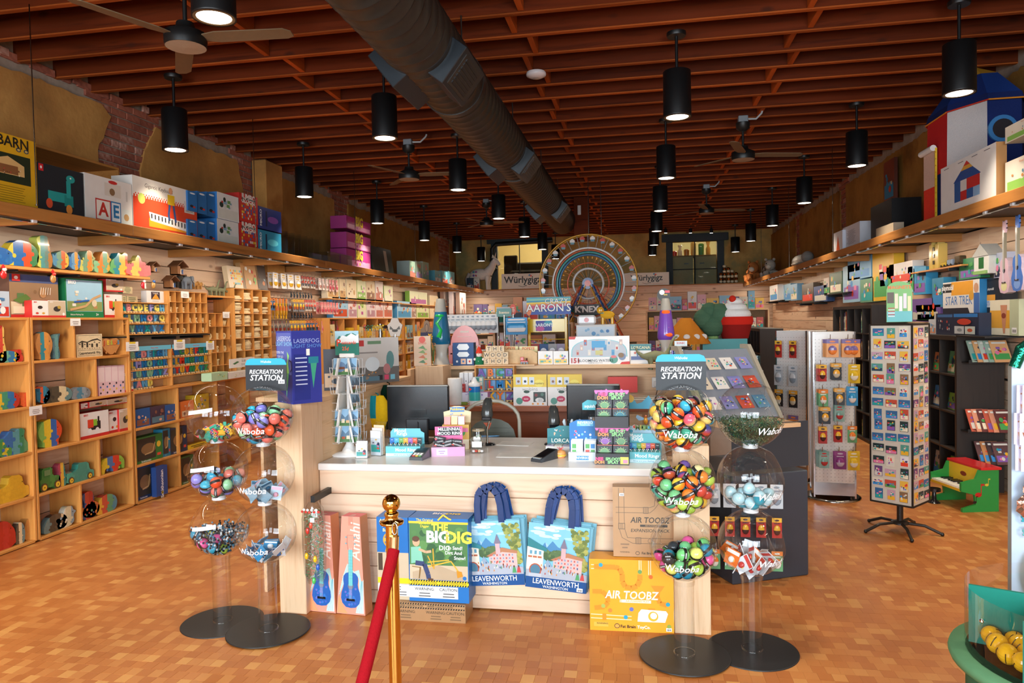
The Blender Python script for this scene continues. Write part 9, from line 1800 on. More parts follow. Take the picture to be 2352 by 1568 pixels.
for s_ in(-1,1):MB(0x8A847E).BA(.15,s_*.15,.04,.1,.06,.02,n=8,m=5).B('flipper','fabric',o)
# right foreground
cs=EM('charm_rack',(1.72,3.2,0),.12);tag(cs,'light blue revolving rack of shoe charms and earrings at the frame edge','display stand')
X0=-.27
m_=MB(0xBCCDE4);m_.PR([(X0,.1),(.27,.1),(.27,1.46)]+[(.27*cos(a),1.40+.12*sin(a))for a in[pi*i/10 for i in range(1,10)]]+[(X0,1.40)],-.012,.012,0xC4D4E8,0x8A8A84);m_.B('panel','gloss',cs);MB(0x4A4A48).LA([(.2,0),(.2,.02),(.03,.04),(.03,.12)],24).B('base','black',cs)
MB(0x1E7A62).TU([(-.27,-.03,1.40),(-.25,-.04,1.47),(-.18,-.05,1.52),(-.06,-.04,1.545),(.1,-.03,1.54)],[.02,.024,.026,.024,.02],10).B('tinsel_trim','foil',cs)
PH=[(-.225,1.33,'lilac_card','lilac earring card in the top row of the charm rack'),(-.135,1.32,'lilac_card','lilac earring card beside the top row edge of the charm rack'),(-.235,1.22,'lilac_card','lilac earring card in the second row of the charm rack'),(-.145,1.215,'lilac_card','lilac earring card inside the second row of the charm rack'),(-.23,1.115,'lilac_card','lilac earring card in the third row of the charm rack'),(-.14,1.11,'lilac_card','lilac earring card inside the third row of the charm rack')]
for x,z,key,lab in PH:
 for k in range(2):hang(key,world(cs,(x-.01*k,-.06+.02*k,z)),.12+.05*k,lab+('' if k==0 else ', behind the front one'),'earring cards on the charm rack',1.25)
sc_=EM('foil_scrunchie',world(cs,(-.20,-.07,.93)),.12);tag(sc_,'rose gold foil scrunchie hanging on the charm rack','scrunchie');r2=RN(2)
for k in range(2):
 m_=MB(0xD8A088);n=20
 vs=[]
 for i in range(n):
  a=2*pi*i/n
  for j in range(6):b_=2*pi*j/6;rr=.034+.026*cos(b_)*r2.uniform(.6,1.3);vs.append((rr*cos(a),.016*sin(b_),rr*sin(a)))
 m_.add(vs,[(i*6+j,((i+1)%n)*6+j,((i+1)%n)*6+(j+1)%6,i*6+(j+1)%6)for i in range(n)for j in range(6)]);m_.B('ruffle','foil',sc_,(0 if k==0 else-.02,.01*k,0 if k==0 else-.075))
for i,(x,z,lab)in enumerate(((-.235,.80,'teal hair coil hanging on the charm rack'),(-.23,.745,'pale teal hair coil hanging below the other on the charm rack'))):
 o=EM('hair_coil',world(cs,(x,-.05,z)),.12);tag(o,lab,'hair tie')
 for k in range(2):m_=MB([0x2FA8B8,0x6AC0C0][i]);m_.TU([((.018+.004*cos(7*a))*cos(a),.004*sin(7*a),(.018+.004*cos(7*a))*sin(a))for a in[2*pi*q/42 for q in range(43)]],.003,4,cap=False);m_.B('coil','gloss',o,(.02*k,.01*k,0))
def croc(lab,x,z,c,c2,msg):
 o=EM('clog_charm_pack',world(cs,(x,-.07,z)),.12);tag(o,lab,'charm pack')
 out=[(.055*cos(a)*(1+.08*sin(a)),.105*sin(a))for a in[2*pi*i/28 for i in range(28)]];m_=MB(c);m_.PR(out,-.008,.008,c,c2);m_.B('clog_shape','gloss',o)
 q=MB(c2);q.D(0,.045,.036,.036,-.009,c2,20);q.B('message_disc','card',o);p=MB()
 for i,t in enumerate(msg):p.TX(t,.0115,0,.062-i*.012,-.0098,0xF0E8D8,.015)
 p.B('lettering','card',o);MB(0xE8E4D8).TU([(-.052,-.011,.03),(-.04,-.016,.075),(0,-.018,.092),(.04,-.016,.075),(.052,-.011,.03)],.004,6).B('strap','gloss',o)
 for i in range(12):MB(c2).D(-.03+(i%4)*.02,-.03-(i//4)*.022,.0045,.0045,-.0092,None,8).B('hole','gloss',o)
 for i,cc in enumerate((0xE88AB0,0xE8E4F0)):MB(cc).BA(-.02+.045*i,-.012,-.06+.02*i,.012,.005,.012,n=8,m=5).B('charm','gloss',o)
 for s_ in(-1,1):MB(0xE8A0A0).D(s_*.02+.004,-.012,.007,.005,-.0094,None,8).B('cheek','card',o);MB(0x2A2A22).D(s_*.012+.004,-.002,.003,.003,-.0096,None,8).B('eye','card',o)
croc('yellow clog shaped charm pack with an orange edge on the charm rack',-.195,.575,0xD8C05A,0xC8884A,('YOUR','CRUSH FILLS','MY CHILDLIKE','HEART'));croc('green clog shaped charm pack hanging below the yellow one',-.205,.36,0x8AB86A,0x4A7A52,('YOU','CHARM','MY WORLD!'))
rb_=EM('round_bin',(1.33,2.45,0));tag(rb_,'round green wooden bin with a clear rim and green dividers','bin')
MB(0x3A6A4A).LA([(.30,0),(.31,.05),(.31,.50)],40).B('drum','matte',rb_);MB(0x5A8A62).LA([(.30,.50),(.355,.50),(.36,.515),(.355,.53),(.30,.53)],48).B('rim_board','matte',rb_);MB().LA([(.312,.53),(.312,.74)],48,cap=False).B('clear_wall','clear',rb_);MB(0x2A4A36).LA([(.31,.53),(.0001,.53)],40,cap=False).B('tray_floor','matte',rb_)
for k in range(3):MB(0x157A6A).box(.0,.30,-.006,.006,.53,.72).B('divider','matte',rb_,(0,0,0),rad(155+k*60))
for k in range(3):a=rad(190+40*k);MB(0xE0E0E0).BA(.315*cos(a),.315*sin(a),.67,.007,n=8,m=5).B('bolt','chrome',rb_)
p=MB(0xE8E4E0);p.M=MR(rad(-40),4,'Z');p.R(-.12,.12,.2,.42,-.312,0xE8E4E4);art(p,-.1,.1,.22,.40,-.3126,'type',2,[0x8A98B0]);p.B('sign_card','card',rb_)
EG={}
for nm,c,c2 in(('yellow',0xE0A818,0x2A2418),('green',0x8ABE5A,0xE8F0D0),('black',0x22181A,0x8A2A22)):
 m_=MB(c);m_.BA(0,0,0,.03,.03,.032,n=16,m=10,col=c);o=m_.B('painted_ball','gloss');q=MB(c2)
 for k in range(5):a=k*1.3;q.TU([(.0305*cos(a)*cos(t),.0305*sin(a)*cos(t),.0325*sin(t))for t in(-.5,-.1,.3,.6)],.0015,4)
 q.B('painted_lines','gloss',o);EG[nm]=[o,False]
for nm,a0,a1,n,lab in(('yellow',158,212,16,'yellow painted wooden ball in the round bin'),('green',218,272,18,'green painted wooden ball in the round bin'),('black',100,150,10,'black and red painted wooden ball in the round bin')):
 for i in range(n):
  a=rad(a0+(a1-a0)*((i%4)+.5)/4);rr=.115+.062*(i//4%3);lay=i//12;e=EG[nm]
  if e[1]:o=dup(e[0])
  else:o=e[0];e[1]=True
  o.location=(1.33+rr*cos(a),2.45+rr*sin(a),.563+.05*lay+r_.uniform(0,.02));o.rotation_euler=tumbled(r_);tag(o,lab,'painted ball',nm+' painted balls in the bin')
# back of the shop
for i,(bb,lab)in enumerate((((1152,1249,628,664),'cream shop name board in front of the left back window'),((1434,1537,626,661),'cream shop name board right of the ferris wheel'))):
 def nm(p,y,w,h):p.TX('Würlygigz',h*.62,0,h*.58,y,0x2A2622,.022,.0,sx=.98);p.LI([(-w*.1,h*.2),(0,h*.12),(w*.1,h*.2),(w*.02,h*.26)],h*.03,y,0x4A4038);art(p,w*.05,w*.45,h*.08,h*.16,y,'type',1,[0xD8A090]);p.D(w*.17,h*.88,w*.03,h*.07,y,0x4A8AB8,8);p.D(w*.2,h*.84,w*.025,h*.06,y-.001,0xD8503A,8)
 BY('shop_sign',lab,'sign',bb,18.66,.03,0xE4D8C8,0xB8A890,nm,2.476)
p_=on_y(1098,660,18.35);un=EM('unicorn_figure',(p_.x,18.85,2.476));tag(un,'white unicorn figure standing on the back wall ledge','unicorn');b=MB(0xE4D8CC);b.BA(-.05,0,.42,.30,.14,.16,n=14,m=9);b.TU([(.16,0,.46),(.28,0,.62),(.34,0,.76)],[.14,.10,.08],10);b.TU([(.32,0,.80),(.42,0,.74),(.49,0,.66)],[.085,.07,.045],10)
for x,yy in((-.26,-.07),(-.24,.07),(.16,-.07),(.18,.07)):b.TU([(x,yy,.36),(x-.01,yy,.18),(x,yy,0)],[.075,.04,.045],8)
b.B('body','matte',un);MB(0xE8C8B8).TU([(.36,0,.86),(.40,0,1.0)],[.022,.003],8).B('horn','gloss',un);MB(0xD8C8BC).TU([(-.34,0,.46),(-.42,0,.3),(-.42,0,.1)],[.05,.05,.02],8).B('tail','fabric',un)
for s_ in(-1,1):MB(0xE4D8CC).LA([(.03,0),(.001,.09)],8).B('ear','matte',un,(.31,s_*.04,.85))
for i,c in enumerate((0x6A4A9A,0xC84A5A,0x3A8A9A,0x8A4A8A)):MB(c).BA(-.2+.07*(i%2),-.125,.42+.09*(i//2)-.03,.03,.012,.03,n=8,m=5).B('star_patch','gloss',un)
for i,(bb,c,lab)in enumerate((((1072,1087,638,658),0x2A3A4A,'dark toy box at the unicorn feet'),((1088,1101,639,658),0xD8D0C4,'white toy box at the unicorn feet'))):BY('toy_carton',lab,'toy box',bb,18.65,.1,c,c,A('photo',[0xC8503A,0xE8E0D8,0x3A5A7A],.08,seed=i),2.476)
o=EM('roof_pipe',(-3.9,19.1,3.0));tag(o,'black bent pipe on the back wall beside the window','pipe');MB(0x1A1A1A).TU([(.05,0,.02),(-.05,0,.1),(-.05,0,.6),(.05,0,.72),(1.6,0,.76)],.06,10).B('pipe','black',o);MB(0x262626).LA([(.075,.25),(.075,.31)],14,cx=-.05).B('flange','black',o)
for i in range(5):
 p_=on_y(1660+i*9,652,18.4);o=EM('bell_stack',(p_.x,18.8+.05*(i%2),2.476));tag(o,'copper bell string on the ledge, %s of five'%ordn[i],'bells','copper bell strings')
 for k in range(4+(i*3)%4):MB(0xA86A3A if k%2 else 0xE0CFB0).BA(0,0,.045+k*.065,.045,.045,.036,n=10,m=6).B('bell','brass' if k%2 else 'matte',o)
x0,x1,z0,z1=wins[0];o=EM('office_sofa',((x0+x1)/2+.2,WB+.9,2.0));tag(o,'dark sofa seen through the left back window','sofa');MB(0x221E1C).box(-.6,.6,-.3,.3,.75,1.05,b=.05).B('seat','fabric',o);MB(0x2A2624).box(-.6,.6,.15,.32,1.0,1.3,b=.04).B('backrest','fabric',o);MB(0x1A1614).box(-.55,.55,-.28,.28,0,.75).B('plinth','matte',o)
o=EM('office_chair',((x0+x1)/2-.42,WB+.8,2.0));tag(o,'dark office chair seen through the left back window','chair');MB(0x1E1A18).box(-.2,.2,-.2,.2,.8,.88,b=.03).B('seat','fabric',o);MB(0x1E1A18).box(-.2,.2,.14,.2,.88,1.5,b=.03).B('backrest','fabric',o);MB(0x1A1816).LA([(.22,0),(.05,.06),(.03,.8)],12).B('pedestal','black',o)
x0,x1,z0,z1=wins[1];o=EM('office_cabinet',((x0+x1)/2,WB+.55,2.0));tag(o,'tan cabinet seen through the right back window','cabinet');zc=z0-2.0+(z1-z0)*.70
for sx in(-1,1):MB(0xB4AA84).box(sx*.42-.40,sx*.42+.40,-.25,.25,.02,zc,b=.008).B('cabinet_body','matte',o);MB(0x3A3A34).box(sx*.2-.06,sx*.2+.06,-.262,-.25,zc-.2,zc-.17).B('handle','metal',o)
MB(0xA88A60).box(-.9,.9,-.28,.28,zc,zc+.03).B('top_board','matte',o)
for i,(x,c,h,lab)in enumerate(((-.5,0xB83A34,.12,'red box on the cabinet behind the window'),(-.35,0xD8D4D0,.28,'white bottle on the cabinet behind the window'),(-.18,0xB8783A,.16,'brown basket on the cabinet behind the window'),(.0,0xC8B078,.34,'tan box on the cabinet behind the window'),(.2,0x4A8A5A,.3,'green box on the cabinet behind the window'),(.38,0xC89A5A,.36,'gold trophy on the cabinet behind the window'))):
 o=EM('office_item',((x0+x1)/2+x,WB+.5,2.0+zc+.03));tag(o,lab,'ornament' if i==5 else 'box');MB(c).LA([(.06,0),(.06,h*.5),(.03,h*.7),(.055,h)]if i in(1,5)else[(.07,0),(.075,h)],14 if i!=3 else 4).B('body','gloss',o);MB(c).LA([(.062,h),(.05,h+.02)],12).B('rim','gloss',o)
p_=on_y(1331,430,13.0);o=EM('hanging_post',(p_.x+.03,13.0,3.05));tag(o,'dark timber post hanging from the joists behind the duct','timber post');MB().box(-.13,.13,-.13,.13,.0,.77,b=.004).B('post','joist',o);MB(0xE4E0DC).box(-.06,.0,-.145,-.13,.45,.62,b=.006).B('sensor','gloss',o)
for i,xp in enumerate((1529,1586,1634)):p_=on_y(xp,537,17.6);o=EM('spotlight',(p_.x,17.6,p_.z));tag(o,'small ceiling spotlight at the back, %s of three'%ordn[i],'spotlight','small back spotlights');MB(0x1A1A1A).LA([(.04,.02),(.04,.12),(.01,.14),(.01,ZJ-p_.z)],10,cap=False).B('housing','black',o);MB().LA([(.036,.02),(.0001,.02)],10,cap=False).B('lens','lamp',o)
FX,FY,FZ=-.82,11.5,2.20
fw=EM('ferris_wheel',(FX,FY,1.2));tag(fw,'giant ferris wheel built from coloured construction rods, hung from the ceiling','ferris wheel');zc=FZ-1.2
def ring(nm,R,c,r,n=56,y=0,mat='gloss'):m_=MB(c);m_.TU([(R*cos(2*pi*i/n),y,zc+R*sin(2*pi*i/n))for i in range(n+1)],r,6,cap=False);m_.B(nm,mat,fw)
for y in(-.09,.09):ring('outer_rim',.775,0xD8A02E,.011,y=y)
for R,c,r in((.57,0xE0DCD8,.016),(.535,0xC8562E,.012),(.50,0x2E8A8A,.022),(.46,0x2A6A9A,.016),(.33,0xD8562E,.010),(.24,0xC8C4C0,.020)):ring('ring',R,c,r)
for i in range(40):
 a=2*pi*i/40;m_=MB([0x3A3A34,0x8A8A84,0xC8783A][i%3]);m_.TU([(.05*cos(a),0,zc+.05*sin(a)),(.56*cos(a),0,zc+.56*sin(a))],.004,4);m_.B('spoke','gloss',fw)
for i in range(28):
 a=2*pi*i/28;m_=MB(0x9AA0A4);m_.TU([(.57*cos(a),0,zc+.57*sin(a)),(.775*cos(a),0,zc+.775*sin(a))],.005,4);m_.B('arm','gloss',fw)
for i in range(28):
 a=2*pi*(i+.5)/28;x,z=.73*cos(a),zc+.73*sin(a);m_=MB(0xC04A3A);m_.PR([(x-.04,z-.03),(x+.04,z-.03),(x+.04,z),(x,z+.03),(x-.04,z)],-.05,.05,0xC04A3A if i%2 else 0xE0D8D0);m_.box(x-.03,x+.03,-.04,.04,z-.06,z-.03,0x5A8A98);m_.B('gondola','gloss',fw)
for i in range(36):a=2*pi*i/36;m_=MB(0xE8A83A);m_.TU([(.40*cos(a),-.02,zc+.40*sin(a)),(.43*cos(a),-.02,zc+.43*sin(a))],.012,5);m_.B('connector','gloss',fw)
m_=MB(0x2A4A8A);m_.TU([(0,-.12,zc),(0,.12,zc)],.09,16,0x2A4A8A);m_.B('hub','gloss',fw);MB(0xD8502E).TU([(0,-.14,zc),(0,-.12,zc)],.05,12).B('hub_cap','gloss',fw)
for s_ in(-1,1):
 for y in(-.2,.2):
  for k in range(3):MB([0xD89A2E,0x2A5AA0,0xC8502E][k]).TU([(s_*(.02+.05*k),y*.6,zc-.02*k),(s_*(.42+.08*k),y*(1+.2*k),.06)],.011,5).B('support_rod','gloss',fw)
 for k in range(5):MB([0x2A5AA0,0xD89A2E][k%2]).TU([(s_*(.12+.07*k),-.2,zc*(1-.17*(k+1))),(s_*(.12+.07*k)+.16,.2,zc*(1-.17*(k+1))-.1)],.008,4).B('cross_rod','gloss',fw)
for x in(.02,.22):MB(0xB8B8B4).TU([(x,0,zc+.5),(x,0,ZJ-1.2)],.006,5).B('hanging_cable','chrome',fw)
MB(0x4A3A2A).box(-.75,.75,-.3,.3,0,.05).B('base_plate','matte',fw)
sg=MB(0x1C1A18);sg.box(-.2,.2,-.42,-.40,.50,.66,0x1E1A18);so=sg.B('name_plate','card',fw);p=MB();p.TX("K'NEX",.13,0,.58,-.421,0xF0ECE8,.04);p.B('lettering','card',so)
pl=EM('wheel_plinth',(FX,FY,0));tag(pl,'pale wooden plinth under the ferris wheel','plinth');MB().box(-.8,.8,-.45,.4,0,1.16).B('body','palex',pl);MB().box(-.83,.83,-.48,.42,1.16,1.199).B('top_board','palex',pl)
yr=EM('putty_rack',(on_y(1258,760,8.0).x,8.0,0));tag(yr,'yellow wire rack of putty tins below a rainbow banner','display rack');xc,w,zb,h=span_y(1216,1300,728,850,8.0)
for s_ in(-1,1):MB(0xE0B424).box(s_*w/2-.015,s_*w/2+.015,-.015,.015,0,zb+h,b=.004).B('post','gloss',yr);MB(0xE0B424).box(s_*w/2-.012,s_*w/2+.012,-.02,.35,0,.03).B('foot','gloss',yr)
MB(0xE8C434).box(-w/2,w/2,-.012,.012,zb+h-.17,zb+h-.02,b=.004).B('header_panel','gloss',yr);p=MB();p.R(-w*.32,w*.12,zb+h-.155,zb+h-.04,-.0136,0x3A3A9A);p.D(-w*.2,zb+h-.13,.05,.03,-.0142,0xC84A9A,10);p.D(w*.02,zb+h-.07,.05,.03,-.0142,0x2A9AB0,10);p.TX("AARON'S",.05,-w*.1,zb+h-.09,-.0148,0xF0F0F0,.03);p.B('header_print','card',yr)
for k in range(5):MB(0xE0B424).TU([(-w/2,-.02,zb+h-.25-k*.2),(w/2,-.02,zb+h-.25-k*.2)],.005,5).B('wire','gloss',yr)
for i in range(4):
 for j in range(3):o=EM('putty_tin',(yr.location.x-w*.36+i*w*.24,8.03,zb+h-.44-j*.2+.008));tag(o,'%s putty tin hanging in the yellow rack, %s row'%(['red','blue','grey','lilac'][(i+j)%4],ordn[j]),'putty tin','putty tins');c=[0xB83A3A,0x3A6AA8,0xB8BCC0,0xB0A8C8][(i+j)%4];MB(c).box(-.05,.05,-.02,.0,0,.13,b=.003).B('card','card',o);MB(0xD8D8DC).TU([(0,-.02,.05),(0,-.04,.05)],.035,14).B('tin','chrome',o)
bn=EM('rainbow_banner',(on_y(1260,702,8.05).x,8.05,0));tag(bn,'rainbow banner with bold cartoon lettering above the yellow rack','banner');xc,w,zb,h=span_y(1210,1311,682,722,8.05);m_=MB(0x2A4AA0);m_.box(-w/2,w/2,-.004,.004,zb,zb+h,0x2A4AA0);so=m_.B('banner_cloth','card',bn);p=MB()
for i,c in enumerate((0x4AA0B0,0x8AC0A0,0x2A8AA8,0xF0C83A,0xE0843A,0xC83A6A)):p.PO([(-w/2,zb+h*(1-.1*i)),(w/2,zb+h*(1-.08*i)),(w/2,zb+h*(.9-.08*i)),(0,zb+h*(.86-.1*i)),(-w/2,zb+h*(.8-.12*i))],-.005-i*.0004,c)
p.D(-w*.45,zb+h*.25,w*.06,h*.3,-.0078,0xE0783A,12);p.TX('CRAZY',h*.42,w*.18,zb+h*.75,-.0088,0x1A1A1E,.03);p.TX('CRAZY',h*.42,w*.18,zb+h*.75,-.0092,0xF4F4F0,.0);p.TX("AARON'S",h*.62,-.0,zb+h*.36,-.0088,0x1A1A1E,.035);p.TX("AARON'S",h*.62,-.0,zb+h*.36,-.0094,0xF4F4F0,.005);p.B('lettering','card',so)
for s_ in(-1,1):MB(0x8A8A88).TU([(s_*w*.45,.01,0),(s_*w*.45,.01,zb+h)],.008,6).B('pole','metal',bn)
def standee(nm,lab,bb,Y,c,shape,fn=None):
 xc,w,zb,h=span_y(*bb,Y);o=EM(nm,(xc,Y,0));tag(o,lab,'sign');m_=MB(c);m_.PR([(x*w,zb+z*h)for x,z in shape],-.006,.006,c);so=m_.B('panel','card',o);MB(0xA8A8A4).LA([(.012,.02),(.012,zb+.02)],8).B('post','chrome',o);MB(0x6A6A68).LA([(.14,0),(.14,.015),(.02,.03)],16).B('base','metal',o)
 if fn:p=MB();p.M=MT((0,0,zb));fn(p,-.0068,w,h);p.B('print','card',so)
RC=[(-.5,0),(.5,0),(.5,1),(-.5,1)]
standee('insect_sign','grey shield shaped sign with a beetle above the farm animal rack',(890,925,740,772),6.55,0xB4ACA4,[(-.3,0),(.3,0),(.45,.6),(.5,.8),(.3,1),(.2,1.3),(-.2,1.3),(-.3,1),(-.5,.8),(-.45,.6)],lambda p,y,w,h:(p.D(0,h*.4,w*.2,h*.1,y,0x3A3A36,12),p.PO([(-w*.05,h*.45),(-w*.3,h*.75),(-w*.35,h*.5)],y,0x4A4A46),p.PO([(w*.05,h*.45),(w*.3,h*.75),(w*.35,h*.5)],y,0x4A4A46)))
standee('pineapple_sign','brown cardboard sign with a drawn pineapple left of the lava lamp',(966,995,735,775),7.4,0xA88A6A,[(-.5,0),(.5,0),(.5,.5),(.25,.6),(.2,.9),(0,1),(-.2,.9),(-.25,.6),(-.5,.5)],lambda p,y,w,h:(p.D(0,h*.55,w*.14,h*.26,y,0x5A4A5A,12),p.D(0,h*.55,w*.11,h*.22,y-.0006,0xB89A7A,12),p.R(-w/2,w/2,h*.1,h*.3,y-.0003,0x3A345A)))
standee('scent_sign','teal rectangular sign for scented toys near the back',(1141,1175,708,727),8.7,0x5A8A88,RC,lambda p,y,w,h:p.TX('Scentco',h*.4,0,h*.5,y,0xE8D8B8,.02))
standee('oval_sign','red oval sign beside the scented toy sign',(1171,1186,698,724),8.75,0xC8452E,[(.5*cos(2*pi*i/16),.5+.5*sin(2*pi*i/16))for i in range(16)],lambda p,y,w,h:art(p,-w*.3,w*.3,h*.25,h*.75,y,'type',1,[0xE8D8C8]))
o=EM('arched_rack',(on_y(1068,800,7.2).x,7.2,0));tag(o,'red arched display rack of small boxes behind the lava lamp','display rack');xc,w,zb,h=span_y(1036,1101,747,850,7.2);R=w/2
m_=MB(0xD84A2A);m_.PR([(-R,zb+h*.55)]+[(R*cos(a),zb+h*.55+h*.45*sin(a))for a in[pi-pi*i/14 for i in range(15)]]+[(R,zb+h*.55)],-.008,.008,0xD84A2A);hd=m_.B('header_panel','gloss',o);p=MB();p.R(-R*.3,R*.3,zb+h*.84,zb+h*.88,-.0088,0xF0E0D0);p.R(-R*.5,R*.5,zb+h*.74,zb+h*.755,-.0088,0xF0D0C0);p.B('header_print','card',hd)
for s_ in(-1,1):MB(0xC8402A).box(s_*R-.02,s_*R+.02,-.02,.2,0,zb+h*.56).B('post','gloss',o)
for k in range(5):MB(0xA8341E).box(-R,R,-.02,.2,zb+h*.36-k*.22,zb+h*.36-k*.22+.012).B('shelf_board','gloss',o)
for k in range(2):
 for i in range(6):CT('small_music_box','small patterned music box in the red arched rack, %s shelf'%['upper','lower'][k],'box',.05,.05,.09,(o.location.x-R*.78+i*R*.31,7.22,zb+h*.36-k*.22+.0125),0,[0xC87A4A,0xE8C87A,0xA83A2E,0xD8D0C4][(i+k)%4],None,None,(lambda p,y,s_=i:art(p,-.02,.02,.01,.08,y,'blobs',s_)),'music boxes in the red rack')
fs_=EM('animal_spinner',(-2.62,6.95,0));tag(fs_,'revolving wire rack of small toy animals left of the hutch','display rack');MB(0x8A8A88).LA([(.02,.03),(.02,1.62)],10).B('post','chrome',fs_);MB(0x4A4A48).LA([(.25,0),(.25,.02),(.03,.04)],24).B('base','black',fs_)
qa=None
for k in range(6):
 z=.55+k*.2;MB(0xA8A49C).TU([(.19*cos(2*pi*i/24),.19*sin(2*pi*i/24),z+.04)for i in range(25)],.004,5,cap=False).B('wire_rim','chrome',fs_);MB(0x8A8680).LA([(.19,z),(.02,z+.002)],24,cap=False).B('tray','metal',fs_)
 for i in range(9):
  a=-pi+pi*(i+.5)/9;c=[0x3A5A2E,0xE0B42A,0x2A2A2A,0xD8CDB8,0x8A5A34,0xC83A2A][(i//2+k)%6];m_=MB(c);m_.BA(0,0,.035,.03,.014,.017,n=8,m=6,col=c);m_.BA(.03,0,.05,.012,.01,.012,n=6,m=5,col=c)
  for x in(-.018,.018):m_.TU([(x,0,.03),(x,0,0)],.006,5,c)
  o=m_.B('toy_animal','gloss',None,(-2.62+.155*cos(a),6.95+.155*sin(a),z+.0035),a+pi/2);tag(o,'small %s toy animal on the %s tray of the wire spinner'%(['green','yellow','black','cream','brown','red'][(i//2+k)%6],ordn[k]),'toy animal','toy animals on the wire spinner')
def gondola(lab,x0,x1,Y,zs,n,seed,pal,mat='palex',d=.3):
 o=EM('shop_shelf',((x0+x1)/2,Y+d/2,0));tag(o,lab,'shelf unit');w=x1-x0;r_=RN(seed)
 for s_ in(-1,1):MB().box(-.015,.015,-d/2,d/2,0,zs[-1]+.012).B('side_panel',mat,o,(s_*(w/2-.015),0,0))
 for z in zs:MB().box(-w/2+.03,w/2-.03,-d/2,d/2,-.012,.012).B('shelf_board',mat,o,(0,0,z))
 MB(0x9A7A54).box(-w/2,w/2,d/2-.01,d/2,0,zs[-1]).B('back_board','raw',o)
 for j,z in enumerate(zs):
  if z<.85:continue
  gap=(zs[j+1]-z-.05)if j+1<len(zs)else.36;x=x0+.05;k=0
  while x<x1-.08:
   bw=r_.uniform(.09,.24);bh=gap*r_.uniform(.55,1.0);c=r_.choice(pal)
   if x+bw>x1-.04:break
   CT('boxed_toy','%s boxed toy, %s along %s shelf of the %s'%(cname(c),ordn[min(k,15)],ordn[j],lab),'toy box',bw-.008,d*.5,bh,(x+bw/2,Y+d*.3,z+.0125),0,c,c,None,(lambda p,y,bw=bw,bh=bh,s_=seed*50+j*17+k:art(p,-bw*.42,bw*.42,bh*.08,bh*.9,y,'photo',s_)),'boxed toys on the '+lab);x+=bw;k+=1
P1=[0xE8E0D8,0xD8C8C0,0xC8605A,0x8AB8D0,0xE8B84A,0xE0A0A8,0x6A5A8A,0xE4D8C0]
gondola('back shelf left of the wheel',-4.3,-1.3,18.0,[.5,.9,1.3,1.72],8,3,P1)
gondola('pale shelf right of the wheel',.1,2.4,14.2,[.5,.95,1.38,1.76],8,4,P1)
gondola('craft shelf behind the hutch',-2.0,-.9,9.6,[.5,.9,1.25,1.58],8,5,[0xE0DCDC,0xD8D8E0,0x6A4A3A,0x3A7A6A,0xC8783A,0xA83A2E])
gondola('corner shelf at the back',1.7,2.5,17.4,[.5,.95,1.38,1.8],8,6,P1)
for i in range(10):
 hang('silver_bag',(-2.45+.065*i,9.0,1.72),.05*(i%3),'silver bagged craft kit in the hanging row behind the red rack','silver craft bags',1.35);hang('blue_card',(-1.42+.016*i,7.75,1.66),.0,'blue carded putty beside the yellow rack','blue putty cards',1.1)
o=EM('bag_rail',(-2.16,9.02,0));tag(o,'chrome rail stand of silver craft bags','display rack');MB(0xA8A8A4).TU([(-.36,0,0),(-.36,0,1.73),(.36,0,1.73),(.36,0,0)],.01,6).B('rail','chrome',o);MB(0x4A4A48).box(-.4,.4,-.2,.2,0,.02).B('base','black',o)
o=EM('paper_roll_rack',(on_y(1368,755,7.6).x,7.6,0));tag(o,'blue patterned cabinet top behind the wide card set','cabinet');xc,w,zb,h=span_y(1322,1412,745,850,7.6);MB(0xC8C4C0).box(-w/2,w/2,0,.4,0,zb+h,b=.006).B('body','metal',o);p=MB(0x4A8AC0);art(p,-w*.46,w*.46,zb+h*.5,zb+h*.95,-.001,'blobs',3,[0x3A78B8,0x8AB8D8,0x5A98C8],0xC8D8E4);p.B('front_print','card',o);zt7=zb+h
quad_y=on_y(1395,745,7.7);b=MB(0xE0A82E);yd=EM('yellow_dog',(quad_y.x,7.75,zt7));tag(yd,'yellow toy dog on the patterned cabinet','toy dog');b.BA(0,0,.10,.08,.04,.045,n=12,m=8);b.BA(-.075,0,.15,.04,.035,.038,n=10,m=7)
for x in(-.05,.05):b.TU([(x,0,.09),(x,0,0)],.018,6)
b.B('body','gloss',yd);MB(0xC8902A).BA(-.06,-.03,.15,.015,.01,.03,n=8,m=5).B('ear','gloss',yd);MB(0x2A9AB0).TU([(-.05+.03*cos(a),.03*sin(a),.12)for a in[i*pi/4 for i in range(9)]],.005,5,cap=False).B('collar','gloss',yd)
wt_=EM('white_toy_camera',(on_y(1347,745,7.7).x,7.75,zt7));tag(wt_,'white rounded toy with a red button on the patterned cabinet','toy');MB(0xE8E4E4).box(-.1,.1,-.04,.04,0,.10,b=.02).B('body','gloss',wt_);MB(0xC8382E).TU([(0,-.05,.05),(0,-.04,.05)],.025,14).B('button','gloss',wt_)
kk=EM('card_kiosk',(.62,4.8,0),.45);tag(kk,'slate grey kiosk with a sloping card covered top beside the right post','kiosk')
MB(0x343C46).box(-.24,.30,-.28,.35,.0,.66,b=.006).B('cabinet','metal',kk);MB(0x2A323A).box(-.24,.30,-.283,-.28,.69,.97).B('upper_panel','metal',kk);MB().box(-.26,.22,-.32,.0,.94,.965,b=.002).B('ledge_board','palex',kk)
m_=MB(0x8A8C92);m_.M=MR(pi/2,4,'Z');m_.PR([(-.05,.97),(.36,.97),(.36,1.38),(.30,1.40)],-.26,.26,0x84878E);m_.B('sloping_top','metal',kk)
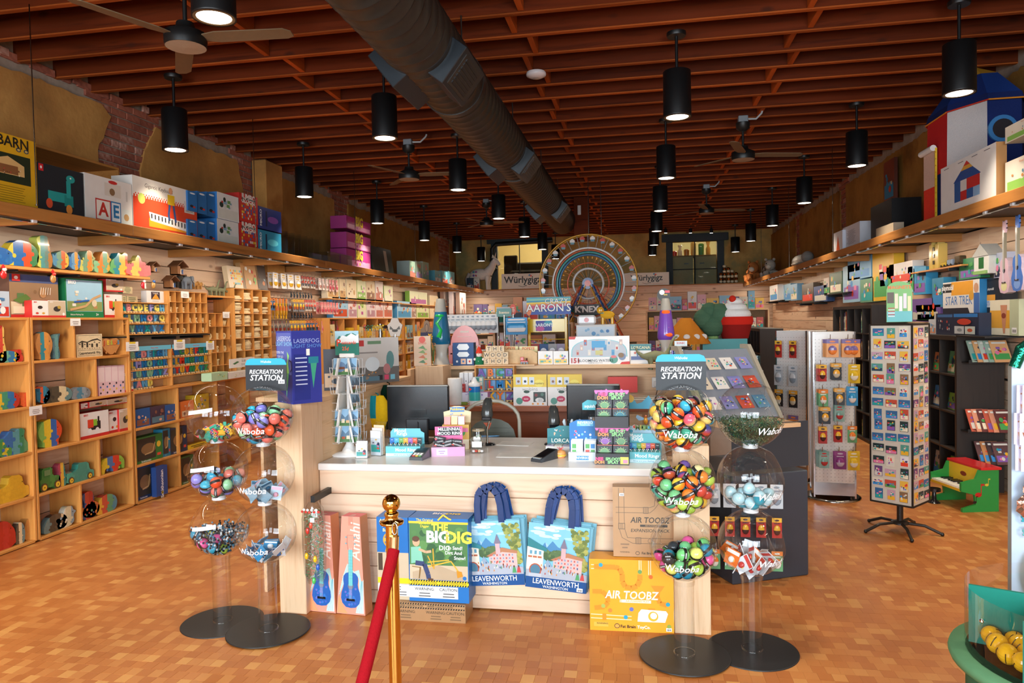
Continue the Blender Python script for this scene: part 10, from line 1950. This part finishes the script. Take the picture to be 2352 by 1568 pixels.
for s_ in(-1,1):q=MB(0xA89C88);q.M=MR(pi/2,4,'Z');q.PR([(-.07,.96),(-.03,.96),(.33,1.40),(.38,1.40),(.38,1.43),(.29,1.43)],s_*.27-.014,s_*.27+.014);q.B('edge_trim','metal',kk)
for i in range(12):
 v=(i%4,i//4);t=.2+v[1]*.28;x=-.19+v[0]*.12;o=MB([0xE4DCD4,0x8A8AC0,0xC8503A,0x5A8AA8,0xD8C8B0][i%5]).box(-.045,.045,-.002,.002,-.055,.055).B('greeting_card','card',None,world(kk,(x,-.05+.35*t-.008,.97+.43*t+.012)),rot=(rad(-50),0,.45));tag(o,'small greeting card on the sloping kiosk top, %s row %s'%(['lower','middle','upper'][v[1]],ordn[v[0]]),'greeting card','cards on the kiosk');p=MB();art(p,-.035,.035,-.04,.04,-.0026,'blobs',i);p.B('print','card',o)
for j in range(3):
 for i in range(5):hang(['silver_bag','red_pack','green_card'][j],(.42+i*.09,4.43,.62-j*.2),.0,'small hanging novelty on the kiosk front, %s row'%ordn[j],'novelties on the kiosk front',.8)
tb=BY('plush_display','teal cardboard plush display box behind the kiosk','display box',(1614,1717,778,850),7.4,.35,0x2A8A8C,0x1E7074,lambda p,y,w,h:(p.TX('Toys',h*.16,-w*.3,h*.85,y,0x9AD8D8,.01),p.D(-w*.0,h*.8,w*.09,h*.13,y,0x8AC8C8,16),p.D(0,h*.8,w*.06,h*.09,y-.001,0x2A8A8C,14)),0.0)
tz=tb.location.z+on_y(1665,778,7.4).z-tb.location.z
o=EM('plush_broccoli',(on_y(1638,760,7.5).x,7.55,tz));tag(o,'green plush broccoli on the teal display','plush toy');
for x,z,r in((-.08,.2,.11),(.07,.24,.12),(.0,.14,.13),(.13,.16,.1),(-.03,.28,.09)):MB(0x4A6A52).BA(x,0,z,r,n=14,m=9).B('floret','fabric',o)
MB(0x8AA86A).LA([(.06,0),(.05,.12)],12).B('stalk','fabric',o)
o=EM('plush_cupcake',(on_y(1690,760,7.5).x,7.55,tz));tag(o,'red and white plush cupcake on the teal display','plush toy');MB(0x8A1E1A).LA([(.13,0),(.17,.16)],18).B('cup','fabric',o);MB(0xC82A1E).LA([(.172,.14),(.18,.18),(.172,.22)],18).B('sash','fabric',o)
for z,r in((.24,.16),(.31,.12),(.37,.08)):MB(0xE8E4E0).BA(0,0,z,r,r,r*.55,n=14,m=8).B('frosting','fabric',o)
MB(0xC83020).BA(-.03,-.06,.40,.035,n=10,m=7).B('cherry','fabric',o)
o=EM('orange_tent_toy',(on_y(1578,775,7.3).x,7.45,0));tag(o,'orange and white toy mushroom canopy beside the broccoli plush','toy');zz=on_y(1578,790,7.3).z;MB(0xD8842A).LA([(.26,zz),(.2,zz+.08),(.05,zz+.26)],10).B('canopy','fabric',o);MB(0x8A5A34).LA([(.03,.02),(.03,zz)],8).B('pole','raw',o);MB(0x6A4A2A).LA([(.15,0),(.15,.03)],14).B('base','raw',o)
for i in range(5):a=-2.6+i*.5;MB(0xEDE4DC).BA(.2*cos(a),.2*sin(a),zz+.07,.035,.012,.03,n=8,m=5).B('spot','fabric',o)
sauropod('grey green long necked dinosaur toy beside the kiosk',1622,870,5.3,.34,-.3,1).location=(.42,5.15,.98)
o=EM('gem_jars',(on_y(1690,840,6.3).x,6.4,0));tag(o,'clear tiered tray of small gems and beads behind the kiosk','display tray');zz=on_y(1690,850,6.3).z;MB(0xB8B0A8).box(-.22,.22,-.12,.2,0,zz,b=.004).B('plinth','matte',o);MB().box(-.2,.2,-.1,.1,zz+.001,zz+.12).B('tray','clear',o)
r_=RN(3)
for i in range(40):MB(r_.choice([0xC83A5A,0x3A8A6A,0xE8C04A,0x8A5AA0,0xE8E4E4,0xC8783A])).BA(r_.uniform(-.17,.17),r_.uniform(-.08,.08),zz+.02+.03*(i%3),.016,n=7,m=5).B('gem','gloss',o)
